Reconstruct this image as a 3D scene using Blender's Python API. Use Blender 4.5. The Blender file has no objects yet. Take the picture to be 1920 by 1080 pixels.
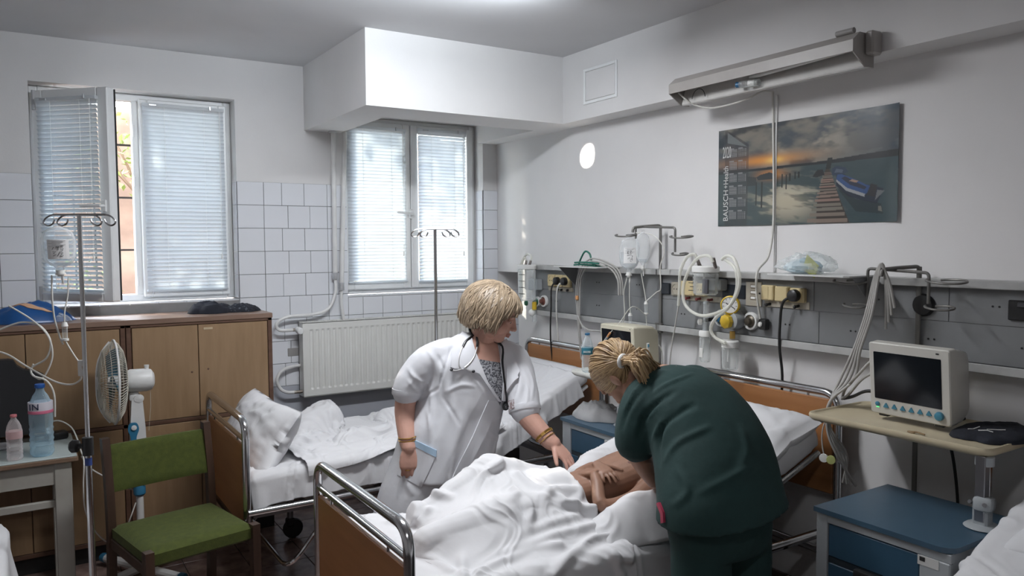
import bpy, bmesh, math, random
import numpy as np
from mathutils import Vector, Matrix, Euler
from mathutils.bvhtree import BVHTree
random.seed(7); np.random.seed(7)
S = bpy.context.scene
COL = S.collection
PI = math.pi

# ------------------------------------------------------------------ camera
def cam_rot(yaw, pit, rol):
    f = Vector((math.sin(yaw)*math.cos(pit), math.cos(yaw)*math.cos(pit), -math.sin(pit)))
    r = Vector((math.cos(yaw), -math.sin(yaw), 0)); d = f.cross(r)
    r2 = r*math.cos(rol)+d*math.sin(rol); d2 = -r*math.sin(rol)+d*math.cos(rol)
    return Matrix((r2, -d2, -f)).transposed()
cd = bpy.data.cameras.new('camera'); cam = bpy.data.objects.new('camera', cd); COL.objects.link(cam)
cam.matrix_world = Matrix.Translation((0, 0, 1.75)) @ cam_rot(0.566246, 0.05698, 0.0060655).to_4x4()
cd.sensor_width = 36; cd.lens = 1447.66/1920*36; cd.clip_start = .05
S.camera = cam
S.view_settings.view_transform = 'Standard'; S.view_settings.look = 'None'
S.view_settings.exposure = 0.40; S.view_settings.gamma = 1; S.view_settings.use_curve_mapping = False
S.cycles.use_denoising = True
S.cycles.max_bounces = 8; S.cycles.transparent_max_bounces = 24; S.cycles.diffuse_bounces = 5
S.cycles.sample_clamp_indirect = 6; S.cycles.caustics_reflective = False; S.cycles.caustics_refractive = False

# ------------------------------------------------------------------ sky, sun, ceiling light
W = bpy.data.worlds.new('sky'); S.world = W; W.use_nodes = True
nt = W.node_tree; nt.nodes.clear()
wo = nt.nodes.new('ShaderNodeOutputWorld'); bg = nt.nodes.new('ShaderNodeBackground'); sk = nt.nodes.new('ShaderNodeTexSky')
sk.sky_type = 'NISHITA'; sk.sun_disc = False; sk.sun_elevation = math.radians(28); sk.sun_rotation = math.radians(-25)
bg.inputs['Strength'].default_value = 3.4
hs = nt.nodes.new('ShaderNodeHueSaturation'); hs.inputs['Saturation'].default_value = .5; nt.links.new(sk.outputs[0], hs.inputs['Color']); nt.links.new(hs.outputs[0], bg.inputs[0]); nt.links.new(bg.outputs[0], wo.inputs[0])
def lamp(name, kind, loc, energy, col=(1, 1, 1), d=None, **kw):
    l = bpy.data.lights.new(name, kind); l.energy = energy; l.color = col
    for k, v in kw.items(): setattr(l, k, v)
    o = bpy.data.objects.new(name, l); COL.objects.link(o); o.location = loc
    if d is not None: o.rotation_euler = Vector(d).to_track_quat('-Z', 'Y').to_euler()
    return o
lamp('sun', 'SUN', (0, 8, 6), 10, (1, .88, .74), d=(.70, -1.5, -.87), angle=.009)
lamp('added_glint_spot', 'SPOT', (-2.07, 6.55, .95), 6500, (1, .93, .84), d=(5.24, -2.50, 1.375), spot_size=.026, spot_blend=.25, shadow_soft_size=.01)  # spot added outside, stands in for a sun reflection landing on the right wall
lamp('tube_light', 'AREA', (1.40, 2.90, 2.84), 32, (.96, .97, 1.0), d=(0, 0, -1), shape='RECTANGLE', size=1.2, size_y=.14)
lamp('tube_light_up', 'AREA', (1.45, 2.98, 2.87), 23, (.86, .93, 1.0), d=(0, .8, .6), shape='RECTANGLE', size=1.2, size_y=.14)

lamp('rear_fill_light', 'AREA', (.1, .3, 2.84), 11, (.97, .97, 1.0), d=(0, 0, -1), shape='RECTANGLE', size=1.2, size_y=.14)  # added fill from behind the camera, no lamp seen there

# ------------------------------------------------------------------ materials
MC = {}
def M(name, col, rough=.5, metal=0, var=.06, scale=12, bump=0, bscale=60, alpha=1, trans=0, emit=0, col2=None, spec=.5, sheen=0, stretch=None, sub=0, lo=.3, hi=.7, coat=0):
    if name in MC: return MC[name]
    m = bpy.data.materials.new(name); m.use_nodes = True; n = m.node_tree.nodes; l = m.node_tree.links
    b = n['Principled BSDF']
    b.inputs['Roughness'].default_value = rough; b.inputs['Metallic'].default_value = metal
    b.inputs['Alpha'].default_value = alpha; b.inputs['Transmission Weight'].default_value = trans
    b.inputs['Specular IOR Level'].default_value = spec; b.inputs['Sheen Weight'].default_value = sheen
    b.inputs['Coat Weight'].default_value = coat
    if sub: b.inputs['Subsurface Weight'].default_value = sub; b.inputs['Subsurface Radius'].default_value = (.012, .005, .003)
    if emit: b.inputs['Emission Color'].default_value = (*col, 1); b.inputs['Emission Strength'].default_value = emit
    tc = n.new('ShaderNodeTexCoord'); mp = n.new('ShaderNodeMapping'); l.new(tc.outputs['Object'], mp.inputs[0])
    if stretch: mp.inputs['Scale'].default_value = stretch
    no = n.new('ShaderNodeTexNoise'); no.inputs['Scale'].default_value = scale; no.inputs['Detail'].default_value = 5
    l.new(mp.outputs[0], no.inputs[0])
    cr = n.new('ShaderNodeValToRGB'); l.new(no.outputs[0], cr.inputs[0])
    c2 = col2 if col2 else tuple(min(1, c*(1+var)) for c in col)
    c1 = col if col2 else tuple(c*(1-var) for c in col)
    cr.color_ramp.elements[0].color = (*c1, 1); cr.color_ramp.elements[1].color = (*c2, 1)
    cr.color_ramp.elements[0].position = lo; cr.color_ramp.elements[1].position = hi
    l.new(cr.outputs[0], b.inputs['Base Color'])
    if bump:
        nb = n.new('ShaderNodeTexNoise'); nb.inputs['Scale'].default_value = bscale; nb.inputs['Detail'].default_value = 4
        l.new(mp.outputs[0], nb.inputs[0])
        bp = n.new('ShaderNodeBump'); bp.inputs['Strength'].default_value = bump; bp.inputs['Distance'].default_value = .004
        l.new(nb.outputs[0], bp.inputs['Height']); l.new(bp.outputs[0], b.inputs['Normal'])
    MC[name] = m; return m
def attr_mat(name, rough=.4):
    m = bpy.data.materials.new(name); m.use_nodes = True; n = m.node_tree.nodes
    a = n.new('ShaderNodeVertexColor'); a.layer_name = 'print'
    m.node_tree.links.new(a.outputs[0], n['Principled BSDF'].inputs['Base Color']); n['Principled BSDF'].inputs['Roughness'].default_value = rough
    return m
def thin_mat(name, col, fac=.25, rough=.08):
    """thin clear plastic or glass: mostly lets light through, with a gloss that grows at grazing angles"""
    m = bpy.data.materials.new(name); m.use_nodes = True; n = m.node_tree.nodes; l = m.node_tree.links
    n.clear(); o = n.new('ShaderNodeOutputMaterial'); t = n.new('ShaderNodeBsdfTransparent'); g = n.new('ShaderNodeBsdfPrincipled')
    mx = n.new('ShaderNodeMixShader'); lw = n.new('ShaderNodeLayerWeight'); mr = n.new('ShaderNodeMapRange')
    no = n.new('ShaderNodeTexNoise'); no.inputs['Scale'].default_value = 30
    t.inputs[0].default_value = (*[.45+.55*c for c in col], 1); g.inputs['Base Color'].default_value = (*col, 1); g.inputs['Roughness'].default_value = rough
    lw.inputs[0].default_value = .35
    mr.inputs['To Min'].default_value = fac; mr.inputs['To Max'].default_value = min(1, fac+.55)
    l.new(lw.outputs['Facing'], mr.inputs[0]); l.new(mr.outputs[0], mx.inputs[0])
    l.new(t.outputs[0], mx.inputs[1]); l.new(g.outputs[0], mx.inputs[2]); l.new(mx.outputs[0], o.inputs[0])
    return m
def slat_mat():
    m = bpy.data.materials.new('slat_white'); m.use_nodes = True; n = m.node_tree.nodes; l = m.node_tree.links
    b = n['Principled BSDF']; b.inputs['Base Color'].default_value = (.78, .80, .82, 1); b.inputs['Roughness'].default_value = .42
    t = n.new('ShaderNodeBsdfTranslucent'); t.inputs[0].default_value = (.75, .8, .84, 1)
    mx = n.new('ShaderNodeMixShader'); mx.inputs[0].default_value = .40
    l.new(b.outputs[0], mx.inputs[1]); l.new(t.outputs[0], mx.inputs[2]); l.new(mx.outputs[0], n['Material Output'].inputs[0])
    return m
def wood(name, c1, c2, stretch, scale=6, rough=.45):
    return M(name, c1, rough, col2=c2, scale=scale, stretch=stretch, bump=.08, bscale=25)

# ------------------------------------------------------------------ mesh helpers
def ortho(d):
    d = Vector(d).normalized(); a = Vector((0, 0, 1)) if abs(d.z) < .9 else Vector((1, 0, 0))
    u = d.cross(a).normalized(); return d, u, d.cross(u)
BOXC = {}
class MB:
    def __init__(s): s.v = []; s.f = []; s.mi = []; s.cur = 0
    def add(s, vs, fs, T=None):
        k = len(s.v)
        s.v += [tuple(T @ Vector(p)) for p in vs] if T is not None else [tuple(p) for p in vs]
        s.f += [tuple(i+k for i in f) for f in fs]; s.mi += [s.cur]*len(fs); return s
    def box(s, c, size, bev=0, rot=None, seg=1):
        key = (tuple(round(x, 5) for x in size), bev, seg)
        if key not in BOXC:
            bm = bmesh.new(); bmesh.ops.create_cube(bm, size=1); bmesh.ops.scale(bm, vec=size, verts=bm.verts)
            if bev: bmesh.ops.bevel(bm, geom=bm.edges[:], offset=min(bev, min(size)*.49), segments=seg, profile=.5, affect='EDGES')
            bm.verts.index_update(); BOXC[key] = ([tuple(v.co) for v in bm.verts], [tuple(v.index for v in f.verts) for f in bm.faces]); bm.free()
        T = Matrix.Translation(c)
        if rot is not None: T = T @ (rot.to_4x4() if isinstance(rot, Matrix) else Euler(rot).to_matrix().to_4x4())
        return s.add(*BOXC[key], T)
    def span(s, a, b, bev=0, seg=1):
        return s.box([(p+q)/2 for p, q in zip(a, b)], [abs(q-p) for p, q in zip(a, b)], bev, seg=seg)
    def tube(s, pts, r, n=8, closed=False, cap=True):
        pts = [Vector(p) for p in pts]; N = len(pts); rs = r if hasattr(r, '__len__') else [r]*N
        u = None; k = len(s.v); fs = []
        for i, p in enumerate(pts):
            a = pts[i-1] if (i or closed) else p; b = pts[(i+1) % N] if (i < N-1 or closed) else p
            d = (b-a).normalized() if (b-a).length > 1e-9 else Vector((0, 0, 1))
            if u is None: _, u, w = ortho(d)
            else: u = (u-d*u.dot(d)); u = u.normalized() if u.length > 1e-6 else ortho(d)[1]; w = d.cross(u)
            for j in range(n):
                t = 2*PI*j/n; s.v.append(tuple(p+(u*math.cos(t)+w*math.sin(t))*rs[i]))
        for i in range(N if closed else N-1):
            for j in range(n):
                a = k+i*n; b = k+((i+1) % N)*n
                fs.append((a+j, a+(j+1) % n, b+(j+1) % n, b+j))
        if cap and not closed: fs += [tuple(k+j for j in range(n))[::-1], tuple(k+(N-1)*n+j for j in range(n))]
        s.f += fs; s.mi += [s.cur]*len(fs); return s
    def cyl(s, a, b, r, r2=None, n=16): return s.tube([a, b], [r, r if r2 is None else r2], n)
    def lathe(s, prof, o=(0, 0, 0), axis=(0, 0, 1), n=20, sx=1, sy=1):
        d, u, w = ortho(axis)
        if tuple(axis) == (0, 0, 1): u, w = Vector((1, 0, 0)), Vector((0, 1, 0))
        k = len(s.v); N = len(prof); fs = []; o = Vector(o)
        for r, z in prof:
            for j in range(n):
                t = 2*PI*j/n; s.v.append(tuple(o+d*z+(u*math.cos(t)*sx+w*math.sin(t)*sy)*r))
        for i in range(N-1):
            for j in range(n): fs.append((k+i*n+j, k+i*n+(j+1) % n, k+(i+1)*n+(j+1) % n, k+(i+1)*n+j))
        fs += [tuple(k+j for j in range(n))[::-1], tuple(k+(N-1)*n+j for j in range(n))]
        s.f += fs; s.mi += [s.cur]*len(fs); return s
    def ball(s, c, r, n=16, m=10, R=None):
        r = r if hasattr(r, '__len__') else (r, r, r); vs = []; fs = []
        vs.append((0, 0, -r[2]))
        for i in range(1, m):
            p = -PI/2+PI*i/m
            for j in range(n): t = 2*PI*j/n; vs.append((r[0]*math.cos(p)*math.cos(t), r[1]*math.cos(p)*math.sin(t), r[2]*math.sin(p)))
        vs.append((0, 0, r[2])); L = len(vs)-1
        for j in range(n):
            fs.append((0, 1+(j+1) % n, 1+j)); fs.append((L, L-n+j, L-n+(j+1) % n))
            for i in range(m-2): a = 1+i*n; fs.append((a+j, a+(j+1) % n, a+n+(j+1) % n, a+n+j))
        T = Matrix.Translation(c)
        if R is not None: T = T @ (R.to_4x4() if isinstance(R, Matrix) else Euler(R).to_matrix().to_4x4())
        return s.add(vs, fs, T)
    def prism(s, poly, h, T=None):
        """2-D outline in local xy, pushed along z by h"""
        n = len(poly); vs = [(x, y, 0) for x, y in poly]+[(x, y, h) for x, y in poly]
        fs = [tuple(range(n))[::-1], tuple(range(n, 2*n))]+[(i, (i+1) % n, n+(i+1) % n, n+i) for i in range(n)]
        return s.add(vs, fs, T)
    def rings(s, R, closed=True):
        """loft through rings of equal point count, capped"""
        n = len(R[0]); k = len(s.v); fs = []
        for r in R: s.v += [tuple(p) for p in r]
        for i in range(len(R)-1):
            for j in range(n): fs.append((k+i*n+j, k+i*n+(j+1) % n, k+(i+1)*n+(j+1) % n, k+(i+1)*n+j))
        if closed: fs += [tuple(k+j for j in range(n))[::-1], tuple(k+(len(R)-1)*n+j for j in range(n))]
        s.f += fs; s.mi += [s.cur]*len(fs); return s
    def limb(s, pts, rs, n=14):
        """tapered rounded limb"""
        P, r = smooth_path(pts, rs, 5)
        d0 = (P[0]-P[1]).normalized(); d1 = (P[-1]-P[-2]).normalized()
        A = [P[0]+d0*r[0]*x for x in (.98, .75, .35)]; B = [P[-1]+d1*r[-1]*x for x in (.35, .75, .98)]
        ra = [r[0]*x for x in (.2, .66, .93)]; rb = [r[-1]*x for x in (.93, .66, .2)]
        return s.tube(A+P+B, ra+r+rb, n)
    def build(s, name, mat, parent=None, smooth=35, kind=None, world=True):
        me = bpy.data.meshes.new(name); me.from_pydata(s.v, [], s.f)
        for m in (mat if isinstance(mat, (list, tuple)) else [mat]): me.materials.append(m)
        if any(s.mi): me.polygons.foreach_set('material_index', s.mi)
        me.update()
        return link(name, me, parent, smooth, kind, world)
def link(name, me, parent=None, smooth=35, kind=None, world=True):
    o = bpy.data.objects.new(name, me); COL.objects.link(o)
    if parent is not None:
        if world: me.transform(wm(parent).inverted())
        o.parent = parent
    if smooth:
        me.shade_smooth()
        if smooth < 180: me.set_sharp_from_angle(angle=math.radians(smooth))
    if kind: o['kind'] = kind
    return o
def wm(o):
    T = Matrix.LocRotScale(o.location, o.rotation_euler, o.scale)
    return wm(o.parent) @ T if o.parent else T
def smooth_path(pts, rs=None, k=6):
    P = [Vector(p) for p in pts]; n = len(P); out = []; ro = []
    for i in range(n-1):
        a, b, c, d = P[max(i-1, 0)], P[i], P[i+1], P[min(i+2, n-1)]
        for j in range(k):
            t = j/k
            out.append(.5*((2*b)+(c-a)*t+(2*a-5*b+4*c-d)*t*t+(-a+3*b-3*c+d)*t**3))
            if rs: ro.append(rs[i]*(1-t)+rs[i+1]*t)
    out.append(P[-1].copy())
    if rs: ro.append(rs[-1]); return out, ro
    return out
def fillet(pts, r, k=5, closed=False):
    """polyline with rounded corners"""
    P = [Vector(p) for p in pts]; n = len(P); out = []
    for i in range(n):
        if not closed and i in (0, n-1): out.append(P[i]); continue
        a, b, c = P[i-1], P[i], P[(i+1) % n]; u = (a-b); w = (c-b); q = min(r, u.length*.49, w.length*.49)
        p0 = b+u.normalized()*q; p1 = b+w.normalized()*q
        for j in range(k+1):
            t = j/k; out.append(p0*(1-t)**2+b*2*t*(1-t)+p1*t*t)
    return out
def thing(name, label, cat, loc=(0, 0, 0), rz=0, group=None):
    o = bpy.data.objects.new(name, None); COL.objects.link(o); o.location = loc; o.rotation_euler = (0, 0, rz); o.empty_display_size = .1
    return tag(o, label, cat, group)
def tag(o, label=None, cat=None, group=None, kind=None):
    if label: o['label'] = label
    if cat: o['category'] = cat
    if group: o['group'] = group
    if kind: o['kind'] = kind
    return o
def copy_tree(o, loc=None, rz=None, label=None, parent=None):
    c = o.copy(); COL.objects.link(c); c.parent = parent
    if loc is not None: c.location = loc
    if rz is not None: c.rotation_euler = (0, 0, rz)
    if label: c['label'] = label
    for ch in list(o.children): copy_tree(ch, parent=c)
    return c
def share(name, me, parent, loc, rot=(0, 0, 0)):
    o = bpy.data.objects.new(name, me); COL.objects.link(o); o.parent = parent
    T = wm(parent).inverted() @ Matrix.Translation(loc) @ Euler(rot).to_matrix().to_4x4() if parent else Matrix.Translation(loc) @ Euler(rot).to_matrix().to_4x4()
    o.location = T.to_translation(); o.rotation_euler = T.to_euler(); return o
def text(body, parent, T, size, mat, name='lettering', ext=.0004, align='LEFT', sx=1):
    c = bpy.data.curves.new(name, 'FONT'); c.body = body; c.size = size; c.extrude = ext; c.align_x = align; c.resolution_u = 3
    o = bpy.data.objects.new(name, c); COL.objects.link(o)
    me = bpy.data.meshes.new_from_object(o); bpy.data.objects.remove(o); bpy.data.curves.remove(c)
    me.transform(T @ Matrix.Diagonal((sx, 1, 1, 1))); me.materials.clear(); me.materials.append(mat)
    return link(name, me, parent, 0)
def basis(o, u, v):
    """matrix whose x axis is u and y axis v, at o"""
    u = Vector(u).normalized(); v = Vector(v); v = (v-u*v.dot(u)).normalized(); w = u.cross(v)
    return Matrix(((u.x, v.x, w.x, o[0]), (u.y, v.y, w.y, o[1]), (u.z, v.z, w.z, o[2]), (0, 0, 0, 1)))
def remesh(mb, voxel, smooth=4, fac=.5):
    """one continuous surface around overlapping shapes"""
    me = bpy.data.meshes.new('tmp'); me.from_pydata(mb.v, [], mb.f); me.update()
    bm = bmesh.new(); bm.from_mesh(me); bmesh.ops.recalc_face_normals(bm, faces=bm.faces); bm.to_mesh(me); bm.free()
    o = bpy.data.objects.new('tmp', me); COL.objects.link(o)
    r = o.modifiers.new('r', 'REMESH'); r.mode = 'VOXEL'; r.voxel_size = voxel
    if smooth: s = o.modifiers.new('s', 'SMOOTH'); s.factor = fac; s.iterations = smooth
    dg = bpy.context.evaluated_depsgraph_get(); dg.update()
    out = bpy.data.meshes.new_from_object(o.evaluated_get(dg)); bpy.data.objects.remove(o); bpy.data.meshes.remove(me)
    return out
def co(me):
    a = np.empty(len(me.vertices)*3, np.float32); me.vertices.foreach_get('co', a); return a.reshape(-1, 3)
def setco(me, a): me.vertices.foreach_set('co', np.ascontiguousarray(a, np.float32).ravel()); me.update()
def nor(me):
    a = np.empty(len(me.vertices)*3, np.float32); me.vertices.foreach_get('normal', a); return a.reshape(-1, 3)
def bvh_of(me): return BVHTree.FromPolygons([v.co.copy() for v in me.vertices], [tuple(p.vertices) for p in me.polygons])
def onto(b, p, d, back=.6):
    if d is None: d = (Vector(p)-Vector((0, 0, 1.75))).normalized(); back = 1.0
    h = b.ray_cast(Vector(p)-Vector(d)*back, Vector(d)); return (h[0], h[1]) if h[0] is not None else (Vector(p), -Vector(d))
def seg_taper(C, pts):
    best = np.full(len(C), 9.0); tt = np.zeros(len(C)); n = len(pts)-1
    for i, (a, b) in enumerate(zip(pts[:-1], pts[1:])):
        a = np.array(a); b = np.array(b); ab = b-a; t = np.clip(((C-a)@ab)/max(ab@ab, 1e-9), 0, 1)
        d = np.linalg.norm(C-(a+t[:, None]*ab), axis=1); m = d < best; best[m] = d[m]; tt[m] = (i+t[m])/n
    return best, np.sin(PI*np.clip(.08+.92*tt, 0, 1))**.8
def seg_dist(C, pts):
    best = np.full(len(C), 9.0)
    for a, b in zip(pts[:-1], pts[1:]):
        a = np.array(a); b = np.array(b); ab = b-a; t = np.clip(((C-a)@ab)/max(ab@ab, 1e-9), 0, 1)
        best = np.minimum(best, np.linalg.norm(C-(a+t[:, None]*ab), axis=1))
    return best
def folds(me, list_, d, b=None):
    """raise (or sink) soft creases along lines laid on the cloth"""
    C = co(me).astype(float); Nn = nor(me); off = np.zeros(len(C)); b = b or bvh_of(me)
    for pts, w, amp in list_:
        P = smooth_path(pts, k=4); P = [onto(b, p, d)[0] for p in P]
        q, tp = seg_taper(C, [tuple(p) for p in P]); off += amp*tp*(np.exp(-(q/w)**2)-.4*np.exp(-(q/(2.4*w))**2))
    setco(me, C+Nn*off[:, None])
def patch(name, L, R, d, b, mat, parent, eps=.004, thick=.003, nu=8, nv=14):
    """a piece of cloth between two edge lines, laid on a surface along d"""
    Ls = resample(L, nv); Rs = resample(R, nv); d = Vector(d).normalized() if d else None; top = []; bot = []
    for i in range(nv):
        for j in range(nu):
            p = Ls[i].lerp(Rs[i], j/(nu-1)); h, nn = onto(b, p, d)
            top.append(h+nn*(eps+thick)); bot.append(h-nn*.004)
    m = MB(); n = nu*nv; f = []
    for i in range(nv-1):
        for j in range(nu-1):
            a = i*nu+j; f.append((a, a+1, a+nu+1, a+nu)); f.append((n+a, n+a+nu, n+a+nu+1, n+a+1))
    rim = [j for j in range(nu)]+[i*nu+nu-1 for i in range(1, nv)]+[(nv-1)*nu+j for j in range(nu-2, -1, -1)]+[i*nu for i in range(nv-2, 0, -1)]
    for a, c in zip(rim, rim[1:]+rim[:1]): f.append((a, n+a, n+c, c))
    m.add(top+bot, f); me_o = m.build(name, mat, parent, 40)
    bm = bmesh.new(); bm.from_mesh(me_o.data); bmesh.ops.recalc_face_normals(bm, faces=bm.faces); bm.to_mesh(me_o.data); bm.free()
    return me_o
def resample(pts, n):
    P = [Vector(p) for p in pts]; L = [0]
    for a, b in zip(P[:-1], P[1:]): L.append(L[-1]+(b-a).length)
    out = []
    for i in range(n):
        t = L[-1]*i/(n-1); k = max(j for j in range(len(P)-1) if L[j] <= t+1e-9 or j == 0)
        s = (t-L[k])/max(L[k+1]-L[k], 1e-9); out.append(P[k].lerp(P[k+1], min(max(s, 0), 1)))
    return out
def vnoise(x, y, seed=0):
    """smooth value noise"""
    xi = np.floor(x).astype(int); yi = np.floor(y).astype(int); fx = x-xi; fy = y-yi
    def h(a, c): v = np.sin(a*127.1+c*311.7+seed*74.7)*43758.5453; return v-np.floor(v)
    u = fx*fx*(3-2*fx); w = fy*fy*(3-2*fy)
    return (h(xi, yi)*(1-u)+h(xi+1, yi)*u)*(1-w)+(h(xi, yi+1)*(1-u)+h(xi+1, yi+1)*u)*w
def fbm(x, y, o=4, seed=0):
    s = 0; a = .5
    for i in range(o): s = s+a*vnoise(x*2**i, y*2**i, seed+i); a *= .5
    return s

# ---- cloth: a small position-based solver over smooth colliders
def cloth(nx, ny, p0, ux, uy, colliders, steps=120, iters=7, slack=1.06, bend=.25, pin=None, seed=1, floor=.0, fric=.55, noise=.012, grav=.0016, anchors=(), squeeze=None, shear=(0, 0, 0)):
    """nx*ny grid starting at p0 spanned by ux, uy; slack>1 leaves spare cloth that must fold"""
    rs = np.random.RandomState(seed); p0 = np.array(p0, float); ux = np.array(ux, float); uy = np.array(uy, float)
    gx, gy = np.meshgrid(np.linspace(0, 1, nx), np.linspace(0, 1, ny), indexing='ij')
    X = p0+gx[..., None]*ux+gy[..., None]*uy+(gx*gy)[..., None]*np.array(shear, float); R0 = X.copy()
    nz = fbm(gx*9, gy*9*ny/nx, 3, seed); X[..., 2] += (nz-.45)*noise*4
    hx = np.linalg.norm(ux)/(nx-1); hy = np.linalg.norm(uy)/(ny-1)
    sx = slack if not hasattr(slack, '__len__') else slack[0]; sy = slack if not hasattr(slack, '__len__') else slack[1]
    lx, ly = hx*sx, hy*sy; ld = math.hypot(lx, ly)
    Wt = np.ones((nx, ny))
    if pin is not None: Wt[pin(gx, gy)] = 0
    V = np.zeros_like(X); A0 = X.copy()
    if squeeze: A0[..., :2] = squeeze(X[..., :2])
    AI = [(min(nx-1, int(a*(nx-1)+.5)), min(ny-1, int(b*(ny-1)+.5))) for a, b in anchors]
    ai = np.array([a for a, b in AI], int); aj = np.array([b for a, b in AI], int)
    cons = []
    for o in (0, 1):
        cons.append((slice(o, nx-1, 2), slice(None), slice(o+1, nx, 2), slice(None), lx, 1.0))
        cons.append((slice(None), slice(o, ny-1, 2), slice(None), slice(o+1, ny, 2), ly, 1.0))
        cons.append((slice(o, nx-1, 2), slice(0, ny-1), slice(o+1, nx, 2), slice(1, ny), ld, .5))
        cons.append((slice(o, nx-1, 2), slice(1, ny), slice(o+1, nx, 2), slice(0, ny-1), ld, .5))
    ib = [i for i in range(nx-2) if i % 4 < 2], [i for i in range(nx-2) if i % 4 >= 2]
    jb = [i for i in range(ny-2) if i % 4 < 2], [i for i in range(ny-2) if i % 4 >= 2]
    for I in ib: I = np.array(I); cons.append((I, slice(None), I+2, slice(None), 2*lx, bend))
    for J in jb: J = np.array(J); cons.append((slice(None), J, slice(None), J+2, 2*ly, bend))
    for ci, (a, b, c, e, L, k) in enumerate(cons):
        sl = sx if abs(L-lx) < 1e-9 or abs(L-2*lx) < 1e-9 else sy if abs(L-ly) < 1e-9 or abs(L-2*ly) < 1e-9 else (sx+sy)/2
        cons[ci] = (a, b, c, e, np.linalg.norm(R0[c, e]-R0[a, b], axis=-1)*sl, k)
    X0a = X[ai, aj, :2].copy() if len(ai) else None
    for st in range(steps):
        V *= .96; V[..., 2] -= grav; Y = X+V*Wt[..., None]
        for it in range(iters):
            for a, b, c, e, L, k in cons:
                A = Y[a, b]; B = Y[c, e]; d = B-A; n = np.sqrt((d*d).sum(-1))+1e-9
                wa = Wt[a, b]; wb = Wt[c, e]; s = wa+wb; s[s == 0] = 1
                q = (k*(n-L)/n/s)[..., None]*d
                Y[a, b] = A+q*wa[..., None]; Y[c, e] = B-q*wb[..., None]
            if len(ai):
                q = min(1, st/(steps*.55)); Y[ai, aj, :2] = X0a*(1-q)+A0[ai, aj, :2]*q
        touch = np.zeros(Y.shape[:2], bool)
        for cfun in colliders:
            dd, nn = cfun(Y); m = dd < .004
            Y[m] += nn[m]*(.004-dd[m])[:, None]; touch |= m
        m = Y[..., 2] < floor; Y[..., 2][m] = floor
        V = Y-X
        V[touch] *= (1-fric); sp = np.linalg.norm(V, axis=-1); f = np.minimum(1, .03/np.maximum(sp, 1e-9)); V *= f[..., None]
        X = X*(1-Wt[..., None])+Y*Wt[..., None]
    return X
def scatter(n, seed, x=(0, 1), y=(0, 1), d=.09):
    rs = random.Random(seed); P = []
    for k in range(n*30):
        p = (rs.uniform(*x), rs.uniform(*y))
        if all(math.hypot(p[0]-q[0], p[1]-q[1]) > d for q in P): P.append(p)
        if len(P) >= n: break
    return P
def upsample(X, k=1):
    for _ in range(k):
        nx, ny = X.shape[:2]; Z = np.zeros((2*nx-1, 2*ny-1, 3)); Z[::2, ::2] = X
        Z[1::2, ::2] = (X[1:]+X[:-1])/2; Z[:, 1::2] = (Z[:, :-2:2]+Z[:, 2::2])/2
        P = np.pad(Z, ((1, 1), (1, 1), (0, 0)), 'edge'); Q = (P[:-2, 1:-1]+P[2:, 1:-1]+P[1:-1, :-2]+P[1:-1, 2:])/4
        Z[1:-1, 1:-1] = .5*Z[1:-1, 1:-1]+.5*Q[1:-1, 1:-1]; X = Z
    return X
def grid_normals(X):
    a = np.gradient(X, axis=0); b = np.gradient(X, axis=1); n = np.cross(a, b); n /= np.linalg.norm(n, axis=-1, keepdims=True)+1e-9
    return n if n[..., 2].mean() > 0 else -n
def wrinkle(X, ridges=(), w=.016, amp=.014, noise=.006, ang=.6, scale=5, seed=0, k=2, lift=.0):
    """finer grid with creases: hand-laid ridge lines plus long ridged noise"""
    X = upsample(X, k); N = grid_normals(X); C = X.reshape(-1, 3); off = np.zeros(len(C))
    for pts, a in ridges:
        if len(pts) < 2: continue
        P = [tuple(p) for p in smooth_path(pts, k=5)]; q = seg_dist(C, P)
        taper = 1
        off += a*amp*(np.exp(-(q/w)**2)-.35*np.exp(-(q/(2.6*w))**2))
    wx = fbm(C[:, 0]*3, C[:, 1]*3, 3, seed+5)*2-1; wy = fbm(C[:, 0]*3+9, C[:, 1]*3+C[:, 2]*3, 3, seed+6)*2-1
    aa = ang+wx*.7; u = C[:, 0]*np.cos(aa)+(C[:, 1]-C[:, 2]*.8)*np.sin(aa); v = -C[:, 0]*np.sin(aa)+(C[:, 1]-C[:, 2]*.8)*np.cos(aa)
    r = 1-np.abs(2*fbm(u*scale*.45+wy*.5, v*scale*1.5+wx*.5, 2, seed)-1)
    r2 = 1-np.abs(2*fbm(v*scale*.8+wx*.5, u*scale*1.6, 2, seed+3)-1)
    off += noise*(np.clip(r, 0, 1)**5*1.6+np.clip(r2, 0, 1)**6*.8-.5)+lift
    return X+N*off.reshape(X.shape[:2])[..., None]
def c_box(lo, hi, r=.03):
    lo = np.array(lo)+r; hi = np.array(hi)-r; c = (lo+hi)/2; h = (hi-lo)/2
    def f(Y):
        q = Y-c; a = np.abs(q)-h; o = np.maximum(a, 0); l = np.linalg.norm(o, axis=-1); ins = l < 1e-9
        n = o*np.sign(q)/np.maximum(l, 1e-9)[..., None]; d = l-r
        if ins.any():
            k = np.argmax(a[ins], axis=-1); ni = np.zeros((ins.sum(), 3)); ni[np.arange(len(k)), k] = np.sign(q[ins])[np.arange(len(k)), k]
            n[ins] = ni; d[ins] = a[ins].max(-1)-r
        return d, n
    return f
def c_cap(a, b, ra, rb):
    a = np.array(a, float); b = np.array(b, float); ab = b-a
    def f(Y):
        t = np.clip(((Y-a)@ab)/(ab@ab), 0, 1); q = Y-(a+t[..., None]*ab); l = np.linalg.norm(q, axis=-1)
        return l-(ra+(rb-ra)*t), q/np.maximum(l, 1e-9)[..., None]
    return f
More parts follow.
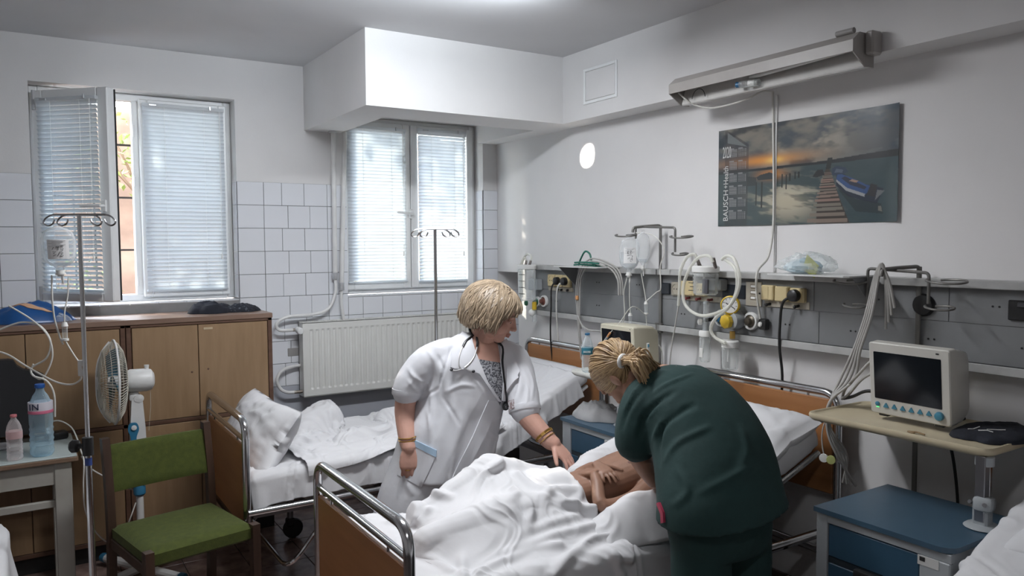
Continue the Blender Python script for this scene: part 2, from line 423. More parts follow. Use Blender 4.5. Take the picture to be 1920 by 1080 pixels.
def sheet_mesh(name, X, mat, parent, thick=.003, sub=1, smooth_it=0, kind=None):
    nx, ny = X.shape[:2]; m = MB()
    f = [(i*ny+j, (i+1)*ny+j, (i+1)*ny+j+1, i*ny+j+1) for i in range(nx-1) for j in range(ny-1)]
    m.add(X.reshape(-1, 3), f); o = m.build(name, mat, parent, 180, kind)
    if smooth_it: s = o.modifiers.new('s', 'SMOOTH'); s.iterations = smooth_it; s.factor = .4
    if thick: s = o.modifiers.new('t', 'SOLIDIFY'); s.thickness = thick; s.offset = 0
    if sub: s = o.modifiers.new('d', 'SUBSURF'); s.levels = sub; s.render_levels = sub
    return o
# ------------------------------------------------------------------ room shell
plaster = M('white_plaster', (.71, .70, .695), .85, var=.025, scale=3, bump=.08, bscale=90)
plaster_low = M('grey_wall_paint', (.46, .48, .53), .6, var=.04, scale=4, bump=.05)
ceil_m = M('ceiling_paint', (.62, .62, .63), .9, var=.02, scale=3, bump=.04)
grout = M('tile_grout', (.24, .24, .245), .9, var=.1)
tile_m = M('white_glazed_tile', (.74, .755, .79), .18, var=.03, scale=2.5, bump=.03, bscale=9)
pvc = M('white_pvc', (.80, .81, .81), .35, var=.02)
floor_m = M('brown_marble_floor', (.15, .098, .084), .22, col2=(.34, .24, .21), scale=9, bump=.02, lo=.35, hi=.75)
floor_j = M('floor_joint', (.035, .025, .022), .8)
glass = thin_mat('window_glass', (.93, .97, .97), .05, .02)
dark_iron = M('dark_iron', (.035, .03, .028), .5, .6)
base_m = M('dark_baseboard', (.13, .10, .09), .5)

XR, YB, ZC = 3.17, 5.2, 2.95
fl = MB().span((-2.0, -1.8, -.1), (3.6, 5.6, -.004)).build('floor', floor_j, kind='structure', smooth=0)
tm = MB().box((0, 0, -.004), (.296, .296, .008), .0015).build('tile', floor_m, fl)
tm.location = (-.65, 1.35, 0)
for i in range(13):
    for j in range(13):
        if i or j: share('tile', tm.data, fl, (-.65+.3*i, 1.35+.3*j, 0), (0, 0, PI/2*random.randrange(4)))
MB().span((-2.0, -1.8, ZC), (3.6, 5.6, ZC+.15)).build('ceiling', ceil_m, kind='structure', smooth=0)
# back wall with two window openings
W1 = (.068, 1.197, 1.405, 2.69); W2 = (1.935, 3.045, 1.395, 2.67); Y2 = 5.50
b = MB()
b.span((-2.0, YB, 0), (W1[0], Y2, ZC)); b.span((W1[1], YB, 0), (W2[0], Y2, ZC)); b.span((W2[1], YB, 0), (3.6, Y2, ZC))
for w in (W1, W2): b.span((w[0], YB, 0), (w[1], Y2, w[2]-.012)); b.span((w[0], YB, w[3]), (w[1], Y2, ZC))
wb = b.build('wall_back', plaster, kind='structure', smooth=0)
# tiled dado: grout bed, then every tile
gb = MB()
for a, c, z0, z1 in ((-.45, W1[0], .80, 2.166), (W1[1], W2[0], .80, 2.166), (W2[0], 3.40, .80, W2[2]-.013), (W1[0], W1[1], .80, W1[2]-.013), (W2[1], 3.17, 1.39, 2.166)):
    gb.span((a, YB-.004, z0), (c, YB+.01, z1))
gb.build('tile_bed', grout, wb, 0)
MB().span((-.45, YB-.006, .0), (3.40, YB+.005, .80)).build('lower_paint', plaster_low, wb, 0)
TC = {}
def tile(w, h, loc, rot=(0, 0, 0), parent=None):
    k = (round(w, 3), round(h, 3))
    if k not in TC:
        o = MB().box((0, 0, 0), (w, .007, h), .0014).build('tile', tile_m, parent or wb, world=False); TC[k] = o.data
        o.parent = parent or wb; o.location = loc; o.rotation_euler = rot; return o
    return share('tile', TC[k], parent or wb, loc, rot)
PT = .1515; G = .0032
def row_tiles(x0, x1, cuts, zt, h=PT):
    xs = [x0]+[c for c in sorted(cuts) if x0+.012 < c < x1-.012]+[x1]
    for a, c in zip(xs[:-1], xs[1:]):
        tile(c-a-G, h-G, ((a+c)/2+random.uniform(-.0005, .0005), YB-.0065+random.uniform(-.0007, .0007), zt-h/2), (random.uniform(-.002, .002), 0, random.uniform(-.003, .003)))
for r in range(9):
    zt = 2.166-r*PT
    h = PT if r < 8 else zt-.80
    cuts = [1.365, 1.795]+([1.483, 1.634] if r % 2 == 0 else [1.523, 1.672])
    row_tiles(W1[1], W2[0], cuts, zt, h)
    row_tiles(-.40, W1[0], [-.312+.01*r, -.16, -.099], zt, h)
    if zt-.01 > W2[2]: row_tiles(W2[1], XR, [], zt, min(h, zt-W2[2]))
    if zt < W2[2]+.1:
        row_tiles(W2[0], 3.40, [2.044, 2.194, 2.345, 2.505, 2.665, 2.81, 2.96, 3.11], min(zt, W2[2]-.013), h-max(0, zt-W2[2]+.013))
# sill tiles and tiles up the reveals
for w in (W1, W2):
    n = 7; d = (w[1]-w[0])/n
    for k in range(n):
        tile(d-G, .155, (w[0]+d*(k+.5), 5.275, w[2]-.007), (PI/2, 0, 0))
    for k in range(5):
        z = 2.166-PT*(k+.5)
        if z-PT/2 > w[2]-.05: tile(.10, PT-G, (w[1]-.002, 5.256, z), (0, 0, PI/2))
# right wall, thinner in the low corner next to the window wall
b = MB(); b.span((XR, -1.8, 0), (3.6, 4.895, ZC)); b.span((XR, 4.895, 1.536), (3.6, YB, ZC)); b.span((3.42, 4.895, 0), (3.6, YB, 1.536))
wr = b.build('wall_right', plaster, kind='structure', smooth=0)
MB().span((-2.1, -1.8, 0), (-2.0, 5.6, ZC)).build('wall_left', plaster, kind='structure', smooth=0)
MB().span((-2.1, -1.9, 0), (3.6, -1.8, ZC)).build('wall_front', plaster, kind='structure', smooth=0)
MB().span((3.0, -1.8, 2.525), (XR, YB, ZC)).build('beam', plaster, kind='structure', smooth=0)
b = MB(); b.span((1.648, 4.09, 2.525), (3.0, 4.43, ZC)); b.span((1.648, 4.43, 2.525), (1.90, YB, ZC))
b.build('soffit', plaster, kind='structure', smooth=0)
MB().span((3.155, -1.8, 0), (XR, 4.895, .10), .003).build('baseboard_right', base_m, kind='structure')
MB().span((-2.0, YB-.018, 0), (3.42, YB, .10), .003).build('baseboard_back', base_m, kind='structure')

# ------------------------------------------------------------------ windows
def bars(m, x0, x1, z0, z1, y0, y1, w, bev=.006):
    m.span((x0, y0, z0), (x0+w, y1, z1), bev); m.span((x1-w, y0, z0), (x1, y1, z1), bev)
    m.span((x0+w, y0, z0), (x1-w, y1, z0+w), bev); m.span((x0+w, y0, z1-w), (x1-w, y1, z1), bev); return m
gask = M('dark_gasket', (.05, .05, .05), .6)
def handle(parent, p, R):
    m = MB(); m.box((0, -.006, 0), (.028, .012, .07), .004); m.cyl((0, -.012, 0), (0, -.045, 0), .008); m.box((-.06, -.045, 0), (.14, .014, .018), .006)
    o = m.build('window_handle', pvc, None); o.parent = parent; T = wm(parent).inverted() @ Matrix.Translation(p) @ R.to_4x4()
    o.location = T.to_translation(); o.rotation_euler = T.to_euler(); return o
w1 = thing('window_1', None, None); w1['kind'] = 'structure'
m = bars(MB(), W1[0], W1[1], W1[2], W1[3], 5.33, 5.40, .045); m.span((.607, 5.331, W1[2]+.044), (.655, 5.399, W1[3]-.044), .005); m.build('frame', pvc, w1)
bars(MB(), .645, 1.165, 1.43, 2.66, 5.305, 5.345, .05).build('fixed_sash', pvc, w1)
MB().span((.69, 5.322, 1.47), (1.12, 5.328, 2.62)).build('pane', glass, w1)
m = MB(); m.span((.610, 5.318, 1.5), (.622, 5.332, 1.56), .003); m.span((.610, 5.318, 2.42), (.622, 5.332, 2.5), .003); m.span((.610, 5.318, 2.12), (.622, 5.332, 2.18), .003)
m.build('latch', pvc, w1)
# open casement, hinged on the left
HX, HY, SW = .100, 5.305, .50
TH = math.radians(44)
Rs = Matrix.Rotation(-TH, 4, 'Z')
def sash_pt(x, y, z): return Matrix.Translation((HX, HY, 0)) @ Rs @ Vector((x, y, z))
st = Matrix.Translation((HX, HY, 0)) @ Rs
def sbuild(m, name, mat, parent, smooth=35):
    m.v = [tuple(st @ Vector(p)) for p in m.v]; return m.build(name, mat, parent, smooth)
sash = sbuild(bars(MB(), 0, SW, 1.432, 2.650, -.025, .035, .07), 'open_sash', pvc, w1)
sbuild(MB().span((.07, .0, 1.50), (SW-.07, .006, 2.58)), 'pane', glass, sash)
sbuild(bars(MB(), .0, SW+.004, 1.437, 2.645, .036, .040, .012, 0), 'gasket', gask, sash)
handle(sash, st @ Vector((SW-.035, -.026, 1.98)), Rs.to_3x3())
m = MB()
for z in (1.47, 2.60): m.cyl((HX-.006, HY-.03, z-.06), (HX-.006, HY-.03, z+.05), .010)
m.build('hinge', M('grey_hinge', (.45, .45, .46), .4), w1)

w2 = thing('window_2', None, None); w2['kind'] = 'structure'
m = bars(MB(), W2[0], W2[1], W2[2], W2[3], 5.33, 5.40, .05); m.span((2.44, 5.326, W2[2]+.049), (2.515, 5.399, W2[3]-.049), .005); m.build('frame', pvc, w2)
for a, c in ((1.965, 2.475), (2.48, 3.015)):
    s2 = bars(MB(), a, c, 1.425, 2.64, 5.300, 5.345, .06).build('sash', pvc, w2)
    MB().span((a+.05, 5.322, 1.475), (c-.05, 5.328, 2.59)).build('pane', glass, s2)
handle(w2, (2.475, 5.298, 1.98), Matrix.Rotation(.06, 3, 'Y'))

# ------------------------------------------------------------------ venetian blinds: every slat its own piece
slm = slat_mat(); alu = M('satin_aluminium', (.62, .63, .65), .35, .7); cordm = M('white_cord', (.85, .85, .84), .7)
def slat_mesh(w):
    m = MB(); n = 5; V = []
    for x in (-w/2, w/2):
        for k in range(n):
            t = k/(n-1)-.5; V.append((x, t*.025, .003*(1-4*t*t)))
    T = [(p[0], p[1], p[2]-.0008) for p in V]
    f = [(k, k+1, n+k+1, n+k) for k in range(n-1)]; g = [tuple(i+2*n for i in q)[::-1] for q in f]
    m.add(V+T, f+g); o = m.build('slat', slm, None, 180); return o
def blind(label, T, w, z0, z1, tilt, n, mess=0, tw=.0):
    """T takes blind coordinates (x along the slats, y out of the room, z up) to the room"""
    t = thing('venetian_blind', label, 'blind', T @ Vector((0, 0, z1)), T.to_euler().z, 'white slatted blinds in the windows')
    def bl(m, nm, mt, par=t, sm=35): m.v = [tuple(T @ Vector(p)) for p in m.v]; return m.build(nm, mt, par, sm)
    bl(MB().box((0, 0, z1-.011), (w, .026, .022), .003), 'head_rail', slm)
    m = MB(); m.box((-w/2+.06, -.016, z1-.012), (.045, .008, .012), .002); m.box((w*.32, -.016, z1-.006), (.012, .010, .026), .002); bl(m, 'bracket', alu)
    sm = slat_mesh(w-.006); base = sm.data; bpy.data.objects.remove(sm)
    zz = np.linspace(z1-.035, z0+.022, n)
    for k, z in enumerate(zz):
        f = k/(n-1)
        a = tilt+random.uniform(-.03, .03); r = random.uniform(-.001, .001); dz = 0
        if mess and f > .30:
            a = tilt*(1-.36*min(1, (f-.30)*2.2))+random.uniform(-.16, .16); r = random.uniform(-.006, .006)
        if tw and f > .88: r += tw*(f-.88)
        s = bpy.data.objects.new('slat', base); COL.objects.link(s); s.parent = t
        q = wm(t).inverted() @ T @ Matrix.Translation((random.uniform(-.001, .001), 0, z)) @ Euler((a, r, 0)).to_matrix().to_4x4()
        s.location = q.to_translation(); s.rotation_euler = q.to_euler()
    bl(MB().box((0, 0, z0+.006), (w, .024, .012), .003), 'bottom_rail', slm)
    for fx in (-.24, .24):
        m = MB()
        for dy in (-.0135, .0135): m.tube([(fx*w, dy, z1-.02), (fx*w, dy, z0+.01)], .0009, 5)
        bl(m, 'ladder_cord', cordm)
    m = MB(); m.tube([(w/2-.03, -.02, z1-.02), (w/2-.032, -.022, z0+(z1-z0)*.52)], .0011, 5); m.tube([(w/2-.034, -.02, z1-.02), (w/2-.037, -.023, z0+(z1-z0)*.2)], .0011, 5); m.cyl((w/2-.037, -.023, z0+(z1-z0)*.2), (w/2-.037, -.023, z0+(z1-z0)*.17), .004, .006, 8)
    bl(m, 'pull_cord', cordm)
    return t
def TT(x, y): return Matrix.Translation((x, y, 0))
blind('white blind on the open casement with uneven slats letting daylight through', st @ Matrix.Translation((SW/2, -.045, 0)), .40, 1.475, 2.60, -1.1, 43, mess=1, tw=.25)
blind('closed white blind on the fixed right half of the window above the wooden cabinets', TT(.905, 5.290), .485, 1.465, 2.635, -1.22, 46)
blind('closed white blind left of the handle in the window over the radiator', TT(2.205, 5.285), .46, 1.475, 2.60, -1.22, 45, tw=.3)
blind('sunlit white blind right of the handle in the window over the radiator', TT(2.738, 5.285), .41, 1.465, 2.615, -1.12, 45)

# ------------------------------------------------------------------ outside the windows
hill_m = M('dry_earth_bank', (.10, .058, .037), .95, col2=(.22, .135, .09), scale=2.2, bump=.6, bscale=9)
n = 50; m = MB(); V = []
for i in range(n):
    for j in range(n):
        x = -7+17*i/(n-1); y = 5.9+10*j/(n-1)
        z = -.4+min(3.6, max(0, y-6.4)*1.25)+.04*max(0, y-9.3)+.35*(fbm(np.array([x*1.3]), np.array([y*1.3]), 4, 3)[0]-.5)
        V.append((x, y, z))
m.add(V, [(i*n+j, (i+1)*n+j, (i+1)*n+j+1, i*n+j+1) for i in range(n-1) for j in range(n-1)])
m.build('hillside', hill_m, kind='structure', smooth=180)
leaf_m = M('olive_leaf', (.10, .16, .03), .6, col2=(.32, .36, .10), scale=3); stem_m = M('dry_twig', (.16, .10, .06), .9)
def bush(label, c, r, nl, seed):
    rs = random.Random(seed); t = thing('bush', label, 'bush', c); m = MB(); s = MB()
    for k in range(9):
        a = rs.uniform(0, 2*PI); e = rs.uniform(.5, 1.4); d = Vector((math.cos(a)*math.cos(e), math.sin(a)*math.cos(e), math.sin(e)))
        s.tube([Vector(c), Vector(c)+d*r*.5+Vector((0, 0, .05)), Vector(c)+d*r*1.1], [.012, .008, .003], 5)
    for k in range(nl):
        a = rs.uniform(0, 2*PI); e = rs.uniform(-.1, 1.5); q = r*rs.uniform(.35, 1.1)
        p = Vector(c)+Vector((math.cos(a)*math.cos(e), math.sin(a)*math.cos(e), math.sin(e)+.2))*q
        R = Euler((rs.uniform(-1, 1), rs.uniform(-1, 1), rs.uniform(0, 6))).to_matrix().to_4x4(); L = rs.uniform(.04, .09)
        m.add([(0, 0, 0), (L*.5, L*.22, .004), (L, 0, 0), (L*.5, -L*.22, .004)], [(0, 1, 2, 3)], Matrix.Translation(p) @ R)
    s.build('stem', stem_m, t); o = m.build('foliage', leaf_m, t, 0); o['kind'] = 'stuff'
bush('green bush on the bank outside, seen through slats of the open casement', (.05, 7.5, .95), .75, 700, 1)
bush('dry bush on the bank outside, in the gap beside the open casement', (.95, 7.9, 2.2), .6, 260, 2)
bush('leafy bush on the bank outside the window over the radiator', (3.2, 7.6, 1.1), .8, 600, 3)
def sunshade(label, c, r, seed, nl=2600):  # leafy crown set out of view to hold direct sun off the windows
    rs = random.Random(seed); t = thing('sunshade', label, 'sunshade', (c[0], c[1], 1.2)); m = MB()
    MB().tube(smooth_path([(c[0], c[1], 1.2), (c[0]+.1, c[1], 2.6), (c[0], c[1], c[2]-.3), (c[0]-.1, c[1], c[2]+.4)]), .11, 10).build('trunk', stem_m, t)
    for k in range(nl):
        d = Vector((rs.gauss(0, 1), rs.gauss(0, 1), rs.gauss(0, 1))).normalized()*rs.uniform(.2, 1)**.5; p = Vector(c)+Vector((d.x*r[0], d.y*r[1], d.z*r[2])); L = rs.uniform(.08, .17)
        m.add([(0, 0, 0), (L*.5, L*.32, .006), (L, 0, 0), (L*.5, -L*.32, .006)], [(0, 1, 2, 3)], Matrix.Translation(p) @ Euler((rs.uniform(-1.4, 1.4), rs.uniform(-1.4, 1.4), rs.uniform(0, 6))).to_matrix().to_4x4())
    o = m.build('foliage', leaf_m, t, 0); o['kind'] = 'stuff'
sunshade('broad leafy tree added unseen on the bank to block sun, left of the wooden cupboards window', (-1.1, 8.3, 4.40), (1.5, 1.0, 1.1), 5, 5200); sunshade('broad leafy tree added unseen on the bank to block sun, before the radiator window', (1.75, 8.4, 4.80), (1.25, .9, 1.1), 6, 2000)
g = thing('window_grille', 'dark iron grille outside the window above the wooden cabinets', 'grille', (.63, 5.62, 1.38))
bars(MB(), .06, 1.2, 1.38, 2.72, 5.61, 5.635, .02, 0).build('grille_frame', dark_iron, g)
for x in (.055, 1.19):
    for z in (1.45, 2.6): MB().span((x, 5.499, z), (x+.015, 5.62, z+.02)).build('wall_stub', dark_iron, g)
for k in range(9): x = .18+.115*k; MB().cyl((x, 5.62, 1.4), (x, 5.62, 2.7), .006, n=8).build('bar', dark_iron, g)
for z in (1.72, 2.06, 2.40): MB().span((.08, 5.614, z), (1.18, 5.632, z+.012)).build('cross_bar', dark_iron, g)

# ------------------------------------------------------------------ ceiling lamp just above the picture, radiator, pipes
white_met = M('white_enamel', (.80, .80, .79), .3, var=.02); chrome = M('chrome', (.62, .62, .63), .16, 1.0, var=.03)
tubem = M('lit_tube', (.9, .95, 1), emit=8)
t = thing('ceiling_light', 'white twin-tube ceiling light hung over the middle of the ward', 'ceiling light', (1.40, 2.90, ZC))
m = MB(); m.span((.80, 2.81, 2.885), (2.0, 2.99, 2.93), .006)
for x in (1.0, 1.8): m.cyl((x, 2.9, 2.93), (x, 2.9, ZC), .02)
m.build('housing', white_met, t)
for y in (2.86, 2.94): MB().cyl((.83, y, 2.868), (1.97, y, 2.868), .013).build('tube', tubem, t)

t = thing('ceiling_light', 'added fill light shaped as a twin-tube fixture, unseen behind the viewer', 'ceiling light', (.1, .3, ZC))  # fixture made up to carry the rear fill lamp
m = MB(); m.span((-.50, .21, 2.885), (.70, .39, 2.93), .006); m.span((-.3, .28, 2.93), (.5, .32, ZC)); m.build('housing', white_met, t)
for y in (.26, .34): MB().cyl((-.47, y, 2.868), (.67, y, 2.868), .013).build('tube', M('fill_tube', (.9, .95, 1), emit=2.5), t)

rad_m = M('radiator_enamel', (.72, .72, .69), .32, var=.02)
t = thing('radiator', 'cream ribbed panel radiator on the wall under the window', 'radiator', (2.27, 5.13, .73))
x0, x1, z0, z1, yf = 1.572, 2.972, .731, 1.231, 5.08
m = MB(); nr = 33
xs = [x0, x0+.03]; ys = [0, 0]
for k in range(nr):
    a = x0+.045+(x1-x0-.09)*k/nr; d = (x1-x0-.09)/nr
    xs += [a, a+d*.2, a+d*.5, a+d*.7]; ys += [0, .007, .007, 0]
xs += [x1-.03, x1]; ys += [0, 0]
zz = [z0, z0+.045, z0+.058, z1-.058, z1-.045, z1]; ff = [0, 0, 1, 1, 0, 0]
V = [(x, yf+y*f, z) for z, f in zip(zz, ff) for x, y in zip(xs, ys)]; q = len(xs)
m.add(V, [(r*q+c, r*q+c+1, (r+1)*q+c+1, (r+1)*q+c) for r in range(5) for c in range(q-1)])
m.build('front_panel', rad_m, t, 20)
m = MB(); m.span((x0, yf+.004, z0), (x0+.004, yf+.10, z1)); m.span((x1-.004, yf+.004, z0), (x1, yf+.10, z1)); m.span((x0, yf+.09, z0+.01), (x1, yf+.10, z1-.01)); m.span((x0, yf, z0-.002), (x1, yf+.02, z0+.004)); m.span((x0, yf, z1-.004), (x1, yf+.02, z1+.002)); m.span((x0, yf+.08, z1-.004), (x1, yf+.10, z1+.002))
m.build('casing', rad_m, t)
for k in range(46):
    x = x0+.02+(x1-x0-.04)*k/45
    o = MB().span((x-.002, yf+.02, z1-.02), (x+.002, yf+.08, z1)).build('grille_bar', rad_m, t, 0) if k == 0 else share('grille_bar', gm, t, (x-x0-.02, 0, 0))
    if k == 0: gm = o.data; gm.transform(wm(t)); o.data = gm; o.location = wm(t).inverted().to_translation()
for zv, nm in ((1.185, 'thermostat_valve'), (.765, 'return_valve')):
    v = MB(); v.cyl((x0-.055, 5.12, zv), (x0+.01, 5.12, zv), .011)
    v.build(nm, M('dull_brass', (.33, .29, .25), .4, .8), t)
    if zv > 1: MB().lathe([(.016, 0), (.022, .005), (.024, .05), (.018, .062), (.010, .064)], (x0-.022, 5.115, zv), (0, -1, -.1), 14).build('thermostat_head', pvc, t)
pipe_m = M('white_pipe_paint', (.72, .72, .71), .4)
t = thing('heating_pipe', 'left white heating pipe, from the soffit down and curling into the radiator valve', 'pipe', (1.833, 5.15, 2.5))
MB().cyl((1.833, 5.15, 2.525), (1.828, 5.15, 1.546), .016).build('riser', pipe_m, t)
MB().cyl((1.828, 5.15, 1.56), (1.828, 5.15, 1.515), .019).build('coupling', alu, t)
P = smooth_path([(1.828, 5.15, 1.53), (1.825, 5.145, 1.42), (1.77, 5.135, 1.315), (1.66, 5.125, 1.282), (1.50, 5.12, 1.277), (1.425, 5.12, 1.25), (1.41, 5.12, 1.215), (1.435, 5.12, 1.188), (1.52, 5.12, 1.185)])
MB().tube(P, .011, 10).build('hose', pipe_m, t)
MB().cyl((1.828, 5.15, 2.515), (1.828, 5.15, 2.525), .028).build('collar', alu, t)
t = thing('heating_pipe', 'right white heating pipe, shorter riser ending in a bent tube behind the radiator', 'pipe', (1.905, 5.15, 2.5))
MB().cyl((1.915, 5.15, 2.525), (1.872, 5.15, 1.47), .016).build('riser', pipe_m, t)
MB().cyl((1.873, 5.15, 1.49), (1.872, 5.15, 1.435), .019).build('coupling', alu, t)
MB().tube(smooth_path([(1.872, 5.15, 1.44), (1.868, 5.15, 1.35), (1.885, 5.155, 1.22), (1.885, 5.155, 1.10)]), .011, 10).build('hose', pipe_m, t)
P = smooth_path([(1.60, 5.155, .937), (1.52, 5.15, .935), (1.44, 5.13, .915), (1.405, 5.12, .86), (1.425, 5.12, .80), (1.47, 5.12, .77), (1.53, 5.12, .765)])
tag(MB().tube(P, .011, 10).build('return_hose', pipe_m), 'white looped hose at the lower left corner of the radiator', 'hose')
tag(MB().span((1.50, 5.186, 1.0), (1.60, 5.194, 1.055), .003).build('wall_plate', M('grey_patch', (.30, .29, .28), .8)), 'small grey plate on the tiles left of the radiator', 'plate')
# access hatch on the beam
t = thing('access_hatch', 'white square access hatch set in the beam near the window soffit', 'hatch', (3.0, 3.708, 2.72))
bars_y = lambda m, y0, y1, z0, z1, x0, x1, w: (m.span((x0, y0, z0), (x1, y0+w, z1), .002), m.span((x0, y1-w, z0), (x1, y1, z1), .002), m.span((x0, y0+w, z0), (x1, y1-w, z0+w), .002), m.span((x0, y0+w, z1-w), (x1, y1-w, z1), .002))
m = MB(); bars_y(m, 3.548, 3.868, 2.612, 2.828, 2.992, 3.0, .018); m.build('frame', pvc, t)
MB().span((2.9945, 3.570, 2.634), (3.001, 3.846, 2.806), .001).build('hatch_door', plaster, t)
# ------------------------------------------------------------------ wooden storage cabinets along the window wall
veneer = M('oak_laminate', (.245, .155, .082), .42, col2=(.30, .195, .11), scale=30, stretch=(1, 1, .12), bump=.04, bscale=200)
dkwood = M('dark_wood_edge', (.085, .042, .026), .45, col2=(.13, .07, .045), scale=8, stretch=(.4, 4, 4))
plinth = M('black_plinth', (.02, .02, .02), .6)
CT = 1.34
def cab(label, x0, x1, xs, ):
    t = thing('storage_cabinet', label, 'cabinet', ((x0+x1)/2, 4.96, 0))
    m = MB(); m.span((x0, 4.762, .10), (x1, 5.17, CT-.03)); m.build('body', dkwood, t)
    MB().span((x0, 4.80, 0), (x1, 5.15, .10)).build('plinth', plinth, t)
    m = MB()
    for a in ([x0, x0+.025], [x1-.025, x1]): m.span((a[0], 4.748, .10), (a[1], 4.78, CT-.03), .002)
    m.span((x0, 4.748, .735), (x1, 4.78, .757), .002); m.span((x0, 4.748, .10), (x1, 4.78, .125), .002); m.span((x0, 4.748, CT-.045), (x1, 4.78, CT-.03), .002)
    m.build('face_frame', dkwood, t)
    for a, c in zip(xs[:-1], xs[1:]):
        MB().span((a+.002, 4.746, .760), (c-.002, 4.766, CT-.048), .002).build('door', veneer, t)
        MB().span((a+.002, 4.746, .128), (c-.002, 4.766, .732), .002).build('door', veneer, t)
    return t
c1 = cab('tan laminate cupboard with dark edges beside the radiator', .478, 1.28, [.505, .854, 1.253])
c0 = cab('tan laminate cupboard with dark edges behind the cluttered table', -.46, .474, [-.432, .003, .447])
tag(MB().span((-.47, 4.742, CT-.03), (1.284, 5.186, CT), .003).build('cabinet_top', M('worn_brown_top', (.17, .105, .075), .35, col2=(.26, .175, .13), scale=5, stretch=(.5, 3, 1))), 'long brown wooden top lying across both tan cupboards', 'worktop')
MB().span((.885, 4.7435, 1.262), (.935, 4.7462, 1.275), .0005).build('sticker', M('paper_sticker', (.45, .36, .24), .8), c1)
for x, z in ((.815, 1.02), (.905, 1.03)): MB().ball((x, 4.7455, z), (.006, .001, .006), 8, 6).build('stain', dkwood, c1)

# ------------------------------------------------------------------ table at the left edge
pale_top = M('pale_laminate', (.50, .57, .56), .35, var=.05, scale=6); oldwhite = M('old_white_paint', (.42, .41, .37), .6, col2=(.33, .31, .27), scale=5)
t = thing('side_table', 'old painted wooden table with pale laminate top against the cupboards', 'table', (-.30, 4.46, 0))
MB().span((-.95, 4.205, .722), (.20, 4.735, .744), .003).build('edge_board', wood('worn_wood_edge', (.16, .10, .065), (.25, .17, .11), (.4, 4, 4)), t)
MB().span((-.945, 4.21, .744), (.195, 4.73, .751), .002).build('tabletop', pale_top, t)
for y in (4.235, 4.70): MB().span((-.90, y, .615), (.16, y+.02, .722), .002).build('apron', oldwhite, t)
for x in (-.92, .15): MB().span((x, 4.25, .615), (x+.02, 4.70, .722), .002).build('apron', oldwhite, t)
for x in (-.88, .135):
    for y in (4.265, 4.675): MB().span((x-.037, y-.037, 0), (x+.037, y+.037, .722), .004).build('leg', oldwhite, t)
for y in (4.265, 4.675): MB().span((-.85, y-.012, .50), (.10, y+.012, .535), .003).build('stretcher', oldwhite, t)

# ------------------------------------------------------------------ green chair
green = M('olive_upholstery', (.040, .053, .004), .9, col2=(.060, .076, .007), scale=40, bump=.35, bscale=260, sheen=.05)
chairw = wood('dark_chair_wood', (.030, .016, .011), (.065, .036, .024), (3, 3, .4), 5, .4)
t = thing('side_chair', 'olive green upholstered chair with dark wooden legs in front of the cupboards', 'chair', (.59, 3.76, 0), math.radians(12))
def CB(m, nm, mt, sm=35): return m.build(nm, mt, t, sm, world=False)
for x in (-.235, .235):
    m = MB(); m.rings([[(x-.017, .225+y, z), (x+.017, .225+y, z), (x+.017, .265+y, z), (x-.017, .265+y, z)] for y, z in ((.03, 0), (0, .42), (.012, .62), (.05, .862))]); CB(m, 'back_leg', chairw)
    m = MB(); m.rings([[(x-.018, -.245, z), (x+.018, -.245, z), (x+.018, -.245+w, z), (x-.018, -.245+w, z)] for z, w in ((0, .03), (.40, .045), (.47, .045))]); CB(m, 'front_leg', chairw)
    CB(MB().box((x, 0, .385), (.024, .46, .05), .004), 'side_rail', chairw)
def cushion(nx, ny, fn, nm):
    V = [fn(2*i/(nx-1)-1, 2*j/(ny-1)-1, s) for s in (1, -1) for i in range(nx) for j in range(ny)]; k = nx*ny; f = []
    for i in range(nx-1):
        for j in range(ny-1): a = i*ny+j; f += [(a, a+ny, a+ny+1, a+1), (k+a, k+a+1, k+a+ny+1, k+a+ny)]
    rim = [j for j in range(ny)]+[i*ny+ny-1 for i in range(1, nx)]+[(nx-1)*ny+j for j in range(ny-2, -1, -1)]+[i*ny for i in range(nx-2, 0, -1)]
    f += [(a, b, b+k, a+k) for a, b in zip(rim, rim[1:]+rim[:1])]
    return CB(MB().add(V, f), nm, green, 50)
se = lambda u: math.sqrt(max(0, 1-abs(u)**14))
cushion(22, 18, lambda u, v, s: (.238*u, .232*v+.008, .428+s*.042*(.55+.45*min(se(u), se(v)))+.012*s*(1-u*u)*(1-v*v)*(s > 0)), 'seat')
cushion(22, 12, lambda u, v, s: (.226*u, .25+.048*((v+1)*.5)-s*.016*(.5+.5*min(se(u), se(v)))+.014*(1-u*u), .72+.105*v), 'backrest')
CB(MB().box((0, .245, .34), (.44, .02, .035), .003), 'stretcher', chairw)

# ------------------------------------------------------------------ beds
steel = M('grey_bed_steel', (.22, .22, .23), .4, .7); bedwood = wood('beech_panel', (.30, .130, .048), (.37, .17, .068), (6, .35, 3), 7, .35)
linen = M('white_linen', (.66, .66, .675), .85, var=.02, scale=6, bump=.22, bscale=32)
linen2 = M('white_cotton_sheet', (.70, .70, .715), .85, var=.015, scale=6, bump=.16, bscale=26)
rubber = M('black_rubber', (.02, .02, .021), .6)
BEND, TAN = 2.10, .36
def mattress_ring(x, z0, th, y0, y1, nx=(0, 1), n=28):
    R = []; hy = (y1-y0)/2; yc = (y0+y1)/2; hz = th/2
    for k in range(n):
        a = 2*PI*k/n; c, s = math.cos(a), math.sin(a)
        y = yc+hy*math.copysign(abs(c)**.22, c); z = hz*math.copysign(abs(s)**.35, s)+hz
        R.append((x-nx[0]*(z), y, z0+nx[1]*z))
    return R
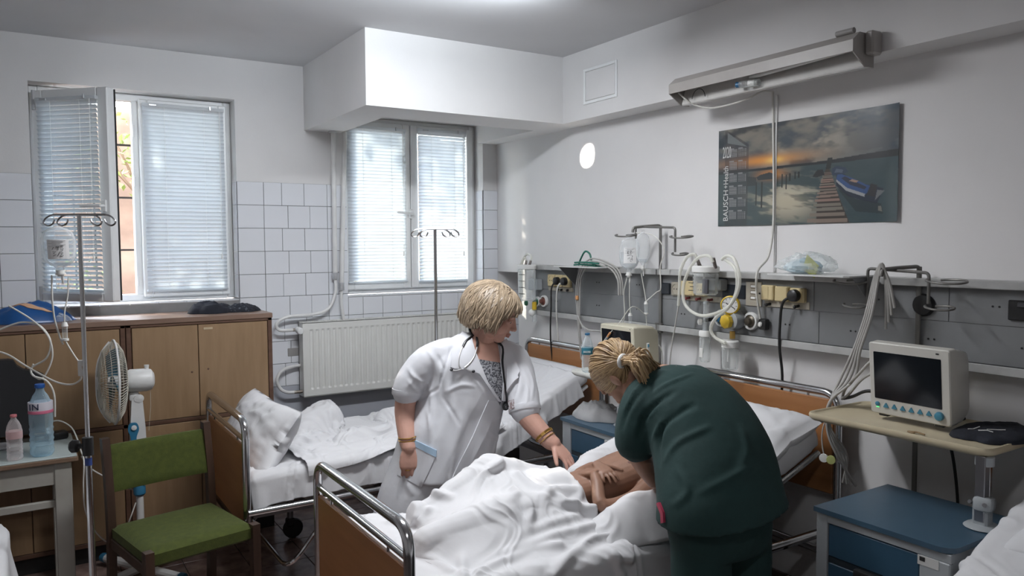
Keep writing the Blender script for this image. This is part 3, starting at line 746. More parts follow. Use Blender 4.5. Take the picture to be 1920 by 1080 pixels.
def mattress(parent, x0, x1, y0, y1, z0, th, bend, tan, seed):
    xs = np.linspace(x0, x1, 90); R = []
    for x in xs:
        s = max(0, x-bend); e = min((x-x0)/.05, (x1-x)/.05, 1); q = math.sqrt(max(.04, 1-(1-e)**2))
        zz = z0+s*tan; tt = th*(.45+.55*q)
        nx = (tan/math.hypot(1, tan), 1/math.hypot(1, tan)) if s > .05 else (0, 1)
        R.append(mattress_ring(x, zz+(th-tt)/2, tt, y0+(1-q)*.03, y1-(1-q)*.03, nx))
    o = MB().rings(R).build('mattress', linen, parent, 180)
    C = co(o.data).astype(float); Nn = nor(o.data)
    w = fbm(C[:, 0]*7+C[:, 2]*4, C[:, 1]*7+C[:, 2]*9, 4, seed); r = np.abs(fbm(C[:, 0]*5-C[:, 1]*2, C[:, 2]*7+C[:, 1]*4, 3, seed+9)-.47)
    setco(o.data, C+Nn*((w-.5)*.016-np.exp(-(r/.03)**2)*.006)[:, None]); return o
def tube_frame(parent, x, y0, y1, zb, zt, zr, name, panel_z, peg=True):
    P = fillet([(x, y0, zb), (x, y0, zt), (x, y1, zt), (x, y1, zb)], .085, 7, closed=True)
    f = MB().tube(P, .0185, 14, closed=True).build(name, chrome, parent, 60)
    if zr: MB().tube([(x, y0, zr), (x, y1, zr)], .013, 12).build('rail', chrome, parent)
    MB().span((x-.009, y0+.022, panel_z[0]), (x+.009, y1-.022, panel_z[1]), .004).build('board', bedwood, parent)
    for y in (y0+.16, y1-.16):
        MB().cyl((x, y, panel_z[1]-.01), (x, y, (zr or zt)-.008), .006, n=8).build('peg', chrome, parent)
    return f
def caster(parent, x, y, zt):
    MB().cyl((x, y, .11), (x, y, zt), .018, n=10).build('leg', steel, parent)
    m = MB(); m.box((x, y, .10), (.05, .05, .05), .008); w = m.build('fork', rubber, parent)
    MB().lathe([(.03, -.016), (.055, -.014), (.06, -.006), (.06, .006), (.055, .014), (.03, .016)], (x+.015, y, .06), (0, 1, 0), 18).build('caster_wheel', rubber, w)
def bed(label, xf, xh, y0, y1, bend, tan, zf, seed, foot=True, z0=.485, th=.135, out=-.005):
    t = thing('hospital_bed', label, 'bed', ((xf+xh)/2, (y0+y1)/2, 0))
    tube_frame(t, xh, y0, y1, .32, 1.065, None, 'head_frame', (.60, 1.035))
    if foot: tube_frame(t, xf, y0, y1, .30, zf, zf-.095, 'foot_frame', (.36, zf-.125))
    zr = z0-.03
    for y in (y0-out, y1+out): MB().tube(fillet([(xf, y, zr), (xf+.1, y, zr), (bend, y, zr), (xh, y, zr)], .03), .016, 12).build('side_rail', chrome, t)
    for y in (y0+.03, y1-.03): MB().tube(fillet([(bend, y, zr+.03), (bend+.1, y, zr+.03+.1*tan), (xh-.1, y, zr+.03+tan*(xh-.1-bend))], .06), .013, 10).build('backrest_rail', chrome, t)
    m = MB(); m.span((xf+.04, y0+.04, zr-.05), (xh-.05, y0+.07, zr-.02)); m.span((xf+.04, y1-.07, zr-.05), (xh-.05, y1-.04, zr-.02))
    for x in (xf+.3, xf+.75, bend, xh-.3): m.span((x-.015, y0+.04, zr-.05), (x+.015, y1-.04, zr-.02))
    m.build('under_frame', steel, t)
    for x in (xf+.42, xh-.35):
        for y in (y0+.12, y1-.12): caster(t, x, y, zr-.03)
    P = fillet([(xf+.42, y0+.12, .30), (xf+.2, y0+.02, .115), (xf+.2, y1-.02, .115), (xf+.42, y1-.12, .30)], .12, 6)
    MB().tube(P, .012, 10).build('brake_bar', chrome, t)
    mattress(t, xf+.035, xh-.06, y0+.03, y1-.03, z0, th-.010, bend, tan, seed)
    return t
YA = (2.12, 2.98); YBd = (3.80, 4.66)
bedA = bed('hospital bed with the patient, its wooden foot board nearest the middle of the floor', .97, 3.09, *YA, BEND, TAN, .885, 3)
bedB = bed('rumpled empty hospital bed by the radiator behind the woman in the white coat', .885, 3.09, *YBd, 2.30, .53, .905, 5, out=.018)
bedC = bed('hospital bed nearest the viewer at lower right, only its white bedding in view', .97, 3.09, .40, 1.24, BEND, TAN, .885, 8)
bedD = thing('hospital_bed', 'white-sheeted bed end jutting in at the left border beside the old table', 'bed', (-1.1, 3.45, 0))
mattress(bedD, -2.2, -.085, 3.05, 3.88, .46, .14, 9, 0, 12)
for x in (-2.1, -.25):
    for y in (3.12, 3.80): MB().cyl((x, y, 0), (x, y, .46), .018).build('leg', steel, bedD)
MB().span((-2.18, 3.08, .42), (-.12, 3.85, .455)).build('under_frame', steel, bedD)

# ---- pillows
def pillow(label, c, size, R, seed, ear=.0):
    n = 40; m = MB(); V = []
    for s in (1, -1):
        for i in range(n):
            for j in range(n):
                u = 2*i/(n-1)-1; v = 2*j/(n-1)-1
                e = (1-abs(u)**2.6)*(1-abs(v)**2.6); h = max(e, 0)**.45
                pin = 1-.10*(1-(abs(u)*abs(v))**.7)*(max(abs(u), abs(v))**3)
                w = fbm(np.array([u*2.6+v]), np.array([v*3.4-u*.6]), 2, seed)[0]-.5
                V.append((u*size[0]/2*pin, v*size[1]/2*pin, s*size[2]/2*h*(1+.1*w)+w*.03*h))
    k = n*n; f = []
    for i in range(n-1):
        for j in range(n-1): a = i*n+j; f += [(a, a+n, a+n+1, a+1), (k+a, k+a+1, k+a+n+1, k+a+n)]
    rim = [j for j in range(n)]+[i*n+n-1 for i in range(1, n)]+[(n-1)*n+j for j in range(n-2, -1, -1)]+[i*n for i in range(n-2, 0, -1)]
    f += [(a, b, b+k, a+k) for a, b in zip(rim, rim[1:]+rim[:1])]
    m.add(V, f, Matrix.Translation(c) @ R.to_matrix().to_4x4())
    o = m.build('pillow', linen, None, 180)
    C = co(o.data).astype(float); Nn = nor(o.data)
    ax = np.array(R.to_matrix()); L = (C-np.array(c))@ax
    q = np.abs(fbm(L[:, 0]*5+L[:, 1]*5, L[:, 1]*9-L[:, 0]*2, 3, seed+3)-.46); mk = np.clip(1-np.abs(2*L[:, 0]/size[0])**5, 0, 1)*np.clip(1-np.abs(2*L[:, 1]/size[1])**5, 0, 1); setco(o.data, C-Nn*(mk*np.exp(-(q/.03)**2)*.008)[:, None])
    return tag(o, label, 'pillow')
pillow('white creased pillow standing against the left end frame of the empty bed', (1.045, 4.20, .755), (.38, .70, .22), Euler((0.05, -.98, .04)), 4)
pillow('white pillow at the head of the bed, behind the person in green', (2.79, 2.46, .885), (.40, .68, .19), Euler((0, -.32, .04)), 7)
pillow('white pillow on the bed at the lower right corner', (2.72, .86, .855), (.42, .62, .15), Euler((0, -.32, -.05)), 11)

# ---- sheets, settled by the cloth solver
def incl(y0, y1, z0, th, bend, tan, xh):
    a = math.atan(tan); L = (xh-bend)/math.cos(a)
    bx = c_box((0, y0, -.12), (L, y1, 0), .03); c, s = math.cos(a), math.sin(a)
    def f(Y):
        p = Y-np.array([bend, 0, z0+th]); q = np.stack([p[..., 0]*c+p[..., 2]*s, Y[..., 1], -p[..., 0]*s+p[..., 2]*c], -1)
        d, n = bx(q); return d, np.stack([n[..., 0]*c-n[..., 2]*s, n[..., 1], n[..., 0]*s+n[..., 2]*c], -1)
    return f
def bed_col(xf, xh, y, bend, tan, z0=.485, th=.135, up=.012):
    return [c_box((xf+.02, y[0], z0-.1), (bend+.04, y[1], z0+th+up), .035), incl(y[0], y[1], z0, th+up, bend, tan, xh)]
# bottom sheet of the occupied bed, hanging over its near side
cA = bed_col(.97, 3.03, (YA[0]+.005, YA[1]-.005), BEND, TAN)
X = cloth(96, 66, (1.03, 2.965, .92), (2.07, 0, .0), (0, -1.30, 0), cA, 110, 6, (1.05, 1.05), bend=.12, seed=4, noise=.012, grav=.0022)
X = wrinkle(X, (), noise=.006, ang=1.2, scale=2.6, seed=8, k=2)
tag(sheet_mesh('bed_sheet', X, linen, None, .003, 0), 'white bottom sheet hanging over the near side of the occupied bed', 'sheet')
# top sheet over the patient's drawn-up legs
legs = [c_cap((1.86, 2.66, .70), (1.60, 2.70, .815), .085, .062), c_cap((1.60, 2.70, .815), (1.28, 2.70, .68), .058, .045), c_cap((1.28, 2.70, .70), (1.16, 2.72, .72), .045, .04),
        c_cap((1.86, 2.44, .70), (1.52, 2.43, .735), .08, .066), c_cap((1.52, 2.43, .735), (1.20, 2.46, .675), .066, .058), c_cap((2.0, 2.50, .71), (1.8, 2.53, .70), .128, .12)]
cT = bed_col(.97, 3.03, (YA[0]-.005, YA[1]), BEND, TAN, up=.022)
RID = [
    ([(1.62, 2.65, 0.86), (1.53, 2.64, 0.81), (1.47, 2.58, 0.74), (1.4, 2.48, 0.65), (1.31, 2.39, 0.65)], 1.3),
    ([(1.59, 2.49, 0.79), (1.58, 2.38, 0.77), (1.57, 2.35, 0.74), (1.52, 2.32, 0.69), (1.42, 2.27, 0.65)], 1.2),
    ([(1.43, 2.52, 0.68), (1.47, 2.41, 0.75), (1.56, 2.43, 0.8)], 0.8),
    ([(1.3, 2.65, 0.72), (1.27, 2.65, 0.68), (1.27, 2.56, 0.65), (1.22, 2.38, 0.65)], 1),
    ([(1.22, 2.39, 0.65), (1.36, 2.51, 0.65), (1.42, 2.52, 0.67)], 0.8),
    ([(1.37, 2.5, 0.65), (1.29, 2.37, 0.65), (1.21, 2.22, 0.65)], 0.9),
    ([(1.25, 2.66, 0.7), (1.29, 2.62, 0.67), (1.33, 2.57, 0.66)], 0.6),
    ([(1.41, 2.27, 0.65), (1.54, 2.27, 0.67), (1.71, 2.26, 0.68), (1.8, 2.27, 0.68)], 0.9),
    ([(1.55, 2.31, 0.7), (1.68, 2.31, 0.71), (1.77, 2.32, 0.71)], 0.6),
    ([(1.5, 2.12, 0.61), (1.63, 2.16, 0.65), (1.76, 2.21, 0.65), (1.86, 2.19, 0.65)], 1.3),
    ([(1.73, 2.37, 0.75), (1.85, 2.33, 0.72)], 1.1),
    ([(1.67, 2.59, 0.81), (1.69, 2.45, 0.79), (1.77, 2.35, 0.73), (1.84, 2.32, 0.71)], 1.2),
    ([(1.73, 2.59, 0.81), (1.73, 2.48, 0.79), (1.74, 2.39, 0.77)], 0.7),
    ([(1.35, 2.7, 0.77), (1.39, 2.65, 0.75)], 1.2),
    ([(1.26, 2.2, 0.65), (1.39, 2.23, 0.65), (1.51, 2.25, 0.65), (1.61, 2.22, 0.66)], 1),
    ([(1.77, 2.12, 0.62), (1.85, 2.11, 0.59)], 0.8),
    ([(1.15, 2.47, 0.65), (1.18, 2.37, 0.65), (1.19, 2.26, 0.65)], 0.9),
    ([(1.47, 2.4, 0.73), (1.5, 2.38, 0.76), (1.53, 2.35, 0.72)], 0.5),
    ([(1.54, 2.66, 0.84), (1.53, 2.57, 0.78), (1.48, 2.52, 0.73)], 0.5),
    ([(1.67, 2.4, 0.78), (1.74, 2.43, 0.79), (1.81, 2.41, 0.78)], 0.7),
    ([(1.77, 2.14, 0.64), (1.79, 2.11, 0.58), (1.81, 2.11, 0.54)], 0.7),
    ([(1.2, 2.79, 0.65), (1.23, 2.7, 0.65), (1.2, 2.51, 0.64)], 0.8),
    ([(1.78, 2.36, 0.74), (1.83, 2.38, 0.77), (1.86, 2.47, 0.81)], 0.8),
]
X = cloth(118, 96, (1.01, 3.02, .96), (.72, .0, .0), (0, -1.34, 0), cT+legs, 120, 7, (1.03, 1.03), bend=.10, seed=11, noise=.02, grav=.0022, shear=(.66, 0, 0))
X = wrinkle(X, RID, .019, .022, .0045, .9, 3.2, 3, 2, .004)
tag(sheet_mesh('top_sheet', X, linen2, None, .003, 0), "white crumpled top sheet over the patient's drawn-up legs", 'sheet')
def bunch(nm, label, crest, w, seed, amp=.007, base=lambda x: .622+max(0, x-BEND)*TAN):
    C = smooth_path(crest, k=14); n = len(C); nt_ = 30; X = np.zeros((n, nt_, 3))
    for i, p in enumerate(C):
        d = (C[min(i+1, n-1)]-C[max(i-1, 0)]); d.z = 0; d.normalize(); a = Vector((-d.y, d.x, 0)); e = min(1, min(i, n-1-i)/8+.15)
        for j in range(nt_):
            q = 2*j/(nt_-1)-1; zb = base(p.x); z = zb+(p.z-zb)*e*(1-abs(q)**1.7)**1.0-.006*(abs(q) > .98); X[i, j] = (p.x+a.x*q*w*(.7+.3*e), p.y+a.y*q*w*(.7+.3*e), z)
    X = wrinkle(X, (), noise=amp, ang=.7, scale=3, seed=seed, k=1)
    return tag(sheet_mesh(nm, X, linen2, None, .003, 0), label, 'sheet')
bunch('draw_sheet', 'white draw sheet bunched up along the far side of the patient', [(2.08, 2.83, .68), (2.20, 2.82, .755), (2.42, 2.81, .825), (2.58, 2.80, .85), (2.72, 2.80, .87)], .11, 3)
bunch('draw_sheet', 'white sheet bunched against the near side of the patient', [(1.78, 2.28, .66), (1.87, 2.255, .725), (1.96, 2.24, .768), (2.08, 2.225, .775), (2.22, 2.235, .79), (2.40, 2.24, .81)], .105, 6)
cB0 = bed_col(.885, 3.03, (YBd[0]+.005, YBd[1]-.005), 2.30, .53)
X = cloth(70, 56, (.945, 4.645, .95), (2.06, 0, 0), (0, -.885, 0), cB0, 70, 6, (1.05, 1.05), bend=.12, seed=17, noise=.015, grav=.0022)
X = wrinkle(X, (), noise=.007, ang=1.4, scale=3, seed=18, k=2)
tag(sheet_mesh('bed_sheet', X, linen, None, .003, 0), 'white bottom sheet on the empty bed by the radiator, its raised back bare', 'sheet')
# rumpled blanket sheet on the empty bed
lump = [c_cap((1.36, 4.42, .66), (1.52, 4.50, .70), .07, .09), c_cap((1.50, 4.1, .63), (1.95, 4.22, .65), .07, .05), c_cap((1.9, 4.45, .64), (2.25, 4.35, .66), .08, .08), c_cap((1.3, 3.95, .62), (1.8, 3.92, .62), .05, .05)]
cB = bed_col(.885, 3.03, (YBd[0], YBd[1]), 2.30, .53)
X = cloth(84, 64, (1.20, 4.62, .95), (1.12, .02, .0), (.04, -.80, 0), [c_box((.885, YBd[0]-.01, .4), (2.35, YBd[1], .650), .035), incl(YBd[0]-.01, YBd[1], .485, .165, 2.30, .53, 3.03)]+lump, 150, 7, (1.14, 1.12), bend=.10, seed=21, noise=.03, grav=.0022)
X = wrinkle(X, (), noise=.014, ang=.3, scale=2.6, seed=14, k=2, lift=.004)
tag(sheet_mesh('top_sheet', X, linen2, None, .003, 0), 'white crumpled sheet pushed together on the empty bed by the radiator', 'sheet')
cC = bed_col(.97, 3.03, (.405, 1.235), BEND, TAN)
X = cloth(60, 44, (1.6, 1.26, .98), (1.36, 0, 0), (0, -.86, 0), cC, 70, 5, (1.06, 1.05), seed=31, noise=.012, grav=.0022)
X = wrinkle(X, (), noise=.007, ang=.9, scale=2.6, seed=24, k=2)
tag(sheet_mesh('bed_sheet', X, linen, None, .003, 0), 'white sheet spread over the bed at the lower right corner', 'sheet')
X = cloth(40, 40, (-.75, 3.97, .80), (.76, 0, 0), (0, -.98, 0), [c_box((-2.2, 3.05, .4), (-.085, 3.88, .61), .03)], 90, 6, (1.06, 1.06), seed=41, grav=.0022)
tag(sheet_mesh('bed_sheet', X, linen2, None), 'white sheet hanging off the bed end at the left border', 'sheet')

# ------------------------------------------------------------------ blue bedside cabinets with side trays
blue_top = M('blue_laminate_top', (.045, .090, .135), .32, var=.05); blue_fr = M('blue_drawer_front', (.028, .075, .125), .42, var=.04)
grey_lac = M('grey_lacquer', (.36, .385, .40), .4, var=.02); dkblue = M('dark_edge', (.02, .03, .04), .5); creamp = M('cream_plastic', (.52, .45, .31), .4, var=.03)
def bedside(label, x0, y1, tray, post, greyw=.13, trayrot=0, strip=.045, tray_mat=None, tz=1.045):
    x1 = x0+.46; y0 = y1-.50; t = thing('bedside_cabinet', label, 'cabinet', ((x0+x1)/2, (y0+y1)/2, 0))
    r = .05; P = [(x0-.012, y1+.005), (x0-.012, y0+r), ]+[(x0-.012+r*(1-math.cos(a)), y0+r*(1-math.sin(a))) for a in np.linspace(.3, PI/2, 4)]+[(x1, y0), (x1, y1+.005)]
    MB().prism(P[::-1], .018, Matrix.Translation((0, 0, .755))).build('top', blue_top, t, 20)
    m = MB(); m.span((x0+.014, y0+.01, .09), (x1, y1, .755)); m.build('body', grey_lac, t)
    MB().span((x0, y1-strip, .09), (x0+.03, y1, .752), .002).build('side_strip', grey_lac, t)
    MB().span((x0, y0+.008, .722), (x0+.03, y1-strip, .752), .002).build('top_strip', grey_lac, t)
    MB().span((x0-.002, y0+.01, .09), (x0+.03, y0+greyw, .722), .004).build('side_panel', grey_lac, t)
    a, c = y0+greyw+.003, y1-strip-.003
    for z0, z1 in ((.60, .718), (.38, .575), (.10, .365)):
        d = MB().span((x0+.004, a, z0), (x0+.03, c, z1), .003).build('drawer', blue_fr, t)
        if z0 < .6:
            q = (a+c)/2; m = MB(); m.span((x0-.022, q-.055, z1-.012), (x0+.006, q+.055, z1+.022), .008, 2); m.build('handle', rubber, d)
    MB().span((x0+.006, a, .576), (x0+.02, c, .599)).build('finger_gap', dkblue, t)
    MB().span((x0-.0035, y0+.045, .690), (x0-.001, y0+.115, .722), .0005).build('card', M('white_card', (.60, .60, .58), .6), t)
    MB().span((x0-.0045, y0+.090, .704), (x0-.003, y0+.108, .718), .0003).build('slot', rubber, t)
    for x in (x0+.05, x1-.05):
        for y in (y0+.06, y1-.06): MB().lathe([(.015, -.012), (.032, -.011), (.034, 0), (.032, .011), (.015, .012)], (x, y, .035), (0, 1, 0), 12).build('caster_wheel', rubber, t); MB().cyl((x, y, .04), (x, y, .10), .012, n=8).build('caster_stem', steel, t)
    px, py = post
    m = MB(); m.span((px-.03, py-.016, .80), (px+.005, py+.016, tz-.02), .002); m.build('post', M('brushed_steel', (.32, .32, .34), .3, .9), t)
    m = MB(); m.span((px+.012, py-.012, .80), (px+.03, py+.012, tz-.02), .002); m.build('post', chrome, t)
    m = MB(); m.lathe([(.055, 0), (.06, .004), (.05, .012), (.03, .016)], (px, py, .773), (0, 0, 1), 20); m.box((px-.005, py, .815), (.045, .05, .08), .006); m.build('clamp', grey_lac, t)
    m = MB(); m.box((px+.005, py, .855), (.10, .06, .05), .014, (0, .2, .3), 2); k = m.build('clamp_head', grey_lac, t)
    for s in (-1, 1): MB().cyl((px+.005-.035, py-.02*s, .862), (px-.045, py-.024*s, .866), .007, n=8).build('screw', steel, k)
    tx0, tx1, ty0, ty1 = tray; tm = tray_mat or creamp; cx, cy = (tx0+tx1)/2, (ty0+ty1)/2
    def rr(q, dz): return [tuple(Matrix.Translation((cx, cy, 0)) @ Matrix.Rotation(trayrot, 4, 'Z') @ Vector((x-cx, y-cy, dz))) for x, y, _ in fillet([(tx0+q, ty0+q, 0), (tx1-q, ty0+q, 0), (tx1-q, ty1-q, 0), (tx0+q, ty1-q, 0)], .05-q*.5, 5, closed=True)]
    MB().rings([rr(.012, tz-.022), rr(.002, tz-.012), rr(0, tz), rr(.003, tz+.008), rr(.010, tz+.008), rr(.016, tz+.001)]).build('tray', tm, t, 45)
    MB().lathe([(.03, 0), (.03, .03), (.022, .034)], (px, py, tz-.055), (0, 0, 1), 16).build('tray_hub', grey_lac, t)
    return t
cab1 = bedside('blue bedside cabinet between the two beds, bottle tray above it', 2.552, 3.492, (2.53, 3.0, 2.70, 3.42), (2.70, 3.13), trayrot=-.06, strip=.075, tray_mat=M('pale_plastic', (.62, .62, .58), .4), tz=1.045)
cab2 = bedside('blue bedside cabinet in front at right, with the big monitor on its tray', 2.462, 1.772, (2.70, 3.12, 1.29, 2.01), (2.74, 1.322), greyw=.11)
# ------------------------------------------------------------------ medical supply panels on the right wall
panel_m = M('grey_panel_paint', (.19, .195, .20), .5, var=.06, scale=7); rail_m = M('scuffed_grey_rail', (.42, .42, .41), .45, col2=(.30, .30, .295), scale=9, lo=.45, hi=.75)
creams = M('cream_socket', (.56, .46, .26), .4, var=.04); beige = M('beige_plate', (.36, .33, .27), .5); dk = M('dark_navy_plate', (.012, .016, .022), .4); black = M('black_plastic', (.012, .012, .013), .4)
whitep = M('white_plastic', (.72, .72, .70), .4); redk = M('dark_red_knob', (.16, .03, .03), .5); blk_tube = M('black_cable', (.012, .012, .012), .5); grey_cable = M('grey_cable', (.38, .37, .35), .5); white_cable = M('white_cable', (.62, .61, .57), .5)
clearp = thin_mat('clear_plastic', (.90, .93, .93), .14, .06); clear_tube = thin_mat('clear_tube', (.86, .86, .80), .42, .12); milky = thin_mat('milky_bag', (.90, .92, .93), .16, .1); water = thin_mat('bag_liquid', (.90, .93, .95), .10, .04)
yellow = M('yellow_knob', (.62, .42, .03), .35); bluek = M('blue_connector', (.03, .13, .26), .4); greenk = M('green_strap', (.01, .13, .09), .5)
FX = 3.12
def on_face(m, y0, y1, z0, z1, d, bev=.003, x=FX): return m.span((x-d, min(y0, y1), z0), (x+.002, max(y0, y1), z1), bev)
def panel(label, y0, y1, ups, lows):
    t = thing('supply_panel', label, 'panel', (FX, (y0+y1)/2, 1.42))
    MB().span((FX+.003, y0, 1.262), (XR, y1, 1.59)).build('backing', steel, t)
    def plates(cuts, za, zb):
        c = [y0]+cuts+[y1]
        for a, b in zip(c[:-1], c[1:]):
            p = MB().span((FX, a+.0015, za), (FX+.004, b-.0015, zb), .001).build('plate', panel_m, t)
            n = max(1, int((b-a)/.33))
            for k in range(n):
                y = a+(b-a)*(k+.5)/n; m = MB()
                m.cyl((FX, y-.012, (za+zb)/2), (FX-.002, y-.012, (za+zb)/2), .004, n=8); MB.cyl(m, (FX, y+.012, (za+zb)/2), (FX-.002, y+.012, (za+zb)/2), .004, n=8)
                o = m.build('screw_pair', black, p)
    plates(ups, 1.43, 1.572); plates(lows, 1.278, 1.4275)
    m = MB(); m.span((3.086, y0, 1.588), (XR, y1, 1.600), .002); m.span((3.082, y0, 1.568), (3.092, y1, 1.600), .002); m.build('top_rail', rail_m, t)
    m = MB(); m.span((3.082, y0, 1.246), (3.092, y1, 1.280), .002); m.span((3.086, y0, 1.246), (XR, y1, 1.256), .002); m.build('bottom_rail', rail_m, t)
    return t
pl = panel('long dark grey supply panel with socket row, behind the two nearer beds', -.9, 3.298, [-.2, .6, 1.657, 2.279], [.2, 1.2, 2.25])
pf = panel('dark grey supply panel by the far corner, above the empty bed', 3.306, 4.60, [4.07], [4.07])
def socket(parent, y0, y1, z0, z1, d=.022, mt=None, hole=True, plate=True):
    y0, y1 = min(y0, y1), max(y0, y1); s = on_face(MB(), y0, y1, z0, z1, d, .005).build('socket', mt or creams, parent)
    c = ((y0+y1)/2, (z0+z1)/2); r = min(y1-y0, z1-z0)*.40
    if hole:
        MB().lathe([(r*1.08, -.001), (r*1.08, .003), (r*.86, .003), (r*.80, -.004), (r*.1, -.004)], (FX-d, c[0], c[1]), (-1, 0, 0), 20).build('ring', mt or creams, s)
        m = MB()
        for q in (-1, 1): m.cyl((FX-d+.003, c[0]+q*r*.35, c[1]), (FX-d-.001, c[0]+q*r*.35, c[1]), r*.12, n=8)
        m.build('pin_hole', black, s)
    return s
# near panel, upper row
on_face(MB(), 3.22, 3.287, 1.457, 1.522, .014, .004).build('blank_plate', dk, pl)
socket(pl, 3.135, 3.21, 1.452, 1.53, .012, beige)
b = on_face(MB(), 3.012, 3.115, 1.46, 1.54, .034, .005).build('switch_box', creams, pl); on_face(MB(), 3.02, 3.05, 1.465, 1.535, .036, .003).build('rocker', creams, b)
socket(pl, 2.937, 3.006, 1.462, 1.53, .03)
on_face(MB(), 2.682, 2.835, 1.462, 1.532, .006, .002).build('blank_plate', dk, pl)
p = on_face(MB(), 2.578, 2.677, 1.429, 1.553, .006, .002).build('button_plate', beige, pl)
for z in (1.472, 1.50, 1.53):
    q = on_face(MB(), 2.607, 2.647, z-.011, z+.009, .009, .002).build('button_frame', M('button_frame', (.20, .16, .12), .5), p); on_face(MB(), 2.612, 2.642, z-.007, z+.005, .012, .002).build('button', whitep, q)
MB().ball((FX-.008, 2.588, 1.495), .005, 8, 6).build('knob', black, p)
b = on_face(MB(), 2.487, 2.56, 1.466, 1.54, .034, .005).build('switch_box', creams, pl); on_face(MB(), 2.512, 2.535, 1.470, 1.536, .036, .003).build('rocker', creams, b)
on_face(MB(), 2.404, 2.479, 1.464, 1.537, .034, .005).build('switch_box', creams, pl)
socket(pl, 2.317, 2.398, 1.464, 1.533, .026)
on_face(MB(), 2.30, 2.56, 1.432, 1.468, .005, .002).build('lower_plate', beige, pl); on_face(MB(), 2.84, 3.12, 1.432, 1.463, .005, .002).build('lower_plate', beige, pl)
for y, mt in ((3.07, redk), (2.99, redk), (2.905, redk), (2.525, black), (2.36, black)):
    m = MB(); m.cyl((FX, y, 1.447), (FX-.03, y, 1.444), .008, .006, 8); m.ball((FX-.033, y, 1.444), .009, 8, 6); m.build('terminal_knob', mt, pl)
p = on_face(MB(), 1.36, 1.434, 1.455, 1.53, .012, .003).build('breaker', black, pl); on_face(MB(), 1.37, 1.40, 1.505, 1.522, .02, .002).build('toggle', M('dark_toggle', (.05, .05, .055), .4), p)
MB().lathe([(.045, 0), (.047, .006), (.040, .018), (.01, .02)], (FX, 1.757, 1.49), (-1, 0, 0), 20).build('round_cover', black, pl)
# gas outlets of the near panel
def outlet(parent, y, z, r, mid, mt2):
    o = MB().lathe([(r, 0), (r, .012), (r*.93, .018), (r*.72, .018), (r*.70, .006)], (FX, y, z), (-1, 0, 0), 24).build('gas_outlet', whitep, parent)
    MB().lathe([(r*.66, 0), (r*.64, .016), (r*.4, .022), (r*.35, .04), (r*.1, .042)], (FX, y, z), (-1, 0, 0), 18).build('outlet_core', mid, o); return o
outlet(pl, 2.834, 1.352, .046, bluek, None); outlet(pl, 2.64, 1.352, .046, M('brass_core', (.10, .085, .065), .4, .6), None)
vr = thing('vacuum_regulator', 'yellow vacuum regulator with round gauge plugged into the near supply panel', 'regulator', (3.08, 2.72, 1.352))
outlet(vr, 2.735, 1.352, .050, whitep, None)
MB().lathe([(.046, 0), (.048, .02), (.045, .06), (.03, .062)], (3.105, 2.715, 1.352), (-1, 0, 0), 20).build('body', grey_lac, vr)
m = MB(); m.lathe([(.028, 0), (.036, .004), (.036, .028), (.026, .034), (.01, .034)], (3.045, 2.725, 1.348), (-1, .1, 0), 8); m.build('knob', yellow, vr)
MB().tube(fillet([(3.07, 2.735, 1.36), (3.05, 2.722, 1.40), (3.05, 2.718, 1.43)], .02), .012, 10).build('stem', chrome, vr)
g = MB().lathe([(.043, -.025), (.048, -.02), (.048, .008), (.042, .012), (.041, .006)], (3.045, 2.717, 1.432), (-.86, -.5, 0), 26).build('gauge', yellow, vr)
gd = Vector((-.86, -.5, 0)).normalized(); gc = Vector((3.045, 2.717, 1.432))+gd*.007
MB().lathe([(.040, 0), (.040, .002)], gc, gd, 24).build('dial', whitep, g)
u = Vector((0, 0, 1)).cross(gd); m = MB()
for k in range(9):
    a = -2.3+4.6*k/8; d = u*math.sin(a)+Vector((0, 0, 1))*math.cos(a); m.tube([gc+gd*.003+d*.030, gc+gd*.003+d*.036], .0012, 4)
m.tube([gc+gd*.004-u*.02+Vector((0, 0, .012)), gc+gd*.004+u*.026-Vector((0, 0, .018))], .0018, 5); m.build('needle', black, g)
m = MB(); m.cyl((3.045, 2.70, 1.30), (3.045, 2.70, 1.262), .014); m.build('fitting', M('brass', (.48, .30, .08), .3, .7), vr)
def jar(label, c, r, z0, z1, cap, lidh=.03, fill=.0, tube=True, oval=1.0):
    t = thing('suction_jar', label, 'jar', (c[0], c[1], z0))
    MB().lathe([(r*.2, z0), (r*.8, z0), (r*.95, z0+.008), (r*.97, z0+.03), (r, z1-.012), (r*.8, z1)], (c[0], c[1], 0), n=24, sx=oval).build('jar_body', clearp, t)
    MB().lathe([(r*.96, z1-.004), (r*1.06, z1-.002), (r*1.06, z1+lidh-.006), (r*.95, z1+lidh), (r*.2, z1+lidh)], (c[0], c[1], 0), n=24, sx=oval).build('lid', cap, t)
    if tube: MB().cyl((c[0]-.01, c[1], z1), (c[0]-.01, c[1]+.006, z0+(z1-z0)*.35), .005, n=8).build('dip_tube', whitep, t)
    return t
j = jar('big clear suction canister with white lid and grey hose loops on the near panel', (3.02, 2.862, 0), .067, 1.478, 1.60, whitep, .03)
for k in range(5):
    m = MB(); z = 1.50+.02*k; m.span((2.949, 2.885, z), (2.956, 2.905 if k % 2 else 2.915, z+.0035)); m.build('scale_mark', black, j)
m = MB(); m.box((2.975, 2.82, 1.525), (.012, .04, .075), .003); m.build('float_valve', M('dark_float', (.06, .06, .07), .4), j)
m = MB(); m.cyl((3.02, 2.785+.01, 1.62), (3.0, 2.79, 1.672), .010, .008); m.cyl((3.02, 2.90, 1.62), (3.0, 2.905, 1.668), .011, .008); m.build('hose_barb', M('grey_barb', (.16, .14, .13), .5), j)
m = MB(); m.span((3.06, 2.80, 1.50), (FX, 2.92, 1.56), .006); m.build('bracket', grey_lac, j)
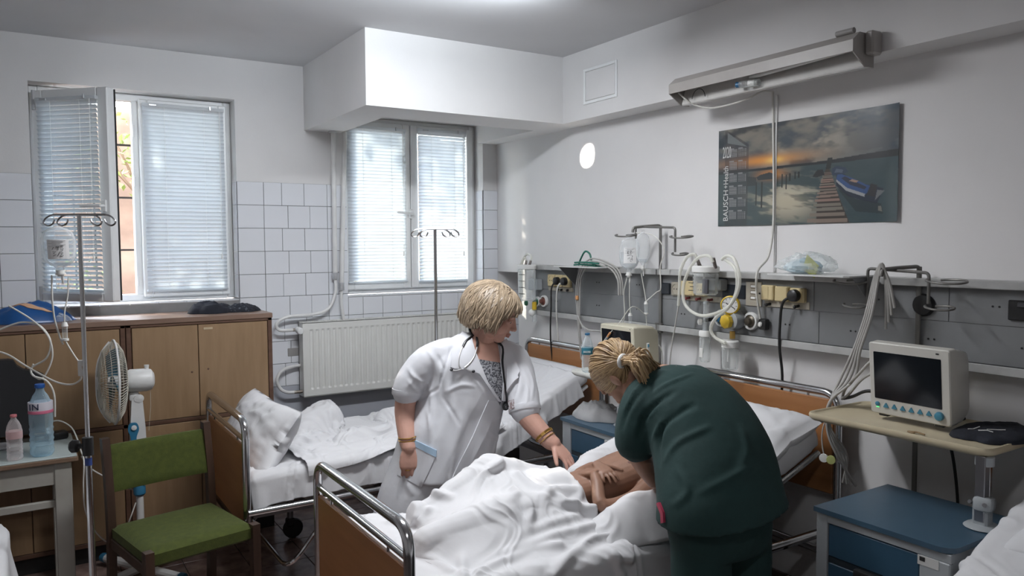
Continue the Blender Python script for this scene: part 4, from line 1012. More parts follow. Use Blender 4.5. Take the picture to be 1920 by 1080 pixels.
def line(name, label, pts, r, mat, cat='tube', n=8, k=6, parent=None, group=None):
    o = MB().tube(smooth_path(pts, k=k), r, n).build(name, mat, parent, 60)
    return tag(o, label, cat, group) if label else o
T1 = [(2.99, 2.784, 1.65), (2.985, 2.809, 1.682), (2.98, 2.876, 1.672), (2.975, 2.94, 1.602), (2.97, 2.974, 1.51), (2.965, 2.954, 1.425), (2.96, 2.873, 1.38), (2.955, 2.777, 1.381), (2.955, 2.65, 1.43), (2.96, 2.60, 1.52), (2.97, 2.62, 1.62), (2.985, 2.70, 1.665)]
T2 = [(2.998, 2.905, 1.665), (2.985, 2.91, 1.69), (2.97, 2.95, 1.672), (2.965, 2.99, 1.60), (2.97, 3.0, 1.52), (2.98, 3.018, 1.413)]
T3 = [(2.985, 2.72, 1.665), (2.97, 2.67, 1.685), (2.96, 2.616, 1.665), (2.95, 2.575, 1.58), (2.95, 2.59, 1.501), (2.955, 2.653, 1.424), (2.96, 2.733, 1.37), (2.965, 2.772, 1.314), (2.97, 2.75, 1.27), (2.97, 2.679, 1.248), (2.98, 2.70, 1.245)]
line('suction_hose', 'pale suction hose looped right round the big canister', T1, .0085, clear_tube); line('suction_hose', 'pale suction hose hanging down left of the big canister', T2, .0085, clear_tube); line('suction_hose', 'pale suction hose curling down to the lower jar below the gauge', T3, .0085, clear_tube)
line('drain_tube', 'thin grey tube hanging straight down from the suction hose end', [(2.98, 3.018, 1.413), (2.98, 3.042, 1.304), (2.98, 3.073, 1.155), (2.98, 3.095, .96)], .004, grey_cable)
j = jar('narrow clear humidifier jar with white cap below the blue outlet', (3.02, 2.862, 0), .030, 1.125, 1.262, whitep, .028)
MB().span((2.988, 2.85, 1.15), (2.991, 2.874, 1.20), .001).build('scale_mark', whitep, j)
fm = thing('flow_meter', 'clear flow meter tube above the narrow humidifier jar', 'flow meter', (3.02, 2.862, 1.29))
MB().cyl((3.02, 2.858, 1.30), (3.02, 2.858, 1.43), .013).build('tube', clearp, fm); m = MB(); m.cyl((3.02, 2.858, 1.285), (3.02, 2.858, 1.335), .016); m.cyl((3.02, 2.858, 1.43), (3.02, 2.858, 1.445), .014); m.build('cap', grey_lac, fm)
MB().lathe([(.012, 0), (.015, .004), (.015, .02), (.006, .024)], (3.01, 2.875, 1.335), (-.8, .6, 0), 12).build('knob', whitep, fm); MB().cyl((3.02, 2.858, 1.345), (3.10, 2.836, 1.352), .010).build('arm', black, fm)
j = jar('wide clear safety jar with brass fitting below the yellow regulator', (3.03, 2.70, 0), .042, 1.105, 1.222, whitep, .032)
m = MB(); m.box((3.03, 2.735, 1.245), (.03, .05, .02), .004); m.build('spout', whitep, j)
# plugs and flexes
m = MB(); m.lathe([(.028, 0), (.030, .006), (.028, .03), (.018, .036)], (FX-.03, 2.357, 1.498), (-1, 0, 0), 16); m.cyl((3.075, 2.357, 1.498), (3.07, 2.375, 1.488), .012, .008)
pg = thing('plugged_flex', 'black power flex from the end socket down behind the orange headboard', 'cord', (3.07, 2.36, 1.49)); m.build('plug', black, pg)
line('flex', None, [(3.075, 2.363, 1.493), (3.06, 2.405, 1.465), (3.07, 2.428, 1.376), (3.08, 2.438, 1.246), (3.12, 2.451, 1.098), (3.12, 2.457, .9), (3.13, 2.46, .5)], .007, blk_tube, parent=pg)
sw = thing('lamp_cord', 'white cord from the wall lamp past the calendar to a black switch', 'cord', (3.15, 2.55, 2.4))
line('flex', None, [(3.155, 2.558, 2.491), (3.155, 2.551, 2.287), (3.155, 2.545, 2.077), (3.155, 2.544, 1.841), (3.13, 2.551, 1.682), (3.07, 2.566, 1.610), (3.07, 2.571, 1.50), (3.085, 2.563, 1.388), (3.09, 2.559, 1.36)], .006, white_cable, parent=sw)
m = MB(); m.box((3.095, 2.545, 1.345), (.035, .045, .055), .008, seg=2); s_ = m.build('switch', black, sw); MB().lathe([(.014, 0), (.012, .006), (.002, .007)], (3.077, 2.552, 1.345), (-1, .3, .2), 12).build('rocker', whitep, s_)
tag(MB().span((3.160, 2.536, 1.602), (XR, 2.545, 2.472), .002).build('cable_trunking', white_met), 'thin white trunking strip on the wall behind the lamp cord', 'trunking')
# hinged shelves
shelf_m = M('pale_metal_shelf', (.60, .60, .59), .45, var=.03)
def shelf(label, y0, y1, gus):
    t = thing('wall_shelf', label, 'shelf', (3.0, (y0+y1)/2, 1.60)); P = [(3.125, y0), (3.125, y1), (2.90, y1), (2.885, y1-.02), (2.885, y0+.02), (2.90, y0)]
    MB().prism(P, .006, Matrix.Translation((0, 0, 1.6015))).build('shelf_plate', shelf_m, t)
    for y in gus: MB().prism([(3.082, 1.6015), (2.93, 1.6015), (3.082, 1.46)], .004, Matrix(((1, 0, 0, 0), (0, 0, -1, y), (0, 1, 0, 0), (0, 0, 0, 1)))).build('gusset', panel_m, t)
    for y in gus: MB().span((3.076, y-.012, 1.575), (3.082, y+.012, 1.6), .002).build('hinge', steel, t)
    return t
shelf('white shelf plate on the near panel rail, a plastic bag lying on it', 1.95, 2.37, [1.96]); shelf('white shelf plate on the far panel rail, green straps lying on it', 3.62, 4.06, [4.05])
# clear crumpled bag on the shelf
def crumple(c, r, seed, n=26, m_=18, flat=.35, amp=.35, f=2.3):
    B = MB().ball((0, 0, 0), 1, n, m_); rs = np.array(B.v); d = rs/np.maximum(np.linalg.norm(rs, axis=1, keepdims=True), 1e-6)
    q = fbm(d[:, 0]*f+5+d[:, 2]*2, d[:, 1]*f+3-d[:, 2], 4, seed); q2 = 1-np.abs(2*fbm(d[:, 0]*f*1.4+d[:, 2]*3, d[:, 1]*f*1.4+7, 3, seed+2)-1)
    R = 1+amp*(q-.5)*1.6+amp*.35*(q2-.7); P = d*R[:, None]*np.array(r); P[:, 2] = np.where(P[:, 2] < 0, P[:, 2]*flat, P[:, 2]); P[:, 2] -= P[:, 2].min()
    B.v = [tuple(p) for p in P+np.array(c)]; return B
t = thing('plastic_bag', 'crumpled clear plastic bag lying on the white shelf', 'bag', (3.0, 2.23, 1.608))
crumple((2.99, 2.23, 1.608), (.09, .13, .075), 5, 34, 24, amp=.5).build('bag_film', clearp, t, 20)
MB().prism([(0, 0), (.06, -.03), (.07, .03), (.01, .07)], .002, basis((2.955, 2.22, 1.63), (.25, -1, -.2), (-.1, 0, 1))).build('card', M('yellow_green_card', (.42, .44, .14), .6), t)
crumple((3.0, 2.25, 1.61), (.06, .09, .045), 9, amp=.4).build('wrapper', thin_mat('blue_wrapper', (.55, .70, .78), .4, .2), t, 20)
# green mask straps on the far shelf
t = thing('mask_strap', 'green elastic oxygen mask straps tangled on the far shelf', 'strap', (3.0, 3.80, 1.61))
for P in ([(2.96, 3.92, 1.615), (2.95, 3.82, 1.62), (2.97, 3.70, 1.612), (3.0, 3.64, 1.612)], [(2.98, 3.90, 1.614), (2.97, 3.86, 1.66), (2.97, 3.82, 1.70), (2.975, 3.78, 1.685), (2.97, 3.75, 1.63), (2.96, 3.70, 1.615)], [(2.95, 3.90, 1.63), (2.94, 3.80, 1.634), (2.95, 3.66, 1.628)]):
    MB().tube(smooth_path(P), .006, 6).build('strap_band', greenk, t)
# far panel: sockets, canister, outlets
s0 = [socket(pf, y0, y1, 1.455, 1.537, .024) for y0, y1 in ((4.33, 4.41), (4.24, 4.32), (4.155, 4.235))]
on_face(MB(), 4.14, 4.42, 1.425, 1.452, .008, .002).build('lower_plate', beige, pf)
for y in (4.30, 4.26, 4.19): MB().cyl((FX, y, 1.437), (FX-.022, y, 1.434), .008, n=8).build('terminal_knob', black, pf)
for lab, y, mt, P in (('black power flex from the middle far socket down behind the far headboard', 4.28, blk_tube, [(3.075, 4.282, 1.494), (3.055, 4.302, 1.447), (3.06, 4.315, 1.336), (3.07, 4.335, 1.075), (3.12, 4.34, .7)]), ('white power flex beside the black one, from the far socket row', 4.195, white_cable, [(3.075, 4.20, 1.494), (3.05, 4.227, 1.45), (3.06, 4.253, 1.303), (3.09, 4.278, 1.118), (3.13, 4.29, .7)])):
    t = thing('plugged_flex', lab, 'cord', (3.09, y, 1.495)); MB().lathe([(.026, 0), (.028, .006), (.026, .03), (.016, .036)], (FX-.024, y, 1.496), (-1, 0, 0), 14).build('plug', black, t); line('flex', None, P, .0055, mt, parent=t)
j = jar('tall clear suction canister with black scale lines by the far corner', (3.02, 4.555, 0), .075, 1.35, 1.575, whitep, .028, oval=.8)
for k in range(4): MB().tube([(2.962, 4.57, 1.40+.045*k), (2.9575, 4.54, 1.40+.045*k), (2.968, 4.505, 1.40+.045*k)], .0022, 5).build('scale_mark', black, j)
m = MB(); m.cyl((3.02, 4.52, 1.60), (3.03, 4.516, 1.632), .010, .008); m.cyl((3.03, 4.585, 1.60), (3.04, 4.59, 1.63), .010, .008); m.build('hose_barb', M('grey_barb', (.16, .14, .13), .5), j)
MB().span((3.06, 4.50, 1.42), (FX, 4.60, 1.50), .006).build('bracket', grey_lac, j)
line('suction_hose', 'pale suction hose arching off the far canister, outer of the two', [(3.03, 4.516, 1.63), (3.04, 4.53, 1.664), (3.05, 4.60, 1.675), (3.06, 4.68, 1.62), (3.08, 4.74, 1.50), (3.10, 4.76, 1.30)], .008, clear_tube)
line('suction_hose', 'pale suction hose arching off the far canister, inner of the two', [(3.04, 4.59, 1.628), (3.045, 4.62, 1.65), (3.06, 4.67, 1.61), (3.08, 4.71, 1.50), (3.09, 4.72, 1.36)], .007, clear_tube)
outlet(pf, 4.475, 1.345, .042, M('rust_core', (.16, .06, .045), .5), None); outlet(pf, 4.56, 1.335, .038, M('green_core', (.02, .13, .07), .4), None)
t = thing('flow_meter', 'small oxygen flow meter with yellow band and green knob on the far panel', 'flow meter', (3.04, 4.52, 1.33))
MB().cyl((3.06, 4.52, 1.25), (3.06, 4.52, 1.36), .014).build('tube', clearp, t); MB().cyl((3.06, 4.52, 1.285), (3.06, 4.52, 1.34), .017).build('band', yellow, t); MB().ball((3.05, 4.535, 1.262), .026, 14, 10).build('body', whitep, t)
MB().lathe([(.018, 0), (.02, .01), (.014, .02), (.003, .021)], (3.03, 4.565, 1.33), (-1, .3, 0), 12).build('knob', M('green_core', (.02, .13, .07), .4), t); MB().cyl((3.06, 4.52, 1.25), (3.06, 4.52, 1.20), .016).build('cup', clearp, t)
# patient cables draped over the far shelf
for k, lab in enumerate(('outermost of the grey patient cables looped over the far shelf', 'second grey patient cable looped over the far shelf', 'innermost grey patient cable looped over the far shelf')):
    q = .016*k
    line('patient_cable', lab, [(3.03-q, 3.531, 1.44), (3.03-q, 3.541, 1.53), (3.02-q, 3.575+q*.3, 1.60-q*.3), (2.98, 3.655, 1.645-q), (2.97, 3.763, 1.655-q), (2.99, 3.885-q, 1.60-q*.6), (3.02, 3.968-q*1.2, 1.515), (3.03, 3.99-q*1.2, 1.411), (3.03, 3.975-q*.6, 1.256), (3.05, 3.965, 1.0+.1*k)], .0055, grey_cable)
tag(MB().box((3.022, 3.972, 1.40), (.02, .024, .03), .006).build('cable_clip', M('orange_clip', (.55, .26, .10), .5)), 'small orange clip holding the grey patient cables', 'clip')
line('sensor_cable', 'grey cable curving from the patient cables into the far monitor', [(3.03, 3.977, 1.29), (2.99, 3.88, 1.235), (2.95, 3.75, 1.215), (2.88, 3.56, 1.232), (2.82, 3.40, 1.235)], .005, grey_cable)
# infusion hangers: wall bar with crossbar and rings
dst = M('painted_grey_steel', (.17, .165, .155), .45, .5)
def ring(c, a, b, nm, par, gap=.85):
    MB().tube([(c[0]+a*math.cos(t), c[1]+b*math.sin(t), c[2]+.006*math.sin(t*1.3)) for t in np.linspace(PI*.5, PI*.5+2*PI*gap, 22)], .0045, 8).build(nm, dst, par)
def hanger(label, y, zt, yl, yr, zc, zl, zr):
    t = thing('infusion_hanger', label, 'hanger', (3.11, y, 0))
    MB().span((3.104, y-.011, .16), (3.112, y+.011, zt), .003).build('wall_bar', dst, t)
    MB().tube(fillet([(3.108, y, zt-.03), (3.106, y, zt), (3.03, y+.04, zt-.005), (2.97, y+.075, zt-.012), (2.965, y+.077, zt-.04)], .02), .008, 10).build('arm', dst, t)
    MB().tube(fillet([(3.02, yl, zl), (3.02, yl, zc), (3.02, yr, zc-.012), (3.02, yr, zr)], .018), .0065, 10).build('crossbar', dst, t)
    MB().box((3.10, y, 1.26), (.03, .05, .06), .006).build('clamp', dst, t); return t
h1 = hanger('grey infusion hanger holding two drip bags, between the two supply panels', 3.295, 1.852, 3.407, 3.087, 1.846, 1.775, 1.70)
ring((2.99, 3.46, 1.795), .05, .075, 'ring', h1); ring((2.99, 3.01, 1.782), .05, .07, 'ring', h1); ring((2.99, 3.02, 1.69), .035, .05, 'ring', h1)
h2 = hanger('grey infusion hanger behind the big monitor, cables hung over its hook', 1.775, 1.648, 1.946, 1.685, 1.638, 1.49, 1.504)
ring((2.99, 2.01, 1.579), .05, .07, 'ring', h2); ring((2.99, 1.60, 1.596), .05, .075, 'ring', h2); ring((3.0, 1.99, 1.478), .035, .05, 'ring', h2); ring((3.0, 1.63, 1.492), .035, .055, 'ring', h2)
# cables over the hook of the second hanger, to the big monitor and below the tray
for k, lab in enumerate(('frontmost grey lead hung over the hook behind the big monitor', 'second grey lead hung over the hook behind the big monitor', 'third grey lead hung over the hook behind the big monitor', 'fourth grey lead, nearest the wall, hung over the hook behind the big monitor')):
    q = (k-1.5)
    line('monitor_lead', lab, [(3.0, 1.83+.012*q, 1.48-.03*k), (2.985, 1.835+.006*q, 1.58), (2.97, 1.852, 1.648+.004*k), (2.965, 1.872+.006*q, 1.60), (2.96+.008*q, 1.90+.014*q, 1.447), (2.955+.01*q, 1.945+.016*q, 1.30), (2.95, 1.985+.02*q, 1.17), (2.90+.012*q, 2.03+.006*q, 1.07), (2.90+.02*q, 2.035+.01*q, .95), (2.93+.02*q, 1.99, .84), (3.0, 1.97+.02*k, .70)], .0058, grey_cable)
for lab, P, r, mt in (('grey lead plugged into the left side of the big monitor, upper one', [(2.98, 2.03, 1.07), (2.95, 1.99, 1.13), (2.92, 1.91, 1.205), (2.92, 1.86, 1.262), (2.92, 1.82, 1.275)], .006, grey_cable), ('grey lead plugged into the left side of the big monitor, lower one', [(2.98, 2.03, 1.075), (2.95, 1.98, 1.10), (2.93, 1.91, 1.175), (2.93, 1.86, 1.21), (2.93, 1.82, 1.215)], .006, grey_cable), ('black lead at the left foot of the big monitor', [(2.98, 2.02, 1.075), (2.94, 1.95, 1.10), (2.92, 1.88, 1.135), (2.93, 1.82, 1.14)], .007, blk_tube)):
    line('monitor_lead', lab, P, r, mt)
t = thing('sensor_lead', 'thin sensor lead with two round clips dangling below the tray by the pillow', 'lead', (2.9, 2.0, .82))
line('wire', None, [(2.92, 2.03, 1.05), (2.88, 2.05, .95), (2.87, 2.04, .86), (2.88, 2.02, .81)], .003, grey_cable, parent=t)
for y, mt in ((2.03, whitep), (1.995, M('yellow_green_clip', (.45, .48, .18), .5))): MB().lathe([(.006, -.006), (.018, -.005), (.019, 0), (.018, .005), (.006, .006)], (2.862, y, .83), (-.9, -.4, 0), 14).build('clip', mt, t)
line('power_flex', 'black flex hanging below the big monitor tray behind the blue cabinet', [(3.0, 1.60, 1.04), (3.02, 1.585, .96), (3.05, 1.58, .85), (3.06, 1.57, .70), (3.08, 1.57, .4)], .006, blk_tube, 'cord')

# ------------------------------------------------------------------ drip bags
ink = M('dark_ink', (.02, .02, .03), .6); label_m = M('paper_label', (.80, .80, .80), .7, var=.02)
def scribble(parent, T, strokes, r=.0011):
    for s in strokes: MB().tube([T @ Vector((x, y, 0)) for x, y in s], r, 4).build('handwriting', ink, parent)
def bag(nm, label, c, w, h, d, face, fill, strokes, tilt=0, lab=True, group=None):
    """soft flask hanging neck down; face = direction its front looks"""
    t = thing(nm, label, 'drip bag', c, group=group); f = Vector(face).normalized(); u = Vector((0, 0, 1)).cross(f).normalized()
    up = (Vector((0, 0, 1))+u*tilt).normalized(); T0 = Matrix(((u.x, up.x, f.x, c[0]), (u.y, up.y, f.y, c[1]), (u.z, up.z, f.z, c[2]), (0, 0, 0, 1)))
    prof = [(.0, .14), (-.02, .32), (-.06, .62), (-.13, .86), (-.26, 1), (-.5, 1.0), (-.70, .93), (-.80, .80), (-.88, .52), (-.92, .30), (-.95, .24), (-1.0, .24)]
    def rg(z, s, k=1): return [tuple(T0 @ Vector((w/2*s*k*math.cos(a)*(1 if abs(math.cos(a)) < .9 else 1), z*h, d/2*k*min(1, s*1.25)*math.sin(a)))) for a in np.linspace(0, 2*PI, 24, endpoint=False)]
    def at(z): 
        for (a, s), (b, q) in zip(prof[:-1], prof[1:]):
            if b <= z <= a: return s+(q-s)*(a-z)/(a-b)
        return .24
    MB().rings([rg(z, s) for z, s in prof]).build('flask', milky, t, 60)
    zs = np.linspace(-fill, -.9, 9); MB().rings([rg(z, at(z), .94) for z in zs]).build('liquid', water, t, 60)
    m = MB()
    for a, b, r in ((.985, 1.05, .13), (1.05, 1.085, .16), (1.085, 1.13, .10)): m.cyl(T0 @ Vector((0, -a*h, 0)), T0 @ Vector((0, -b*h, 0)), w*r, n=14)
    m.build('cap', whitep, t)
    MB().tube([T0 @ Vector((w*.11*math.cos(a), .035*h+h*.03*math.sin(a), 0)) for a in np.linspace(0, 2*PI, 14, endpoint=False)], w*.018, 6, closed=True).build('hanging_loop', milky, t)
    m = MB(); m.cyl(T0 @ Vector((w*.05, -1.12*h, .0)), T0 @ Vector((w*.05, -1.30*h, 0)), w*.045, w*.03, 8); m.build('port', whitep, t)
    if lab:
        V = []; n = 8
        for i in range(n):
            x = (i/(n-1)-.5)*w*.62; zz = d/2*math.sqrt(max(.05, 1-(x/(w/2))**2))+.0012
            V += [(x+.004*w, -.30*h, zz), (x+.004*w, -.74*h, zz)]
        q = len(V); V += [(a, b, z-.0006) for a, b, z in V]; F = [(2*i, 2*i+1, 2*i+3, 2*i+2) for i in range(n-1)]; F += [tuple(k+q for k in f_)[::-1] for f_ in F]
        o = MB().add(V, F, T0).build('label', label_m, t, 0); Tl = T0 @ Matrix.Translation((0, 0, d/2+.0025))
        for k in range(5): MB().tube([Tl @ Vector((w*(-.27+.1*(k % 2)), -h*(.33+.03*k), -.001)), Tl @ Vector((w*(.22-.07*(k % 3)), -h*(.33+.03*k), -.001))], .0006, 4).build('print_line', M('grey_ink', (.25, .25, .27), .6), o)
        for s in strokes: MB().tube([Tl @ Vector((x*w, -y*h, 0)) for x, y in s], .0009, 5).build('handwriting', ink, o)
    return t, T0
toC = Vector((-.55, -.83, .05))
st1 = [[(-.12, .47), (-.17, .53)], [(-.04, .45), (.02, .46), (0, .49), (-.04, .48), (-.04, .45)], [(.02, .46), (.0, .54)], [(.08, .45), (.15, .45), (.11, .48), (.15, .50), (.12, .56)],
       [(-.16, .58), (-.06, .57), (-.14, .62), (-.06, .64), (-.15, .67)], [(.06, .57), (-.03, .68)], [(.09, .58), (.14, .60), (.08, .64), (.15, .66), (.10, .68), (.06, .66)]]
st2 = [[(-.10, .40), (-.14, .47), (-.06, .47)], [(0, .38), (.05, .40), (.0, .43), (.05, .46), (.0, .47)], [(-.15, .52), (.05, .50), (.12, .54), (.08, .57)], [(-.12, .62), (-.02, .58), (.02, .64), (.10, .60), (.12, .66)], [(0, .66), (.06, .70)]]
bag('drip_bag', 'full labelled drip bag on the left hook of the wall hanger', (2.97, 3.40, 1.785), .118, .205, .06, toC, .42, st2, tilt=.03)
bag('drip_bag', 'nearly empty clear drip bottle without label, second on the wall hanger', (2.965, 3.285, 1.812), .078, .19, .045, toC, .80, [], lab=False)
def drip(label, c, pts_up, pts_dn, r=.0028, mt=None):
    t = thing('drip_chamber', label, 'drip line', c)
    MB().cyl((c[0], c[1], c[2]), (c[0], c[1], c[2]-.055), .010, .009).build('chamber', clearp, t)
    m = MB(); m.cyl((c[0], c[1], c[2]-.004), (c[0], c[1], c[2]+.012), .013, .008); m.cyl((c[0], c[1], c[2]-.06), (c[0], c[1], c[2]-.052), .013); m.build('chamber_cap', whitep, t)
    if pts_up: line('tubing', None, pts_up, r, mt or clear_tube, parent=t)
    line('tubing', None, pts_dn, r, mt or clear_tube, parent=t); return t
drip('drip chamber and tubing below the full labelled bag on the wall hanger', (2.96, 3.385, 1.335), [(2.968, 3.40, 1.53), (2.962, 3.395, 1.44), (2.96, 3.385, 1.345)], [(2.96, 3.385, 1.28), (2.94, 3.39, 1.19), (2.90, 3.40, 1.12), (2.80, 3.42, 1.08), (2.76, 3.40, 1.07)])
drip('drip chamber and tubing below the empty bottle on the wall hanger', (2.97, 3.262, 1.41), [(2.966, 3.30, 1.58), (2.968, 3.28, 1.50), (2.97, 3.262, 1.42)], [(2.97, 3.262, 1.355), (2.97, 3.255, 1.29), (2.98, 3.225, 1.22), (3.0, 3.17, 1.16), (3.03, 3.19, 1.05), (3.05, 3.19, .8)])
line('infusion_tube', 'thin white tube from the hanger hook down past the empty bottle', [(2.98, 3.36, 1.81), (2.99, 3.25, 1.80), (3.0, 3.186, 1.76), (3.01, 3.16, 1.70), (3.0, 3.181, 1.62), (3.0, 3.176, 1.5), (2.99, 3.20, 1.475), (2.975, 3.262, 1.425)], .003, white_cable)
line('infusion_tube', 'thin clear tube hanging left of the full bag down to the far monitor', [(2.96, 3.415, 1.55), (2.95, 3.43, 1.46), (2.95, 3.425, 1.32), (2.94, 3.47, 1.22), (2.90, 3.50, 1.10)], .003, clear_tube)
t = thing('syringe_port', 'capped needle port with orange tip dangling before the far monitor', 'needle', (2.70, 3.28, 1.22)); MB().cyl((2.695, 3.245, 1.265), (2.693, 3.265, 1.24), .006).build('tip', M('orange_clip', (.55, .26, .10), .5), t); MB().cyl((2.693, 3.265, 1.24), (2.69, 3.32, 1.185), .0065, .004).build('sleeve', clearp, t)
line('tubing', None, [(2.695, 3.245, 1.265), (2.75, 3.23, 1.32), (2.85, 3.24, 1.40), (2.96, 3.255, 1.345)], .0022, clear_tube, parent=t)

# ------------------------------------------------------------------ wall lamp
lamp_m = M('shaded_lamp_enamel', (.36, .34, .32), .42, var=.04); lampin = M('lamp_inside', (.62, .61, .59), .4)  # housing colour darkened for its side-facing shade, inside kept light
t = thing('wall_lamp', 'long grey fluorescent wall lamp over the calendar, its trough open below', 'lamp', (2.95, 2.45, 2.52))
y0, y1 = 1.93, 2.965
def xz(poly, ya, yb): return MB().prism(poly, yb-ya, Matrix(((1, 0, 0, 0), (0, 0, 1, ya), (0, 1, 0, 0), (0, 0, 0, 1))))
xz([(2.998, 2.60), (2.90, 2.60), (2.855, 2.565), (2.855, 2.518), (2.862, 2.518), (2.862, 2.56), (2.903, 2.592), (2.998, 2.592)][::-1], y0, y1).build('housing', lamp_m, t)
xz([(2.985, 2.592), (2.975, 2.592), (2.94, 2.47), (2.945, 2.465), (2.998, 2.470), (2.998, 2.592)][::-1], y0+.003, y1-.003).build('reflector', lampin, t)
for ya, yb in ((y0-.006, y0), (y1, y1+.006)): xz([(2.998, 2.60), (2.90, 2.60), (2.855, 2.565), (2.855, 2.518), (2.94, 2.466), (2.998, 2.466)][::-1], ya, yb).build('end_cap', lamp_m, t)
MB().span((2.93, y0-.045, 2.51), (2.998, y0-.006, 2.605), .008).build('mount', lamp_m, t)
m = MB(); m.cyl((2.90, y0+.02, 2.612), (2.90, y0+.10, 2.612), .012); m.build('starter', M('grey_starter', (.30, .29, .28), .5), t)
MB().cyl((2.925, y0+.03, 2.548), (2.925, 2.50, 2.528), .013).build('tube', M('unlit_tube', (.72, .72, .70), .3), t)
MB().span((2.905, 2.10, 2.56), (2.97, 2.44, 2.588), .003).build('ballast', M('dark_ballast', (.06, .055, .05), .5), t)
for y in (2.12, 2.38): MB().span((2.90, y, 2.535), (2.93, y+.006, 2.59)).build('clip', chrome, t)
MB().tube([(2.925+.0*a, 2.83+.045*math.cos(a), 2.478+.05*math.sin(a)) for a in np.linspace(.1, PI-.1, 12)], .002, 5).build('wire_loop', black, t)
MB().tube(smooth_path([(2.90, 2.945, 2.525), (2.93, 2.91, 2.48), (2.96, 2.883, 2.457), (2.985, 2.809, 2.434), (3.0, 2.704, 2.434), (3.02, 2.60, 2.45), (3.08, 2.56, 2.485), (3.155, 2.558, 2.49)]), .0045, 8).build('flex', white_cable, t)
t = thing('vial', 'small clear vial with blue cap lying in the wall lamp trough', 'vial', (2.93, 2.52, 2.49))
MB().cyl((2.905, 2.545, 2.497), (2.925, 2.45, 2.492), .017).build('glass_body', clearp, t); MB().cyl((2.905, 2.545, 2.497), (2.901, 2.563, 2.498), .014).build('cap', bluek, t); MB().cyl((2.914, 2.50, 2.496), (2.922, 2.47, 2.494), .0175).build('label', whitep, t)

